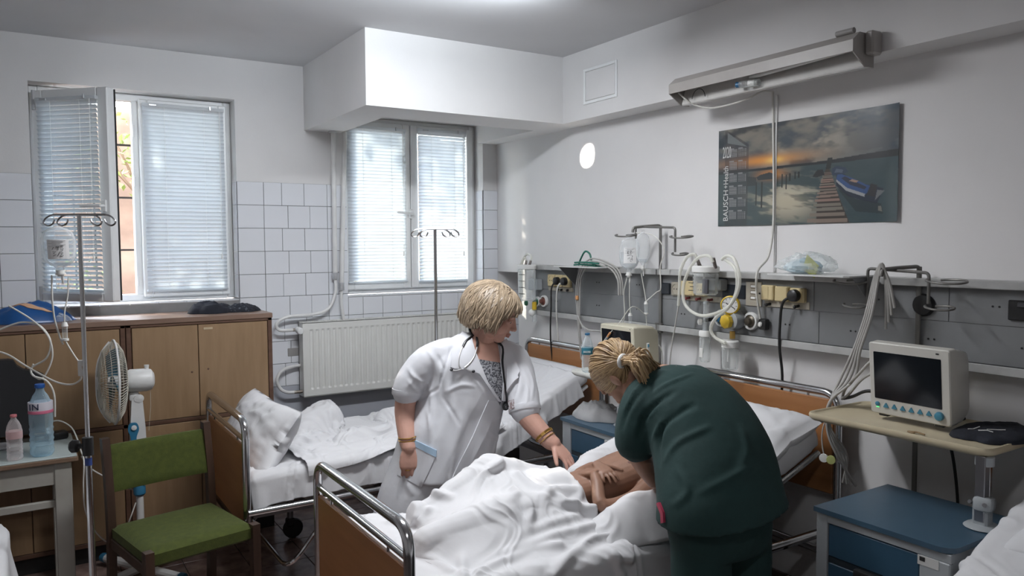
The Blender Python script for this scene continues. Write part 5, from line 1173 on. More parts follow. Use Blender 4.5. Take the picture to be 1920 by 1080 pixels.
# ------------------------------------------------------------------ picture calendar
def poster():
    nx, ny = 420, 220; gu, gv = np.meshgrid(np.linspace(0, 1, nx), np.linspace(0, 1, ny), indexing='ij'); A = 2.0
    x = gu*A; y = gv; C = np.zeros((nx, ny, 3)); L = lambda a, b, t: np.array(a)*(1-t[..., None])+np.array(b)*t[..., None]
    def mix(mask, col): nonlocal C; C = C*(1-mask[..., None])+np.array(col)*mask[..., None]
    sm = lambda a, b, t: np.clip((t-a)/(b-a), 0, 1)**2*(3-2*np.clip((t-a)/(b-a), 0, 1))
    def poly(P, soft=.004):
        P = [(a*A, b) for a, b in P]; ins = np.zeros(x.shape, bool); dist = np.full(x.shape, 9.0)
        for (x1, y1), (x2, y2) in zip(P, P[1:]+P[:1]):
            c = ((y1 > y) != (y2 > y)) & (x < (x2-x1)*(y-y1)/(y2-y1+1e-12)+x1); ins ^= c
        return ins.astype(float)
    hz = .555+.012*gu
    C = L((.045, .06, .075), (.10, .12, .13), sm(.3, .75, 1-gu)*0+gv*.6)
    cl = fbm(x*2.2-gv*1.6, y*5+x*.8, 5, 4); cl2 = fbm(x*4+gv*3, y*9-x*1.5, 4, 9)
    mix(sm(.40, .64, cl)*.9, (.26, .235, .19)); mix(sm(.5, .75, cl2)*sm(.25, .5, gu)*sm(1, .6, gu)*sm(.58, .75, gv)*.95, (.52, .45, .34)); mix(sm(.52, .70, fbm(x*3+2, y*7+3, 4, 21))*.8, (.02, .03, .04)); mix(sm(.55, 1, gu)*.75, (.025, .05, .075))
    mix(sm(.55, .70, cl2)*sm(.5, .9, gu)*.4, (.20, .22, .22))
    glow = np.exp(-(((gu-.30)/.22)**2+((gv-.645)/.05)**2)); mix(glow*.95, (.75, .30, .05)); mix(np.exp(-(((gu-.36)/.05)**2+((gv-.635)/.03)**2)), (.98, .62, .18))
    wat = (gv < hz).astype(float); Wc = L((.035, .06, .065), (.055, .085, .085), fbm(x*6, y*26, 3, 5)); C = C*(1-wat[..., None])+Wc*wat[..., None]
    mix(wat*sm(.48, .62, fbm(x*3.5, y*15+x*2, 4, 31))*np.exp(-(((gu-.45)/.20)**2+((gv-.25)/.20)**2))*1.0, (.55, .50, .38)); mix(wat*np.exp(-(((gu-.44)/.10)**2+((gv-.2)/.10)**2))*.7, (.48, .42, .30))
    mix(wat*np.exp(-(((gu-.34)/.08)**2+((gv-.50)/.05)**2))*.9, (.55, .22, .05)); mix(wat*sm(.45, 1, gu)*.5, (.03, .07, .085))
    mix(((gv > hz-.012) & (gv < hz+.012+.035*sm(.55, 1, gu))).astype(float), (.018, .022, .026))
    for a, b, c in ((.25, .20, .43), (.285, .17, .43), (.405, .36, .49), (.43, .34, .48), (.45, .42, .49), (.48, .43, .50), (.50, .44, .50)): mix((np.abs(gu-a) < .004) & (gv > b) & (gv < c), (.015, .018, .018))
    mix(poly([(.26, .45), (.36, .45), (.37, .49), (.33, .52), (.27, .50), (.25, .48)]), (.02, .025, .03)); mix(poly([(.19, .40), (.25, .40), (.25, .48), (.19, .50)])*.8, (.02, .025, .03))
    # jetty
    mix(poly([(.60, .0), (.77, 0), (.72, .22), (.675, .45), (.655, .55), (.635, .45), (.60, .17)]), (.05, .038, .032))
    v = .01; h = .052
    while v < .47:
        f = 1-v/.55; a = .54+.10*(1-f)+.0; b = .765-.10*(1-f)*1.1; a = .545+(.632-.545)*(v/.47)**.8; b = .765+(.675-.765)*(v/.47)**.8
        tl = random.uniform(-.012, .012)*f; mix(poly([(a, v), (b, v+tl), (b-.002, v+h*.72*f+tl), (a+.002, v+h*.72*f)]), (.24*(.8+.4*random.random()), .18, .145)); v += h*f+.004
    mix(poly([(.575, .44), (.60, .50), (.63, .50), (.64, .45), (.60, .43)]), (.02, .022, .025)); mix(poly([(.645, .50), (.67, .50), (.68, .60), (.655, .60)]), (.02, .025, .025))
    # boats
    mix(poly([(.68, .44), (.72, .43), (.76, .46), (.745, .50), (.70, .52), (.68, .50)]), (.03, .05, .085)); mix(poly([(.69, .46), (.73, .455), (.735, .48), (.70, .495)]), (.09, .12, .17))
    mix(poly([(.70, .34), (.76, .24), (.84, .19), (.90, .16), (.92, .24), (.93, .29), (.80, .36), (.74, .44), (.70, .44)]), (.02, .03, .05)); mix(poly([(.70, .38), (.75, .29), (.84, .225), (.845, .26), (.76, .33), (.705, .42)]), (.34, .35, .36))
    mix(poly([(.70, .40), (.755, .315), (.845, .25), (.90, .30), (.85, .33), (.79, .39), (.73, .44), (.705, .44)]), (.035, .085, .22)); mix(poly([(.725, .405), (.77, .34), (.84, .29), (.85, .31), (.79, .37), (.745, .42)]), (.03, .035, .06)); mix(poly([(.765, .375), (.80, .355), (.81, .37), (.78, .39)]), (.36, .24, .18))
    mix(poly([(.85, .24), (.89, .22), (.90, .32), (.87, .34)]), (.03, .03, .035)); mix(poly([(.89, .19), (.935, .27), (.90, .28)]), (.16, .17, .18)); mix(poly([(.905, .10), (.925, .09), (.92, .14), (.905, .14)]), (.45, .43, .36))
    mix(poly([(.70, .33), (.80, .10), (.93, .07), (.92, .16), (.80, .21)])*.6, (.012, .018, .025))
    # calendar column
    mix(poly([(.045, 0), (.195, 0), (.20, .82), (.06, .99), (.045, .99)])*.55, (.03, .03, .035)); mix(poly([(.06, .86), (.19, .80), (.06, .97)])*.8, (.20, .22, .22))
    for cx in (.073, .132):
        for r in range(6):
            v0 = .73-.128*r; mix(((gu > cx) & (gu < cx+.03) & (np.abs(gv-v0-.075+.01) < .006)).astype(float)*.7, (.33, .33, .34))
            for a in range(7):
                for b in range(5):
                    mix(((np.abs(gu-cx-.004-a*.0072) < .0022) & (np.abs(gv-v0-.05+b*.0165) < .0055)).astype(float)*.75, (.36, .36, .37))
    bend = .012*np.clip((gu-.9)/.1, 0, 1)**2+.004*np.maximum(0, np.sin(gu*5))*np.clip(1-gv*2, 0, 1)
    P = np.stack([3.1655-bend, 2.914-1.012*gu, 1.838+(gv)*.505+.004*gu*(1-gv)-.006*gu], -1)
    k = nx*ny; V = P.reshape(-1, 3); i, j = np.meshgrid(np.arange(nx-1), np.arange(ny-1), indexing='ij'); a = (i*ny+j).ravel()
    F = np.concatenate([np.stack([a, a+1, a+ny+1, a+ny], 1)[:, ::-1]])
    me = bpy.data.meshes.new('calendar'); me.from_pydata(V.tolist(), [], [tuple(f) for f in F.tolist()]); me.update()
    ca = me.color_attributes.new('print', 'FLOAT_COLOR', 'POINT'); cc = np.ones((k, 4), np.float32); cc[:, :3] = C.reshape(-1, 3)*.8; ca.data.foreach_set('color', cc.ravel())
    me.materials.append(attr_mat('calendar_print', .35)); return link('calendar', me, None, 180)
cal = tag(poster(), '2020 picture calendar of boats at a jetty at sunset, on the right wall', 'calendar')
ltr = M('white_print', (.60, .60, .58), .6)
Tp = lambda y, z, r=0: basis((3.1645, y, z), (0, -1, 0), (0, 0, 1)) @ Matrix.Rotation(r, 4, 'Z')
text('2020', cal, Tp(2.885, 2.196), .085, ltr, sx=.34, ext=.0002)
text('BAUSCH', cal, Tp(2.846, 1.862, PI/2), .046, ltr, sx=.95, ext=.0002); text('+Health', cal, Tp(2.846, 2.034, PI/2), .046, ltr, sx=.80, ext=.0002)
# ------------------------------------------------------------------ people
skin_d = M('fair_skin', (.56, .32, .25), .55, var=.07, scale=18, bump=.06, bscale=160, sub=.08); skin_n = M('light_brown_skin', (.40, .22, .15), .55, var=.07, scale=18, bump=.06, bscale=160, sub=.06); skin_p = M('brown_skin', (.27, .145, .095), .5, var=.08, scale=16, bump=.06, bscale=160, sub=.05)
coat_m = M('white_coat_cotton', (.67, .68, .715), .85, var=.02, scale=7, bump=.12, bscale=50); lip_m = M('lip', (.46, .22, .18), .45); dark_m = M('lash_line', (.05, .03, .025), .6); eye_w = M('eye_white', (.70, .68, .64), .3)
gold = M('gold', (.75, .46, .14), .22, 1.0); scrub = M('dark_green_scrubs', (.0085, .034, .032), .85, var=.10, scale=10, bump=.15, bscale=70)
def frame(o, f, u):
    f = Vector(f).normalized(); u = Vector(u); u = (u-f*u.dot(f)).normalized(); l = u.cross(f)
    # local axes: x = -left (right hand side of the person is -x), y forward, z up
    r = f.cross(u)
    return Matrix(((r.x, f.x, u.x, o[0]), (r.y, f.y, u.y, o[1]), (r.z, f.z, u.z, o[2]), (0, 0, 0, 1)))
def head(mb, T, s=1.0, ear=True):
    def ball(c, r, rot=(0, 0, 0)): mb.ball(T @ Vector([x*s for x in c]), [x*s for x in r], 18, 12, T.to_3x3() @ Euler(rot).to_matrix())
    ball((0, -.012, .035), (.076, .094, .088)); ball((0, .030, -.020), (.064, .066, .088)); ball((0, .052, -.084), (.034, .034, .026)); ball((0, .066, .045), (.055, .030, .040))
    for x in (-1, 1):
        ball((x*.038, .055, -.030), (.028, .032, .034)); ball((x*.044, .020, -.068), (.026, .045, .026)); ball((x*.030, .082, .030), (.026, .014, .009), (0, 0, -x*.25))
        ball((x*.032, .076, .006), (.017, .012, .009))
        ball((x*.011, .102, -.026), (.009, .012, .008))
        if ear: ball((x*.074, -.004, -.008), (.010, .020, .032), (.2, 0, x*.35)); ball((x*.074, .0, -.032), (.008, .010, .012))
    mb.limb([T @ Vector([q*s for q in p]) for p in ((0, .088, .020), (0, .100, -.002), (0, .110, -.022))], [.009*s, .009*s, .0115*s], 10)
    ball((0, .086, -.052), (.024, .012, .0065)); ball((0, .083, -.062), (.020, .012, .007)); ball((0, .080, -.045), (.028, .014, .014))
def face_parts(par, T, s=1.0):
    P = lambda *c: T @ Vector([x*s for x in c])
    for x in (-1, 1):
        e = MB().ball(P(x*.032, .0785, .006), [.0125*s, .010*s, .0062*s], 12, 8, T.to_3x3()).build('eye', eye_w, par, 60)
        MB().ball(P(x*.031, .0868, .004), [.0050*s, .0030*s, .0048*s], 10, 8, T.to_3x3()).build('iris', dark_m, e, 60)
        MB().tube(smooth_path([P(x*.019, .087, .007), P(x*.032, .0905, .0125), P(x*.046, .082, .007)]), .0022*s, 6).build('eyelid', skin_d, par)
        MB().tube(smooth_path([P(x*.014, .094, .028), P(x*.030, .096, .036), P(x*.050, .084, .030)]), [.0030*s]*13, 6).build('eyebrow', M('brow_hair', (.26, .19, .13), .8), par)
    MB().tube(smooth_path([P(-.022, .090, -.0555), P(-.010, .0985, -.0535), P(0, .0995, -.0548), P(.010, .0985, -.0535), P(.022, .090, -.0555)]), [.002*s]+[.0048*s]*23+[.002*s], 8).build('upper_lip', lip_m, par)
    MB().tube(smooth_path([P(-.018, .090, -.0600), P(0, .0975, -.0640), P(.018, .090, -.0600)]), [.002*s]+[.0052*s]*11+[.002*s], 8).build('lower_lip', lip_m, par)
def hand(mb, W, d, n, s, L=.175, curl=(.5, .6, .4), spread=.08, thumb=(.75, .6, .1), tbend=.3, r=1.0):
    """W wrist, d towards the fingers, n out of the palm, s towards the thumb"""
    d = Vector(d).normalized(); n = Vector(n); n = (n-d*n.dot(d)).normalized(); s = Vector(s); s = (s-d*s.dot(d)-n*s.dot(n)).normalized(); W = Vector(W); k = L/.175
    def ring(t, w, h, off=0): return [W+d*t*k+s*(math.copysign(abs(math.cos(a))**.6, math.cos(a))*w*k+off*k)+n*math.copysign(abs(math.sin(a))**.7, math.sin(a))*h*k for a in np.linspace(0, 2*PI, 16, endpoint=False)]
    mb.rings([ring(-.02, .024*r, .020*r), ring(.005, .027*r, .019*r), ring(.03, .036*r, .017*r), ring(.06, .040*r, .015*r), ring(.085, .039*r, .012*r), ring(.096, .034*r, .008*r)])
    tips = []
    for i, (o, ln) in enumerate(((.029, .066), (.010, .075), (-.009, .070), (-.027, .055))):
        c = curl[i] if hasattr(curl[0], '__len__') else curl; a = spread*(1.5-i)
        p = W+d*(.082-.003*abs(i-1.2))*k+s*o*k; v = (d*math.cos(a)+s*math.sin(a)).normalized(); P = [p-v*.02*k, p]; an = 0
        for q, f in enumerate((.46, .30, .24)):
            an += c[q]; u = v*math.cos(an)+n*math.sin(an); p = p+u*ln*f*k; P.append(p)
        R = [x*k*r for x in (.0095, .0095, .0085, .0078, .0068)]; mb.limb(P, R if i < 3 else [x*.86 for x in R], 10); tips.append(P)
    v = (s*thumb[0]+d*thumb[1]+n*thumb[2]).normalized(); p = W+d*.022*k+s*.020*k; q = p+v*.040*k; v2 = (v+d*tbend+n*tbend*.6).normalized(); q2 = q+v2*.030*k; v3 = (v2+d*tbend*.7).normalized(); q3 = q2+v3*.022*k
    mb.limb([p, q, q2, q3], [x*k*r for x in (.015, .0125, .0105, .0085)], 10); return tips
def ringpts(c, lat, dep, a, b, e=2.2, n=36, front=0):
    lat = Vector(lat).normalized(); dep = Vector(dep).normalized(); R = []
    for k in range(n):
        t = 2*PI*k/n; x = math.copysign(abs(math.cos(t))**(2/e), math.cos(t)); y = math.copysign(abs(math.sin(t))**(2/e), math.sin(t)); R.append(Vector(c)+lat*a*x+dep*b*y)
    return R
def stack(mb, rows, e=2.2, n=36, sub=4):
    """rows: (centre, lateral axis, depth axis, a, b) smoothed into a lofted body"""
    C = smooth_path([r[0] for r in rows], k=sub); L = smooth_path([r[1] for r in rows], k=sub); D_ = smooth_path([r[2] for r in rows], k=sub); AB = smooth_path([(r[3], r[4], 0) for r in rows], k=sub)
    return mb.rings([ringpts(c, l, d, ab.x, ab.y, e, n) for c, l, d, ab in zip(C, L, D_, AB)])
def clump(me, amp=.006, seed=0, sc=5):
    C = co(me).astype(float); Nn = nor(me); w = fbm(C[:, 0]*sc+C[:, 2]*sc*.7, C[:, 1]*sc+C[:, 2]*sc*.9, 4, seed)
    r = 1-np.abs(2*fbm(C[:, 0]*sc*.8-C[:, 2]*sc*.5, C[:, 1]*sc*.8+C[:, 0]*sc*.4, 3, seed+7)-1); setco(me, C+Nn*(amp*(w-.47)*2+amp*.8*(np.clip(r, 0, 1)**5-.2))[:, None])
def hair_mat(nm, c1, c2):
    mid = tuple((a+b)/2 for a, b in zip(c1, c2))
    return [M(nm+k, tuple(x*.9 for x in c), .42, col2=tuple(x*1.1 for x in c), scale=40, bump=.1, bscale=300) for k, c in (('_mid', mid), ('_light', c2), ('_dark', c1))]
def locks(mb, T, E, ctr, specs, seed=1, r0=.0085, jit=.05, k=9, n=6, wave=0):
    rs = random.Random(seed)
    for a, b, lift, cnt, rr in specs:
        for _ in range(cnt):
            j = lambda v: Vector([x+rs.gauss(0, jit) for x in v]).normalized()
            A, B = j(a), j(b); P = []; sc = 1.0+rs.uniform(-.02, .05); tw = rs.uniform(-.06, .06); ph_ = rs.uniform(0, 6)
            for i in range(k):
                t = i/(k-1); d = A.slerp(B, t); w = sc+lift*t**3+.03*math.sin(PI*t)
                d = (d+Vector((tw*math.sin(PI*t)+wave*math.sin(9*t+ph_)*t, wave*math.cos(8*t+ph_)*t, 0))).normalized(); P.append(T @ (Vector(ctr)+Vector((d.x*E[0], d.y*E[1], d.z*E[2]))*w))
            R = [r0*rr*(.55+.45*math.sin(PI*min(1, .25+i/(k-1)*.75))) if i < k-1 else r0*rr*.25 for i in range(k)]
            mb.cur = rs.choice((0, 0, 1, 1, 2)); mb.tube(P, R, n)

# ---- the woman in the white coat
doc = thing('person', 'blond woman in a white coat with stethoscope, reaching over the bed', 'person', (1.70, 3.44, 0))
X1 = (1, 0, 0); Yb = (0, 1, 0)
HT = frame((1.945, 3.225, 1.405), (.695, -.655, -.42), (0, 0, 1)); HS = 1.10
b = MB(); head(b, HT, HS)
b.limb([HT @ Vector((0, -.02, -.04)), (1.895, 3.262, 1.29), (1.865, 3.29, 1.20)], [.062, .066, .085], 18)
stack(b, [((1.70, 3.45, .52), X1, Yb, .17, .13), ((1.76, 3.42, .80), X1, Yb, .19, .15), ((1.835, 3.36, 1.0), X1, Yb, .18, .15), ((1.86, 3.31, 1.18), X1, Yb, .19, .11), ((1.868, 3.29, 1.25), X1, Yb, .10, .07)])
b.limb([(1.66, 3.33, 1.17), (1.585, 3.365, 1.11), (1.548, 3.38, 1.03), (1.540, 3.395, .945), (1.525, 3.34, .83), (1.522, 3.315, .79)], [.05, .05, .052, .050, .042, .037], 18)
tR = hand(b, (1.521, 3.312, .785), (-.06, -.18, -1), (.35, .9, -.2), (.9, -.38, .0), .178, ((.14, .32, .30), (.12, .36, .3), (.16, .40, .3), (.2, .45, .3)), .10, (.25, .9, .3), .25, 1.18)
b.limb([(2.02, 3.25, 1.15), (2.055, 3.14, 1.0), (2.052, 3.095, .915), (2.098, 2.995, .818), (2.114, 2.966, .798)], [.055, .058, .054, .042, .036], 18)
hand(b, (2.114, 2.966, .798), (.33, -.60, -.58), (-.15, .45, -.80), (-.85, -.42, -.25), .178, ((.12, .30, .25), (.10, .25, .2), (.12, .3, .2), (.15, .3, .2)), .12, (.70, .70, .10), .10, 1.05)
for x, dx in ((1.60, -.03), (1.80, .03)):
    b.limb([(x+.02, 3.45, .62), (x, 3.46, .42), (x+dx*.3, 3.475, .09), (x+dx*.3, 3.47, .05)], [.10, .062, .042, .045], 14); b.limb([(x+dx*.3, 3.48, .045), (x+dx, 3.36, .035)], [.042, .036], 12)
bm_ = remesh(b, .0038, 3); bm_.materials.append(skin_d); body = link('body', bm_, doc, 180)
face_parts(doc, HT, HS)
c = MB()
stack(c, [((1.665, 3.445, .40), X1, Yb, .265, .205), ((1.70, 3.43, .55), X1, Yb, .262, .20), ((1.748, 3.41, .70), X1, Yb, .250, .20), ((1.785, 3.385, .86), X1, Yb, .243, .205), ((1.835, 3.355, 1.0), X1, (0, 1, .15), .226, .20), ((1.852, 3.325, 1.12), X1, (0, 1, .25), .222, .175), ((1.858, 3.30, 1.20), X1, (0, 1, .3), .225, .135), ((1.864, 3.285, 1.255), X1, (0, 1, .3), .165, .10), ((1.872, 3.275, 1.295), X1, (0, 1, .3), .085, .075)], 2.3)
for x, z in ((1.775, 1.06), (1.925, 1.05)): c.ball((x, 3.24, z), (.12, .07, .11), 18, 12)
c.rings([ringpts((x, 3.25, z), X1, Yb, a, .085, 2.4, 30) for x, z, a in ((1.74, .62, .19), (1.79, .85, .19), (1.84, 1.0, .18), (1.855, 1.08, .16))])
c.limb([(1.74, 3.30, 1.235), (1.635, 3.335, 1.188), (1.568, 3.37, 1.10), (1.546, 3.382, 1.045)], [.066, .076, .076, .070], 18)
c.limb([(1.99, 3.27, 1.20), (2.06, 3.235, 1.16), (2.062, 3.165, 1.04), (2.052, 3.118, .945)], [.080, .088, .080, .078], 18)
cm = remesh(c, .0065, 16); clump(cm, .003, 5, 7)
cb = bvh_of(cm)
folds(cm, [([(1.588, 3.0, 1.295), (1.555, 3.0, 1.208), (1.522, 3.0, 1.121)], 0.007, -0.011), ([(1.522, 3.0, 1.121), (1.465, 3.0, 1.095), (1.427, 3.0, 1.076)], 0.008, -0.01), ([(1.391, 3.0, 1.2), (1.44, 3.0, 1.16), (1.497, 3.0, 1.148)], 0.009, 0.007), ([(1.378, 3.0, 1.167), (1.427, 3.0, 1.115), (1.465, 3.0, 1.104)], 0.008, 0.006), ([(1.468, 3.0, 1.297), (1.506, 3.0, 1.236), (1.513, 3.0, 1.177)], 0.008, 0.006), ([(1.556, 3.0, 1.101), (1.636, 3.0, 1.124), (1.718, 3.0, 1.108)], 0.01, 0.007), ([(1.543, 3.0, 1.079), (1.595, 3.0, 1.002), (1.626, 3.0, 0.938)], 0.009, -0.007), ([(1.919, 3.0, 1.174), (1.939, 3.0, 1.097), (1.909, 3.0, 1.013)], 0.007, -0.009), ([(1.993, 3.0, 1.168), (2.023, 3.0, 1.089), (2.008, 3.0, 1.001)], 0.01, 0.006), ([(1.948, 3.0, 1.147), (1.993, 3.0, 1.054), (1.977, 3.0, 0.98)], 0.008, 0.006), ([(1.859, 3.0, 0.931), (1.815, 3.0, 0.838), (1.791, 3.0, 0.755)], 0.01, 0.008), ([(1.678, 3.0, 1.172), (1.746, 3.0, 1.093), (1.782, 3.0, 1.015)], 0.009, 0.006), ([(1.592, 3.0, 0.798), (1.578, 3.0, 0.704), (1.569, 3.0, 0.609)], 0.011, 0.009), ([(1.701, 3.0, 0.757), (1.673, 3.0, 0.676), (1.661, 3.0, 0.616)], 0.01, 0.008), ([(1.745, 3.0, 0.922), (1.801, 3.0, 0.877), (1.838, 3.0, 0.879)], 0.009, 0.006), ([(1.36, 3.0, 0.811), (1.339, 3.0, 0.733), (1.32, 3.0, 0.667)], 0.01, 0.008), ([(1.464, 3.0, 1.029), (1.483, 3.0, 0.933), (1.462, 3.0, 0.842)], 0.012, 0.007), ([(1.466, 3.0, 1.193), (1.49, 3.0, 1.05), (1.462, 3.0, .889)], .018, .010), ([(1.544, 3.0, 1.185), (1.595, 3.0, 1.037), (1.62, 3.0, .866)], .022, .008), ([(1.676, 3.0, 1.028), (1.593, 3.0, .846), (1.537, 3.0, .663)], .03, .010), ([(1.73, 3.0, .85), (1.701, 3.0, .732), (1.686, 3.0, .636)], .022, .009),
    ([(1.506, 3.0, 1.282), (1.544, 3.0, 1.209), (1.53, 3.0, 1.116)], .010, -.008), ([(1.802, 3.0, .988), (1.859, 3.0, .907), (1.829, 3.0, .811)], .022, .008), ([(1.359, 3.0, .742), (1.395, 3.0, .665)], .018, .008), ([(1.934, 3.0, 1.173), (1.978, 3.0, 1.093), (1.947, 3.0, .996)], .012, -.007), ([(1.379, 3.0, 1.224), (1.403, 3.0, 1.176), (1.365, 3.0, 1.134)], .012, .007), ([(1.443, 3.0, 1.334), (1.545, 3.0, 1.291)], .012, .006)], None, cb)
cm.materials.append(coat_m); coat = link('coat', cm, doc, 180); cb = BVHTree.FromPolygons([wm(coat) @ v.co for v in cm.vertices], [tuple(p.vertices) for p in cm.polygons])
for pc, dr, rr in (((1.546, 3.382, 1.038), (-.03, .02, -1), .069), ((2.051, 3.116, .940), (-.1, -.45, -1), .077)):
    d_, q1, q2 = ortho(dr); MB().rings([[Vector(pc)+d_*z+(q1*math.cos(a)+q2*math.sin(a))*r_ for a in np.linspace(0, 2*PI, 28, endpoint=False)] for z, r_ in ((-.024, rr*.96), (-.022, rr*1.03), (.004, rr*1.045), (.008, rr*1.01), (.004, rr*.9), (-.01, rr*.88))]).build('sleeve_hem', coat_m, coat, 50)
blouse_m = M('speckled_blouse', (.08, .085, .10), .85, col2=(.40, .41, .44), scale=110, lo=.45, hi=.55)
patch('neckline_skin', [(1.690, 3.0, 1.335), (1.706, 3.0, 1.278), (1.728, 3.0, 1.215)], [(1.822, 3.0, 1.30), (1.833, 3.0, 1.244), (1.838, 3.0, 1.188)], None, cb, skin_d, doc, .003, .002)
patch('blouse', [(1.722, 3.0, 1.232), (1.774, 3.0, 1.114), (1.833, 3.0, 1.01)], [(1.838, 3.0, 1.205), (1.848, 3.0, 1.127), (1.850, 3.0, 1.03)], None, cb, blouse_m, doc, .005, .002)
patch('lapel', [(1.642, 3.0, 1.353), (1.592, 3.0, 1.276), (1.582, 3.0, 1.206), (1.716, 3.0, 1.176), (1.820, 3.0, 1.032)], [(1.687, 3.0, 1.335), (1.706, 3.0, 1.266), (1.728, 3.0, 1.211), (1.766, 3.0, 1.127), (1.834, 3.0, 1.028)], None, cb, coat_m, coat, .013, .0025, 7, 22)
patch('lapel', [(1.836, 3.0, 1.290), (1.836, 3.0, 1.206), (1.848, 3.0, 1.119), (1.840, 3.0, 1.033)], [(1.872, 3.0, 1.303), (1.940, 3.0, 1.172), (1.946, 3.0, 1.140), (1.853, 3.0, 1.03)], None, cb, coat_m, coat, .013, .0025, 7, 22)
patch('front_edge', [(1.839, 3.0, 1.028), (1.802, 3.0, .964), (1.758, 3.0, .883), (1.687, 3.0, .771), (1.640, 3.0, .693), (1.622, 3.0, .56)], [(1.775, 3.0, 1.04), (1.735, 3.0, .968), (1.692, 3.0, .887), (1.622, 3.0, .776), (1.575, 3.0, .699), (1.558, 3.0, .56)], None, cb, coat_m, coat, .003, .002, 6, 30)
pk = patch('pocket', [(1.403, 3.0, .895), (1.360, 3.0, .830), (1.322, 3.0, .771)], [(1.509, 3.0, .830), (1.471, 3.0, .758), (1.436, 3.0, .696)], None, cb, coat_m, coat, .0025, .002, 14, 14)
patch('pocket_trim', [(1.404, 3.0, .911), (1.401, 3.0, .886)], [(1.511, 3.0, .849), (1.508, 3.0, .818)], None, cb, M('pale_blue_trim', (.38, .52, .66), .8), pk, .005, .002, 14, 4)
patch('name_tag', [(1.889, 3.0, 1.023), (1.897, 3.0, .977)], [(1.914, 3.0, 1.029), (1.920, 3.0, .988)], None, cb, M('pen_cluster', (.30, .22, .22), .5, col2=(.62, .60, .62), scale=90, lo=.45, hi=.55), coat, .007, .002, 4, 5)
# hair: short layered bob
dh = hair_mat('ash_blond_hair', (.20, .15, .098), (.43, .335, .235)); h = MB(); EH = (.112, .136, .120); HC = (0, -.026, .030)
cap = MB(); cap.ball(HT @ Vector((0, -.034, .034)), (.098, .116, .108), 22, 16, HT.to_3x3()); cap.ball(HT @ Vector((0, -.060, -.030)), (.090, .072, .085), 18, 12, HT.to_3x3())
cap.build('hair_base', dh[2], doc, 60)
sp = []
for ph in np.arange(62, 300, 9):
    s_ = math.sin(math.radians(ph)); c_ = math.cos(math.radians(ph)); lowz = -.95 if 115 < ph < 245 else -.48
    for st_, cnt in (((.12*s_, .30, .92), 2), ((.10*s_, -.05, .99), 3), ((.25*s_, -.35, .85), 2)): sp.append((st_, (s_*.98, c_*.98, lowz-.12+.25*math.sin(ph*1.7)*.4), .20, cnt*2, .8))
    sp.append(((s_*.8, c_*.7, .45), (s_, c_, lowz-.26), .34, 6, .75))
for x in (-1, 1):
    for q in (.2, .45, .7, .9): sp.append(((.06*x, .42, .88), (x*q, .86-.35*q, .42-.62*q), .10, 7, .75))
locks(h, HT, EH, HC, [(a_, b_, l_, n_*2, r_) for a_, b_, l_, n_, r_ in sp], 3, .0066, .085, 12, 5, .06); h.build('hair', dh, doc, 70)
# bangles, bracelet and ring
for z in (.838, .824): MB().tube([(1.526+.043*math.cos(a), 3.335+.043*math.sin(a), z+.004*math.cos(a)) for a in np.linspace(0, 2*PI, 26, endpoint=False)], .0032, 8, closed=True).build('bangle', gold, doc)
aL = Vector((.12, -.25, -.28)).normalized(); _, q1, q2 = ortho(aL)
bl = MB(); 
for k in range(12):
    a = 2*PI*k/12; R_ = Matrix((q1*math.cos(a)+q2*math.sin(a), -q1*math.sin(a)+q2*math.cos(a), aL)).transposed()
    bl.box(Vector((2.091, 3.010, .834))+(q1*math.cos(a)+q2*math.sin(a))*.046, (.006, .024, .014), .002, R_)
bl.build('bracelet', gold, doc)
MB().tube([Vector((2.099, 2.994, .818))+(q1*math.cos(a)+q2*math.sin(a))*.0445 for a in np.linspace(0, 2*PI, 26, endpoint=False)], .0022, 6, closed=True).build('bracelet', gold, doc)
rp = tR[2]; ra = (rp[2]-rp[1]).normalized(); rc = rp[1].lerp(rp[2], .55); _, q1, q2 = ortho(ra)
MB().tube([rc+(q1*math.cos(a)+q2*math.sin(a))*.0125 for a in np.linspace(0, 2*PI, 18, endpoint=False)], .0026, 6, closed=True).build('ring', gold, doc)
for x in (1.59, 1.83):
    MB().limb([(x, 3.50, .035), (x+(x-1.71)*.2, 3.34, .028)], [.050, .044], 12).build('shoe', M('white_shoe', (.6, .6, .6), .5), doc)
# stethoscope
scope_met = M('polished_steel', (.80, .80, .80), .32, .9); sc_b = M('black_scope_tube', (.015, .015, .017), .35); t = thing('stethoscope', 'black stethoscope with chrome ear tubes hanging round the neck over the white coat', 'stethoscope', (1.80, 3.1, 1.2))
def laid(pts, lift, k=6): 
    P = [onto(cb, p, None) for p in pts]; return smooth_path([h_+n_*lift for h_, n_ in P], k=k)
def px3(u, v): return None
MB().tube(laid([(1.712, 3.0, 1.352), (1.690, 3.0, 1.325), (1.662, 3.0, 1.308), (1.645, 3.0, 1.287)], .016), .0062, 8).build('yoke_tube', sc_b, t); MB().tube(laid([(1.712, 3.0, 1.352), (1.712, 3.0, 1.328), (1.716, 3.0, 1.305), (1.714, 3.0, 1.285)], .016), .0062, 8).build('yoke_tube', sc_b, t)
MB().tube(laid([(1.645, 3.0, 1.290), (1.628, 3.0, 1.255), (1.622, 3.0, 1.215), (1.633, 3.0, 1.195)], .016), .0034, 8).build('ear_tube', scope_met, t); MB().tube(laid([(1.714, 3.0, 1.287), (1.700, 3.0, 1.25), (1.680, 3.0, 1.222), (1.650, 3.0, 1.200)], .016), .0034, 8).build('ear_tube', scope_met, t)
MB().tube(laid([(1.633, 3.0, 1.196), (1.612, 3.0, 1.192), (1.590, 3.0, 1.196)], .017), .0030, 8).build('ear_tube', scope_met, t); MB().tube(laid([(1.645, 3.0, 1.200), (1.670, 3.0, 1.186), (1.688, 3.0, 1.180)], .017), .0030, 8).build('ear_tube', scope_met, t)
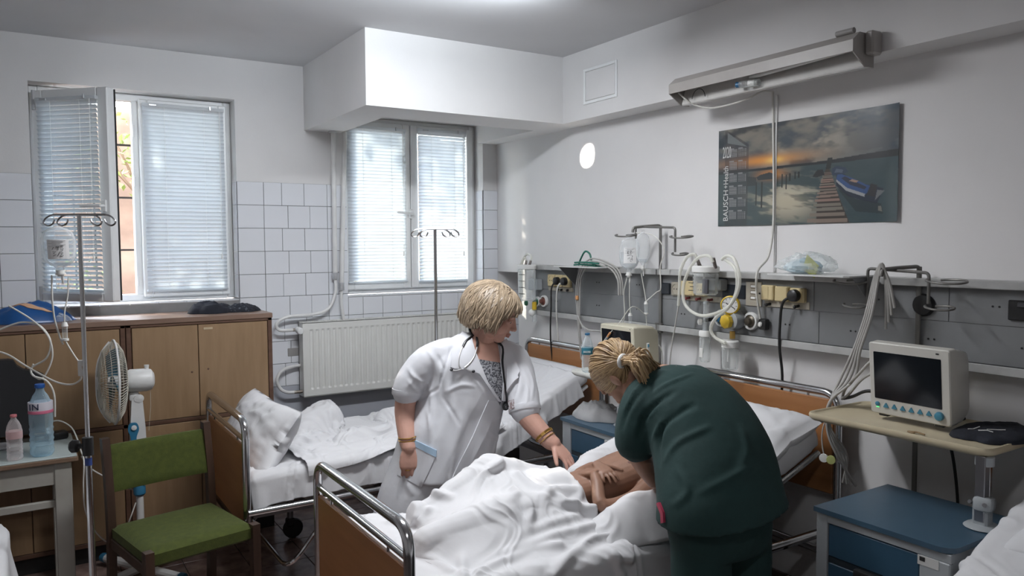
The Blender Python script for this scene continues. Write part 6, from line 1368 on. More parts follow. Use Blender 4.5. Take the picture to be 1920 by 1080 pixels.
for p in ((1.588, 3.0, 1.197), (1.692, 3.0, 1.179)): h_, n_ = onto(cb, p, None); MB().ball(h_+n_*.017, (.009, .007, .007), 10, 8).build('ear_tip', sc_b, t)
nb = [HT @ Vector((-.055, -.055, -.10)), HT @ Vector((0, -.088, -.105)), HT @ Vector((.060, -.04, -.125))]
MB().tube(smooth_path([laid([(1.712, 3.0, 1.352)], .016, 1)[0]]+nb+laid([(1.836, 3.0, 1.285), (1.840, 3.0, 1.20), (1.853, 3.0, 1.09), (1.857, 3.0, 1.025)], .016, 1)), .0058, 8).build('main_tube', sc_b, t)
h_, n_ = onto(cb, (1.856, 3.0, 1.008), None); n_ = (n_+Vector((-.4, -.7, 0))*.5).normalized()
MB().lathe([(.006, 0), (.020, .001), (.022, .006), (.020, .012), (.017, .013), (.004, .0135)], h_+n_*.012, n_, 22).build('chest_piece', M('dark_chrome', (.16, .17, .17), .25, .9), t); MB().lathe([(.013, 0), (.013, .001), (.002, .0012)], h_+n_*.0255, n_, 18).build('diaphragm', chrome, t)

# ---- the person in green scrubs, seen from behind
nur = thing('person', 'person in dark green scrubs with a blond ponytail, bending over the patient', 'person', (2.03, 1.80, 0))
NT = frame((1.935, 2.262, 1.252), (.03, .40, -.92), (-.40, .88, .25)); NS = 1.06
b = MB(); head(b, NT, NS)
b.limb([NT @ Vector((0, -.02, -.05)), (2.01, 2.20, 1.235), (2.075, 2.13, 1.215)], [.055, .056, .075], 16)
stack(b, [((2.0, 1.84, .86), X1, Yb, .17, .12), ((2.04, 1.90, .98), X1, (0, 1, -.4), .16, .11), ((2.07, 1.99, 1.08), X1, (0, 1, -.6), .16, .11), ((2.085, 2.08, 1.17), X1, (0, 1, -.8), .18, .09), ((2.09, 2.13, 1.215), X1, (0, 1, -.9), .12, .07)])
b.limb([(1.905, 2.12, 1.17), (1.880, 2.115, 1.03), (1.915, 2.125, .95), (2.025, 2.185, .845), (2.045, 2.20, .828)], [.06, .048, .042, .032, .028], 16)
hand(b, (2.047, 2.202, .826), (.75, .45, -.35), (.2, .3, -.9), (.45, -.8, .2), .165, ((.25, .4, .3),)*4, .10, (.7, .6, .2), .3)
b.limb([(2.21, 2.13, 1.18), (2.28, 2.25, 1.06), (2.30, 2.32, .97), (2.24, 2.36, .90), (2.23, 2.365, .89)], [.06, .048, .042, .032, .028], 16)
hand(b, (2.23, 2.367, .888), (-.7, .2, -.5), (-.2, .2, -.9), (.2, .9, .2), .165, ((.25, .4, .3),)*4, .10, (.7, .6, .2), .3)
for x in (1.925, 2.125): b.limb([(x, 1.82, .84), (x, 1.80, .48), (x, 1.775, .09)], [.09, .055, .04], 14); b.limb([(x, 1.765, .05), (x, 1.90, .035)], [.042, .034], 12)
bm_ = remesh(b, .0045, 3); bm_.materials.append(skin_n); link('body', bm_, nur, 180)
c = MB()
stack(c, [((2.005, 1.812, .828), (1, 0, .09), (0, 1, -.02), .248, .176), ((2.005, 1.825, .90), X1, (0, 1, -.05), .240, .165), ((2.04, 1.885, .99), X1, (0, 1, -.35), .234, .160), ((2.065, 1.965, 1.075), X1, (0, 1, -.6), .220, .150), ((2.065, 2.05, 1.16), X1, (0, 1, -.8), .206, .128), ((2.062, 2.115, 1.213), (1, .02, .02), (0, 1, -.95), .185, .095), ((2.06, 2.155, 1.236), (1, .02, .02), (0, 1, -1.0), .125, .072), ((2.045, 2.185, 1.245), (1, .02, .02), (0, 1, -1.0), .085, .062)], 2.3)
c.limb([(1.99, 2.10, 1.20), (1.925, 2.11, 1.165), (1.892, 2.115, 1.085), (1.882, 2.115, 1.03)], [.085, .090, .086, .082], 18)
c.limb([(2.14, 2.11, 1.20), (2.205, 2.14, 1.185), (2.26, 2.22, 1.11), (2.285, 2.255, 1.06)], [.082, .086, .082, .078], 18)
cm = remesh(c, .008, 5); clump(cm, .0035, 15, 5)
folds(cm, [([(1.465, 1.6, 1.357), (1.397, 1.6, 1.298), (1.368, 1.6, 1.235)], 0.010, -0.0100), ([(1.561, 1.6, 1.324), (1.465, 1.6, 1.275), (1.426, 1.6, 1.197)], 0.012, -0.0150), ([(1.536, 1.6, 1.312), (1.479, 1.6, 1.273), (1.446, 1.6, 1.239)], 0.007, 0.0075), ([(1.642, 1.6, 1.276), (1.537, 1.6, 1.243), (1.506, 1.6, 1.186), (1.513, 1.6, 1.108)], 0.013, -0.0163), ([(1.709, 1.6, 1.204), (1.579, 1.6, 1.175), (1.527, 1.6, 1.121)], 0.012, 0.0100),
    ([(1.516, 1.6, 1.23), (1.512, 1.6, 1.169)], 0.010, -0.0125), ([(1.923, 1.6, 1.057), (1.827, 1.6, 1.04), (1.645, 1.6, 1.007)], 0.013, 0.0088), ([(1.641, 1.6, 1.371), (1.536, 1.6, 1.35), (1.465, 1.6, 1.32)], 0.009, 0.0075), ([(1.848, 1.6, 1.186), (1.874, 1.6, 1.099), (1.827, 1.6, 1.04)], 0.016, 0.0088), ([(1.579, 1.6, 1.097), (1.623, 1.6, 1.026), (1.559, 1.6, .991)], 0.014, 0.0100), ([(1.459, 1.6, 1.37), (1.412, 1.6, 1.341), (1.382, 1.6, 1.292)], 0.007, 0.0075), ([(1.589, 1.6, 1.267), (1.516, 1.6, 1.238), (1.48, 1.6, 1.189)], 0.009, 0.0088)], None)
cm.materials.append(scrub); tun = link('tunic', cm, nur, 180); nbv = BVHTree.FromPolygons([wm(tun) @ v.co for v in cm.vertices], [tuple(p.vertices) for p in cm.polygons])
patch('pocket_edge', [(1.507, 1.6, 1.010), (1.522, 1.6, .978), (1.524, 1.6, .950)], [(1.515, 1.6, 1.012), (1.532, 1.6, .978), (1.534, 1.6, .950)], None, nbv, M('crimson_trim', (.34, .03, .07), .6), tun, .006, .003, 4, 8)
c = MB()
stack(c, [((2.0, 1.835, .94), X1, Yb, .185, .13), ((2.0, 1.83, .86), X1, Yb, .195, .135), ((2.0, 1.82, .78), X1, Yb, .20, .137), ((2.0, 1.815, .70), X1, Yb, .19, .12)], 2.3)
for x, q in ((1.905, -1), (2.105, 1)): c.limb([(x, 1.82, .80), (x, 1.81, .55), (x+.005*q, 1.795, .30), (x+.005*q, 1.785, .10)], [.105, .098, .085, .082], 18)
cm = remesh(c, .010, 4); clump(cm, .005, 25, 4); cm.materials.append(scrub); link('trousers', cm, nur, 180)
for x in (1.90, 2.11): MB().limb([(x, 1.745, .045), (x, 1.92, .032)], [.046, .040], 12).build('shoe', M('white_shoe', (.6, .6, .6), .5), nur)
nh = hair_mat('honey_blond_hair', (.25, .155, .078), (.47, .325, .175)); h = MB(); EN = (.084, .104, .096); NC = (0, -.014, .034)
cap = MB(); cap.ball(NT @ Vector((0, -.020, .036)), (.083, .097, .094), 22, 16, NT.to_3x3()); cap.build('hair_base', nh[2], nur, 60)
tie = Vector(NT.inverted() @ Vector((1.878, 2.185, 1.318)))
td = Vector(((tie.x-NC[0])/EN[0], (tie.y-NC[1])/EN[1], (tie.z-NC[2])/EN[2])).normalized()
sp = []
for ph in np.arange(0, 360, 8):
    e = Vector((math.sin(math.radians(ph))*.98, math.cos(math.radians(ph))*.90+.12, -.06 if 60 < ph < 300 else .50)); e = e if 70 < ph < 290 else e+Vector((0, .2, .0))
    sp.append((tuple(e), tuple(td), .02, 20, .42))
    e2 = e+Vector((0, -.35, -.45 if 90 < ph < 270 else .15)); sp.append((tuple(e2), tuple(td), .02, 13, .42))
locks(h, NT, EN, NC, sp, 5, .0075, .05)
TW = NT @ Vector([c_+d_*e_ for c_, d_, e_ in zip(NC, td, EN)])
h.build('hair', nh, nur, 70)
pt = MB(); rs = random.Random(4)
for k in range(620):
    q = (k*.618)%1; a = Vector((2.015, 2.150, 1.288)).lerp(Vector((1.905, 2.085, 1.205)), q)+Vector((rs.gauss(0, .006), rs.gauss(0, .006), rs.gauss(0, .006)))
    m_ = TW.lerp(a, .5)+Vector((-.022, -.040, .036))*(1+rs.uniform(-.5, .3))+Vector((rs.gauss(0, .008), rs.gauss(0, .008), rs.gauss(0, .008)))
    P, R = smooth_path([TW+Vector((rs.gauss(0, .007), rs.gauss(0, .007), rs.gauss(0, .007))), TW.lerp(m_, .55)+Vector((-.006, -.02, .012)), m_, a], [.003, .0038, .004, .0014], 4); pt.cur = rs.choice((0, 0, 1, 1, 2)); pt.tube(P, R, 6)
pt.build('ponytail', nh, nur, 70)
tdw = (NT.to_3x3() @ td).normalized(); tx = (Vector((1.96, 2.13, 1.27))-TW).normalized(); tx = (tx*.75+tdw*.6).normalized(); _, q1, q2 = ortho(tx)
MB().tube([TW+tx*.004+(q1*math.cos(a)+q2*math.sin(a))*.021 for a in np.linspace(0, 2*PI, 24, endpoint=False)], .0085, 10, closed=True).build('hair_tie', whitep, nur)
# face mask loop hanging under the chin
MB().tube(smooth_path([NT @ Vector((.076, .012, -.01)), NT @ Vector((.070, .05, -.045)), NT @ Vector((.05, .085, -.07))]), .003, 6).build('mask_loop', whitep, nur)
ms = MB(); ms.rings([[NT @ Vector((x*w, .088+.012*math.cos(x*1.3)-.03*abs(x)**2, z)) for x in np.linspace(-1, 1, 9)]+[NT @ Vector((x*w, .084+.012*math.cos(x*1.3)-.03*abs(x)**2, z)) for x in np.linspace(1, -1, 9)] for z, w in ((-.02, .055), (-.06, .062), (-.10, .045))]).build('face_mask', M('dark_face_mask', (.02, .022, .026), .8), nur)

# ---- the patient
pat = thing('person', 'bare-chested patient lying on the bed with hands crossed over the belly', 'person', (2.1, 2.45, .63))
b = MB()
sl = Vector((1, -.06, .26)).normalized(); up = Vector((-.26, 0, 1)).normalized(); la = Vector((.06, 1, 0))
stack(b, [((1.70, 2.52, .705), la, up, .115, .075), ((1.84, 2.515, .715), la, up, .112, .078), ((1.97, 2.50, .73), la, up, .112, .080), ((2.08, 2.49, .752), la, up, .124, .088), ((2.18, 2.48, .778), la, up, .132, .082), ((2.26, 2.475, .80), la, up, .10, .062), ((2.30, 2.47, .812), la, up, .05, .045)], 2.3, 28)
PT_ = frame((2.43, 2.45, .885), (-.30, -.05, 1), (1, 0, .3)); head(b, PT_, .92)
b.limb([(2.27, 2.47, .81), (2.38, 2.455, .855)], [.046, .045], 14)
b.limb([(2.17, 2.345, .765), (2.03, 2.31, .725), (1.880, 2.308, .728), (1.912, 2.38, .785), (1.937, 2.43, .812)], [.038, .033, .029, .025, .020], 14)
hand(b, (1.938, 2.432, .814), (-.02, .85, -.12), (.15, .15, -1), (.95, .05, .1), .145, ((.35, .75, .6),)*4, .05, (.4, .9, .15), .3)
b.limb([(2.17, 2.60, .785), (2.08, 2.61, .76), (1.98, 2.585, .765), (1.985, 2.51, .812), (1.985, 2.47, .825)], [.038, .033, .029, .025, .020], 14)
hand(b, (1.985, 2.47, .832), (-.12, -.9, -.14), (.1, -.1, -1), (.9, -.1, .1), .145, ((.2, .35, .3), (.15, .3, .3), (.15, .35, .3), (.2, .4, .3)), .10, (.85, .45, .15), .2)
for y, kx, kz in ((2.70, 1.60, .80), (2.43, 1.52, .725)): b.limb([(1.80, y*.4+2.51*.6, .69), (kx+.01, y, kz-.018), (1.36, y+.01, .655), (1.30, y+.01, .650)], [.060, .036, .020, .016], 14)
bm_ = remesh(b, .0036, 3); bm_.materials.append(skin_p); pb = link('body', bm_, pat, 180)
pbv = BVHTree.FromPolygons([wm(pb) @ v.co for v in bm_.vertices], [tuple(p.vertices) for p in bm_.polygons])
for y in (2.415, 2.56): h_, n_ = onto(pbv, (2.11, y, 1.2), (0, 0, -1)); MB().lathe([(.008, -.002), (.0078, .0006), (.004, .0012), (.001, .0016)], h_, n_, 12).build('nipple', M('dark_skin_mark', (.13, .06, .045), .6), pat)
ph = hair_mat('dark_hair', (.02, .014, .010), (.05, .035, .025)); h = MB(); sp = [((math.sin(a)*.7, -.2, .9), (math.sin(a), math.cos(a)*.6-.4, -.05), .02, 6, 1) for a in np.arange(0, 6.2, .25)]
MB().ball(PT_ @ Vector((0, -.028, .036)), (.076, .086, .084), 18, 12, PT_.to_3x3()).build('hair_base', ph[2], pat, 60); locks(h, PT_, (.076, .094, .088), (0, -.016, .033), sp, 9, .006, .08); h.build('hair', ph, pat, 70)
# ------------------------------------------------------------------ monitors
mon_m = M('off_white_plastic', (.55, .535, .49), .4, var=.02); scr = M('dark_screen', (.010, .012, .015), .12); btn = M('blue_button', (.055, .22, .32), .4); mon_c = M('cream_monitor', (.56, .53, .42), .42, var=.02)
t = thing('patient_monitor', 'big patient monitor with dark screen and blue buttons on the tray', 'monitor', (2.95, 1.64, 1.06))
Tm = basis((2.845, 1.808, 1.072), (-.03, -1, 0), (-.09, 0, 1))      # x along the face, y up, z out of the face
def pm(m, nm, mt, par=None, sm=35): m.v = [tuple(Tm @ Vector(p)) for p in m.v]; return m.build(nm, mt, par or t, sm)
Wm, Hm = .322, .285
def rrect(x0, x1, y0, y1, r, z): return [tuple(p) for p in fillet([(x0, y0, z), (x1, y0, z), (x1, y1, z), (x0, y1, z)], r, 4, closed=True)]
pm(MB().rings([rrect(.03, Wm-.03, .02, Hm-.05, .02, -.175), rrect(.02, Wm-.02, .01, Hm-.03, .02, -.15), rrect(.006, Wm-.006, .0, Hm-.012, .012, -.085), rrect(.004, Wm-.004, .0, Hm-.006, .012, -.05), rrect(0, Wm, 0, Hm, .012, -.045), rrect(0, Wm, 0, Hm, .012, -.004), rrect(.004, Wm-.004, .004, Hm-.004, .010, 0)]), 'housing', mon_m)
pm(MB().rings([rrect(.021, Wm-.032, .062, Hm-.036, .004, -.002), rrect(.021, Wm-.032, .062, Hm-.036, .004, .0012)]), 'screen', scr)
pm(MB().span((.02, Hm-.014, -.045), (Wm-.05, Hm-.004, -.012), .003), 'handle', btn)
pm(MB().lathe([(.009, 0), (.009, .004), (.006, .006), (.001, .006)], (.032, .040, 0), (0, 0, 1), 16), 'power_button', btn)
pm(MB().box((.032, .027, .001), (.012, .003, .002), .0008), 'power_light', M('green_light', (.1, .9, .25), emit=1.2))
for k in range(6):
    x = .068+.0345*k; P = [tuple(p)[:2] for p in fillet([(x-.012, .030, 0), (x+.012, .030, 0), (x, .050, 0)], .004, 3, closed=True)]
    pm(MB().prism(P, .004), 'button', btn); pm(MB().box((x, .023, .0005), (.014, .0015, .0006)), 'button_mark', grey_lac)
pm(MB().lathe([(.016, 0), (.017, .003), (.015, .012), (.010, .014), (.001, .014)], (.281, .036, 0), (0, 0, 1), 22), 'dial_knob', btn)
pm(MB().box((Wm-.045, Hm-.017, .001), (.012, .005, .002), .002), 'lamp_dot', black)
for x in (.05, .27): pm(MB().box((x, -.004, -.02), (.04, .010, .03), .003), 'foot', rubber)
for x in (.05, .27): pm(MB().box((x, -.004, -.14), (.04, .012, .03), .003), 'foot', rubber)
t = thing('patient_monitor', 'boxy cream patient monitor on the far tray behind the bottle', 'monitor', (2.84, 3.2, 1.06))
Tm = basis((2.72, 3.345, 1.062), (.0, -1, 0), (-.06, 0, 1)); Wm, Hm = .275, .245
pm(MB().rings([rrect(.03, Wm-.03, .02, Hm-.04, .02, -.20), rrect(.01, Wm-.01, .005, Hm-.012, .015, -.15), rrect(0, Wm, 0, Hm, .012, -.03), rrect(0, Wm, 0, Hm, .012, -.004), rrect(.004, Wm-.004, .004, Hm-.004, .010, 0)]), 'housing', mon_c)
pm(MB().rings([rrect(.012, Wm-.022, .05, Hm-.025, .004, -.002), rrect(.012, Wm-.022, .05, Hm-.025, .004, .0012)]), 'screen', scr)
pm(MB().box((Wm-.025, Hm-.012, .001), (.008, .004, .002), .0015), 'lamp_dot', black)
pm(MB().box((Wm-.002, .12, -.10), (.006, .06, .02), .003), 'side_clip', whitep); pm(MB().box((Wm+.002, .135, -.10), (.004, .016, .012), .002), 'side_tab', btn)
for x in (.05, .245):
    for z in (-.03, -.15): pm(MB().box((x, -.004, z), (.03, .010, .03), .003), 'foot', rubber)

# ------------------------------------------------------------------ crumpled cloths
def heap(label, nm, cat, c, r, mat, seed, amp=.5, f=2.4, rz=0, n=44, power=.8):
    """soft thrown-down cloth lying flat on what it rests on"""
    B = MB(); m_ = 26; P = []
    for i in range(m_):
        q = i/(m_-1)
        for j in range(n):
            a = 2*PI*j/n; d = np.array([math.cos(a), math.sin(a)])
            e = 1+.35*(fbm(np.array([d[0]*1.4+9]), np.array([d[1]*1.4+seed]), 3, seed)[0]-.45)*2
            x, y = d*q*e
            hgt = (1-q**2.2)**power*(.45+amp*1.5*fbm(np.array([x*f+3]), np.array([y*f+7]), 4, seed+1)[0]*.7)
            rr = 1-abs(2*fbm(np.array([x*f*1.1+y]), np.array([y*f*1.5-x*.6]), 3, seed+4)[0]-1); hgt += amp*.30*max(0, rr-.55)*(1-q**3)
            P.append((x*r[0], y*r[1], max(.012*r[2]*8*(1-q), hgt*r[2]) if q < .999 else .002))
    k = len(P); P.append((0, 0, P[0][2])); F = []
    for i in range(m_-1):
        for j in range(n): a = i*n+j; b = i*n+(j+1) % n; F.append((a, a+n, b+n, b))
    base = len(P); P += [(p[0], p[1], .001) for p in P[(m_-1)*n:m_*n]]; F += [((m_-1)*n+j, base+j, base+(j+1) % n, (m_-1)*n+(j+1) % n) for j in range(n)]; F.append(tuple(base+j for j in range(n))[::-1])
    B.add(P, F, Matrix.Translation(c) @ Matrix.Rotation(rz, 4, 'Z')); o = B.build(nm, mat, None, 180); return tag(o, label, cat)
navy = M('dark_navy_cloth', (.010, .012, .020), .9, var=.3, scale=25, bump=.2, bscale=120); pattern = M('patterned_navy_cloth', (.012, .014, .022), .9, col2=(.10, .11, .13), scale=70, lo=.58, hi=.66, bump=.2)
heap('dark navy garment bundled on the cabinet top', 'folded_garment', 'garment', (.985, 4.98, CT), (.14, .11, .075), navy, 3, amp=.7, f=2.6, power=.5)
heap('dark patterned garment at the right end of the cabinet top', 'folded_garment', 'garment', (1.155, 4.97, CT), (.12, .09, .05), pattern, 6, amp=.8, f=3.0, power=.5)
o = heap('grey crumpled cloth on the bedside cabinet between the beds', 'crumpled_cloth', 'cloth', (2.72, 3.36, .7735), (.13, .15, .075), M('grey_cloth', (.34, .34, .34), .9, var=.08, bump=.2), 9, amp=1.1, f=4.2, power=.5)
o = heap('folded black cloth with white print on the big monitor tray', 'folded_cloth', 'cloth', (2.955, 1.39, 1.047), (.17, .12, .045), navy, 23, amp=.6, f=2.2, power=.35)
bv = bvh_of(o.data)
for P in ([(2.86, 1.44), (2.875, 1.43), (2.90, 1.42)], [(2.85, 1.40), (2.862, 1.38), (2.87, 1.36)], [(2.88, 1.385), (2.91, 1.365), (2.925, 1.345)]):
    H = [onto(bv, (x, y, 1.3), (0, 0, -1), 0)[0] for x, y in P]
    if all(h.z < 1.2 for h in H): MB().tube([tuple(h+Vector((0, 0, .0015))) for h in H], .0022, 5).build('print_stroke', whitep, o)
tag(MB().tube(smooth_path([(2.745, 1.585, 1.050), (2.735, 1.565, 1.052), (2.725, 1.57, 1.052), (2.735, 1.59, 1.052), (2.745, 1.56, 1.053), (2.74, 1.53, 1.051)]), .003, 6).build('rubber_band', M('tan_rubber', (.28, .19, .10), .7)), 'small curled tan rubber band on the tray before the big monitor', 'band')
bag_m = M('blue_plastic_film', (.012, .075, .24), .28, var=.15, scale=6); peach = M('peach_label', (.62, .36, .22), .7)
o = heap('shiny blue plastic bag with a peach sticker on the cabinet top', 'plastic_bag', 'bag', (-.01, 4.95, CT), (.21, .125, .13), bag_m, 15, amp=.55, f=1.9); bv = bvh_of(o.data)
down = Vector((.2, .55, -.8))
patch('sticker', [(-.085, 4.86, 1.52), (-.04, 4.86, 1.50), (.03, 4.86, 1.45), (.10, 4.86, 1.43)], [(-.06, 4.86, 1.53), (-.01, 4.86, 1.525), (.06, 4.86, 1.475), (.125, 4.86, 1.445)], down, bv, peach, o, .004, .001, 4, 10)
heap('thin clear film beside the blue bag at the cabinet edge', 'film', 'film', (.16, 4.92, CT), (.07, .06, .05), clearp, 18, amp=.6)

# ------------------------------------------------------------------ bottles and the things on the left table
clear_b = thin_mat('clear_bottle', (.88, .93, .95), .16, .05); blue_b = thin_mat('blue_bottle', (.60, .78, .88), .20, .05); pink_b = thin_mat('pinkish_bottle', (.93, .88, .88), .18, .06)
def bottle(label, c, h, r, body, cap, lab, lz, texts=(), ribs=4):
    t = thing('water_bottle', label, 'bottle', c); k = h/.22; R = r
    prof = [(R*.25, .006), (R*.8, 0), (R*.97, .008*k)]
    for i in range(ribs): z = h*(.06+.30*i/ribs); prof += [(R, z+.004*k), (R*.93, z+.013*k), (R, z+.022*k)]
    prof += [(R*.94, h*.40), (R*.94, h*.43), (R*.985, h*.45), (R*.985, h*.66), (R*.93, h*.68), (R*.88, h*.74), (R*.62, h*.84), (R*.36, h*.90), (R*.33, h*.93), (R*.33, h*.955)]
    MB().lathe(prof, c, n=28).build('body', body, t, 60)
    MB().lathe([(R*.40, h*.945), (R*.42, h*.95), (R*.42, h*.993), (R*.38, h), (R*.05, h)], c, n=20).build('cap', cap, t)
    MB().lathe([(R*1.0, h*lz[0]), (R*1.005, h*lz[0]+.001), (R*1.005, h*lz[1]-.001), (R*1.0, h*lz[1])], c, n=28).build('label', lab, t, 60)
    return t
f_lab = M('pink_label', (.66, .22, .30), .5, col2=(.70, .66, .70), scale=9, lo=.44, hi=.52); b_lab = M('teal_label', (.025, .16, .22), .5)
bt = bottle('small clear bottle with blue cap and teal label on the far tray', (2.60, 3.325, 1.0465), .215, .032, clear_b, bluek, b_lab, (.46, .63))
for k, dz in enumerate((0, .0)):
    pass
d = Vector((-.60, -.79, 0)).normalized(); u = Vector((0, 0, 1)).cross(d); q = Vector((2.60, 3.325, 1.0465+.115))+d*.0335
m = MB()
for x in (-.018, -.010, -.002, .006, .014): m.box(tuple(q+u*x), (.004, .004, .010), rot=Matrix((u, d, Vector((0, 0, 1)))).transposed())
m.build('print_mark', whitep, bt)
bt = bottle('large blue water bottle with blue cap and pink label on the old table', (.055, 4.30, .7515), .345, .052, blue_b, M('blue_cap', (.02, .10, .36), .4), M('pale_label', (.62, .60, .66), .5), (.60, .755))
MB().lathe([(.0525, .345*.60), (.0528, .345*.603), (.0528, .345*.64), (.0525, .345*.642)], (.055, 4.30, .7515), n=28).build('label_band', M('pink_band', (.62, .16, .26), .5), bt, 60)
d = Vector((-.25, -.97, 0)).normalized(); u = Vector((0, 0, 1)).cross(d); text('IN', bt, basis(Vector((.055, 4.30, .7515+.345*.66))+d*.0532-u*.036, u, (0, 0, 1)), .042, M('navy_print', (.01, .015, .05), .5), ext=.0012)
bottle('small clear water bottle with pink cap on the old table', (-.055, 4.275, .7515), .215, .034, pink_b, M('pink_cap', (.62, .20, .22), .4), thin_mat('clear_pink_label', (.85, .62, .62), .35, .3), (.48, .64))
t = thing('screen', 'black screen seen from behind, with sloping shoulder, on the old table', 'screen', (-.22, 4.60, .7515)); scb = M('matt_black_back', (.010, .010, .012), .6)
P = [(-.50, .80), (.075, .80), (.078, 1.095), (.05, 1.112), (-.01, 1.13), (-.035, 1.15), (-.05, 1.178), (-.07, 1.185), (-.50, 1.19)]
MB().prism(P, .07, Matrix(((1, 0, 0, 0), (0, 0, -1, 4.66), (0, 1, 0, 0), (0, 0, 0, 1)))).build('back_shell', scb, t)
MB().span((-.30, 4.58, .765), (-.22, 4.66, .81), .004).build('neck', scb, t); MB().span((-.42, 4.50, .7515), (-.085, 4.70, .768), .006).build('base', M('grey_base', (.30, .30, .31), .4), t)
t = thing('power_adapter', 'black power adapter with a white plug on the old table', 'adapter', (.135, 4.60, .7515))
MB().box((.125, 4.62, .7715), (.10, .07, .04), .012, (0, 0, .2), 2).build('body', black, t); MB().box((.09, 4.595, .805), (.022, .03, .03), .005).build('plug', whitep, t)
line('cable', None, [(.09, 4.59, .82), (.10, 4.57, .852), (.14, 4.53, .862), (.185, 4.48, .835), (.205, 4.40, .795), (.215, 4.30, .752), (.222, 4.195, .72), (.215, 4.18, .60), (.22, 4.19, .48), (.26, 4.22, .36), (.33, 4.27, .27), (.40, 4.33, .30), (.46, 4.38, .42)], .0035, white_cable, parent=t)
line('mains_cable', 'white mains cable sagging behind the drip stand and the chair', [(.23, 4.55, .66), (.27, 4.50, .60), (.34, 4.50, .54), (.42, 4.50, .48), (.50, 4.52, .43)], .004, white_cable, 'cable')
# ------------------------------------------------------------------ drip stands
def stand(label, x, y, zt, w, zs, ang, knob):
    t = thing('drip_stand', label, 'drip stand', (x, y, 0)); d = Vector((math.cos(ang), math.sin(ang), 0))
    MB().cyl((x, y, .10), (x, y, zs), .0125, n=14).build('lower_pole', chrome, t); MB().cyl((x, y, zs), (x, y, zt), .0085, n=12).build('upper_pole', chrome, t)
    m = MB()
    if knob:
        m.cyl((x, y, zs-.035), (x, y, zs+.035), .020, n=16); MB.tube(m, [Vector((x, y, zs))-d*.015, Vector((x, y, zs))-d*.045], .010); m.lathe([(.012, 0), (.024, .004), (.026, .022), (.02, .03), (.004, .031)], Vector((x, y, zs))-d*.036, tuple(-d), 12); m.build('clamp', black, t)
        MB().cyl((x, y, zs-.075), (x, y, zs-.045), .0132, n=14).build('sticker', M('blue_sticker', (.03, .06, .22), .5), t)
    else: m.cyl((x, y, zs-.02), (x, y, zs+.02), .017); m.build('clamp', steel, t)
    MB().tube([Vector((x, y, zt))-d*w*.5, Vector((x, y, zt))+d*w*.5], .0045, 8).build('crossbar', chrome, t)
    for s in (-1, 1):
        for q in (.5, .24):
            b = Vector((x, y, zt))+d*s*w*q; o = d*s
            MB().tube(smooth_path([b-o*.01, b+o*.012+Vector((0, 0, -.004)), b+o*.030+Vector((0, 0, -.016)), b+o*.036+Vector((0, 0, -.032)), b+o*.020+Vector((0, 0, -.042)), b+o*.002+Vector((0, 0, -.034)), b-o*.006+Vector((0, 0, -.018))]), .0036, 8).build('hook', chrome, t)
    for k in range(5):
        a = ang+.6+2*PI*k/5; e = Vector((x+.26*math.cos(a), y+.26*math.sin(a), .07))
        MB().tube([(x, y, .11), e], [.014, .010], 8).build('leg', chrome, t); MB().lathe([(.012, -.01), (.026, -.009), (.028, 0), (.026, .009), (.012, .01)], (e.x, e.y, .028), (math.cos(a+1.3), math.sin(a+1.3), 0), 12).build('wheel', rubber, t); MB().cyl((e.x, e.y, .03), (e.x, e.y, .075), .006, n=6).build('stem', steel, t)
    return t
stand('chrome drip stand with black clamp knob before the cupboards, a full bag on it', .195, 3.388, 1.872, .20, .975, -.55, True)
stand('slim chrome drip stand behind the woman in the white coat, nothing hung on it', 1.868, 3.70, 1.832, .18, .80, -.45, False)
bag('drip_bag', 'full labelled drip bag on the left hook of the nearest drip stand', (.124, 3.487, 1.828), .118, .172, .06, (-.12, -.98, .05), .34, st1, tilt=-.03)
drip('drip chamber and thin tubing below the bag on the nearest drip stand', (.135, 3.455, 1.445), [(.155, 3.475, 1.63), (.150, 3.468, 1.56), (.137, 3.457, 1.50), (.135, 3.455, 1.45)], [(.135, 3.455, 1.39), (.142, 3.447, 1.37), (.164, 3.428, 1.325), (.180, 3.415, 1.298)], .0028, white_cable)
MBt = MB().rings([[(.172, 3.40, z), (.172+w, 3.396, z), (.172+w, 3.412, z), (.172, 3.416, z)] for z, w in ((1.25, .017), (1.27, .015), (1.285, .013), (1.31, .020))])
tag(MBt.build('roller_clamp', whitep), 'white roller clamp on the tubing beside the nearest drip stand', 'clamp')
line('infusion_tube', 'white tube sagging from the roller clamp to the left border', [(.182, 3.411, 1.252), (.178, 3.414, 1.232), (.150, 3.43, 1.215), (.107, 3.457, 1.222), (.06, 3.49, 1.248), (.0, 3.53, 1.29), (-.06, 3.57, 1.335), (-.14, 3.62, 1.36)], .0035, white_cable)
line('infusion_tube', 'white tube running straight down left of the drip chamber with orange joint', [(.10, 3.49, 1.64), (.098, 3.485, 1.55), (.103, 3.478, 1.47), (.118, 3.465, 1.40), (.128, 3.46, 1.37)], .0034, white_cable)
line('infusion_tube', 'loose loop of white tube hanging before the left cupboard, outer loop', [(-.14, 3.96, 1.37), (-.06, 3.93, 1.41), (.0, 3.90, 1.428), (.06, 3.86, 1.412), (.095, 3.83, 1.346), (.078, 3.837, 1.275), (.025, 3.87, 1.235), (.028, 3.86, 1.20), (.075, 3.83, 1.178), (.10, 3.82, 1.12), (.10, 3.83, 1.02)], .0042, white_cable)
line('infusion_tube', 'loose white tube crossing the blue bag down to the loops', [(-.05, 3.93, 1.50), (.032, 3.875, 1.438), (.087, 3.836, 1.369), (.10, 3.823, 1.285), (.075, 3.835, 1.21), (.05, 3.85, 1.185), (.02, 3.87, 1.215), (.03, 3.86, 1.25)], .0038, white_cable)

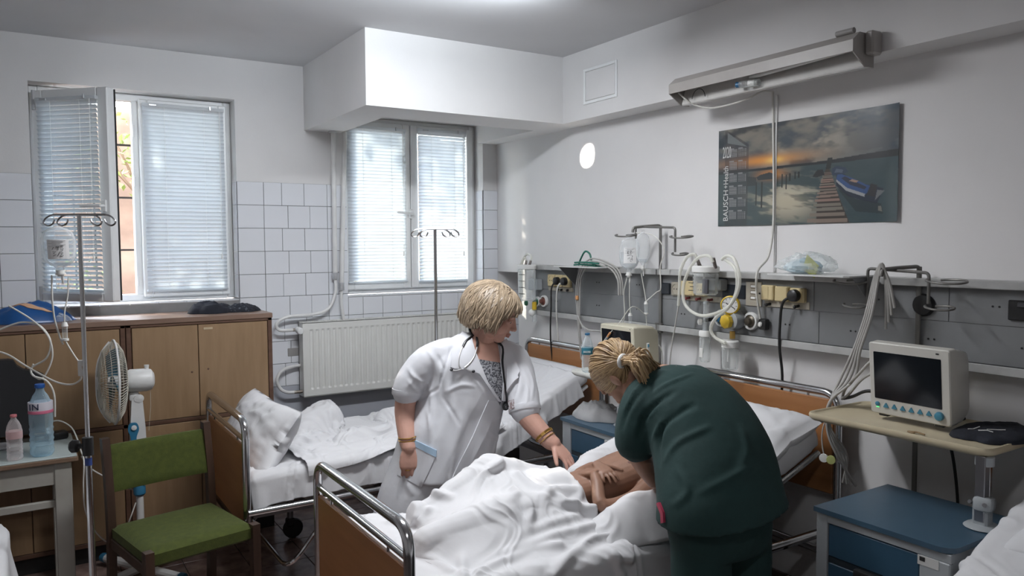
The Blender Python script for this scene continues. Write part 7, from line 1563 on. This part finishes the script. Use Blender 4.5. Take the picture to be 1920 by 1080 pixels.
# ------------------------------------------------------------------ fan
t = thing('pedestal_fan', 'white pedestal fan facing left between the drip stand and the green chair', 'fan', (.475, 4.45, 0))
fan_w = M('fan_white', (.66, .66, .65), .4); fan_b = M('fan_blue', (.03, .16, .28), .4); wire = M('cream_wire', (.50, .47, .40), .5)
hc = Vector((.385, 4.445, 1.050)); ax = Vector((-.94, -.02, .02)).normalized(); _, fu, fw = ortho(ax)
fu = Vector((0, 0, 1))-ax*ax.z; fu.normalize(); fw = ax.cross(fu)
def fp(r, a, z): return hc+ax*z+(fu*math.cos(a)+fw*math.sin(a))*r
for nm, sgn, dep in (('front_grille', 1, .075), ('back_grille', -1, .055)):
    m = MB(); prof = [(.035, dep), (.10, dep*.96), (.165, dep*.72), (.200, dep*.32), (.214, .0)]
    for k in range(88):
        a = 2*PI*k/88; m.tube([fp(r, a+(.10*(1-r/.214)), z*sgn) for r, z in prof], .0016, 4)
    for r, z in ((.07, dep*.98), (.10, dep*.96), (.135, dep*.86), (.165, dep*.72), (.195, dep*.38)): m.tube([fp(r, 2*PI*k/36, z*sgn) for k in range(36)], .0013, 4, closed=True)
    g = m.build(nm, wire, t, 60); g['kind'] = 'stuff'
MB().tube([fp(.216, 2*PI*k/48, 0) for k in range(48)], .0055, 8, closed=True).build('rim', fan_w, t)
m = MB(); m.tube([fp(.21*s, 0, .02+.062*(1-abs(s)**3)) for s in np.linspace(-1, 1, 15)], .005, 6); m.build('front_bar', fan_w, t)
MB().lathe([(.036, 0), (.036, .006), (.02, .012), (.002, .013)], hc+ax*.072, ax, 18).build('badge', fan_w, t)
for k in range(3):
    V = []; a0 = 2*PI*k/3+.4
    for i in range(7):
        r = .03+.145*i/6
        for j in range(5): a = a0+(j/4-.5)*(.9+.5*math.sin(PI*i/6)); V.append(tuple(fp(r, a, .022*(j/4-.5)*2)))
    V += [tuple(Vector(v)+ax*.002) for v in V]; F = [(i*5+j, i*5+j+1, i*5+j+6, i*5+j+5) for i in range(6) for j in range(4)]; F += [tuple(q+35 for q in f)[::-1] for f in F]
    MB().add(V, F).build('blade', M('blue_blade', (.10, .26, .36), .3), t, 60)
MB().lathe([(.028, .03), (.034, .0), (.03, -.03)], hc, ax, 16).build('hub', fan_w, t)
mot = MB().lathe([(.052, -.06), (.060, -.075), (.060, -.155), (.054, -.175), (.035, -.188), (.004, -.19)], hc, ax, 26).build('motor_housing', fan_w, t)
MB().cyl(hc-ax*.155+Vector((0, 0, .055)), hc-ax*.155+Vector((0, 0, .078)), .010, .013, 10).build('swing_knob', fan_w, mot)
MB().tube([hc-ax*.17+Vector((0, 0, -.04)), hc-ax*.168+Vector((0, -.01, -.14)), hc-ax*.155+Vector((0, -.01, -.27))], .0012, 4).build('cord', wire, t)
px, py = .487, 4.45
m = MB(); m.box((.475, py, .965), (.05, .045, .05), .012, seg=2); m.lathe([(.020, -.03), (.022, 0), (.020, .03)], (.492, py, .955), (0, 1, 0), 14); m.build('neck', fan_w, t)
MB().lathe([(.020, -.012), (.022, 0), (.004, .004)], (.498, py-.03, .955), (0, -1, 0), 14).build('tilt_knob', fan_w, t)
MB().rings([[(px+sx*w, py+sy*.028, z) for sx, sy in ((-1, -1), (1, -1), (1, 1), (-1, 1))] for z, w in ((.50, .030), (.62, .040), (.80, .036), (.95, .026))]).build('column', fan_w, t, 50)
cp = MB(); P = fillet([(-.022, 0, 0), (.014, 0, 0), (.010, .16, 0), (.026, .20, 0), (.016, .235, 0), (-.022, .235, 0), (-.030, .20, 0), (-.016, .16, 0)], .014, 4, closed=True)
cp.prism([(p.x, p.y) for p in P], .012, basis((px-.022, py-.042, .60), (1, 0, 0), (0, 0, 1))); cp = cp.build('control_panel', fan_b, t)
for k in range(4): MB().ball((px-.030, py-.055, .625+.024*k), (.008, .006, .006), 8, 6).build('button', fan_w, cp)
MB().lathe([(.013, 0), (.013, .008), (.003, .010)], (px-.022, py-.053, .81), (0, -1, 0), 14).build('timer_knob', fan_w, cp)
MB().lathe([(.022, 0), (.030, .01), (.030, .045), (.022, .06), (.019, .085)], (px, py, .435), (0, 0, 1), 18).build('collar', fan_b, t)
MB().cyl((px, py, .06), (px, py, .50), .0185, n=14).build('lower_pole', fan_w, t)
for k in range(2):
    a = .55+k*PI/2; d = Vector((math.cos(a), math.sin(a), 0)); b = Vector((px, py, .045))
    MB().tube([b-d*.30, b-d*.02, b+d*.02, b+d*.30], .022, 10).build('base_bar', fan_w, t)
    for s in (-1, 1): MB().lathe([(.024, 0), (.026, .01), (.024, .03), (.012, .036)], b+d*s*.285, tuple(d*s), 12).build('end_cap', fan_b, t)
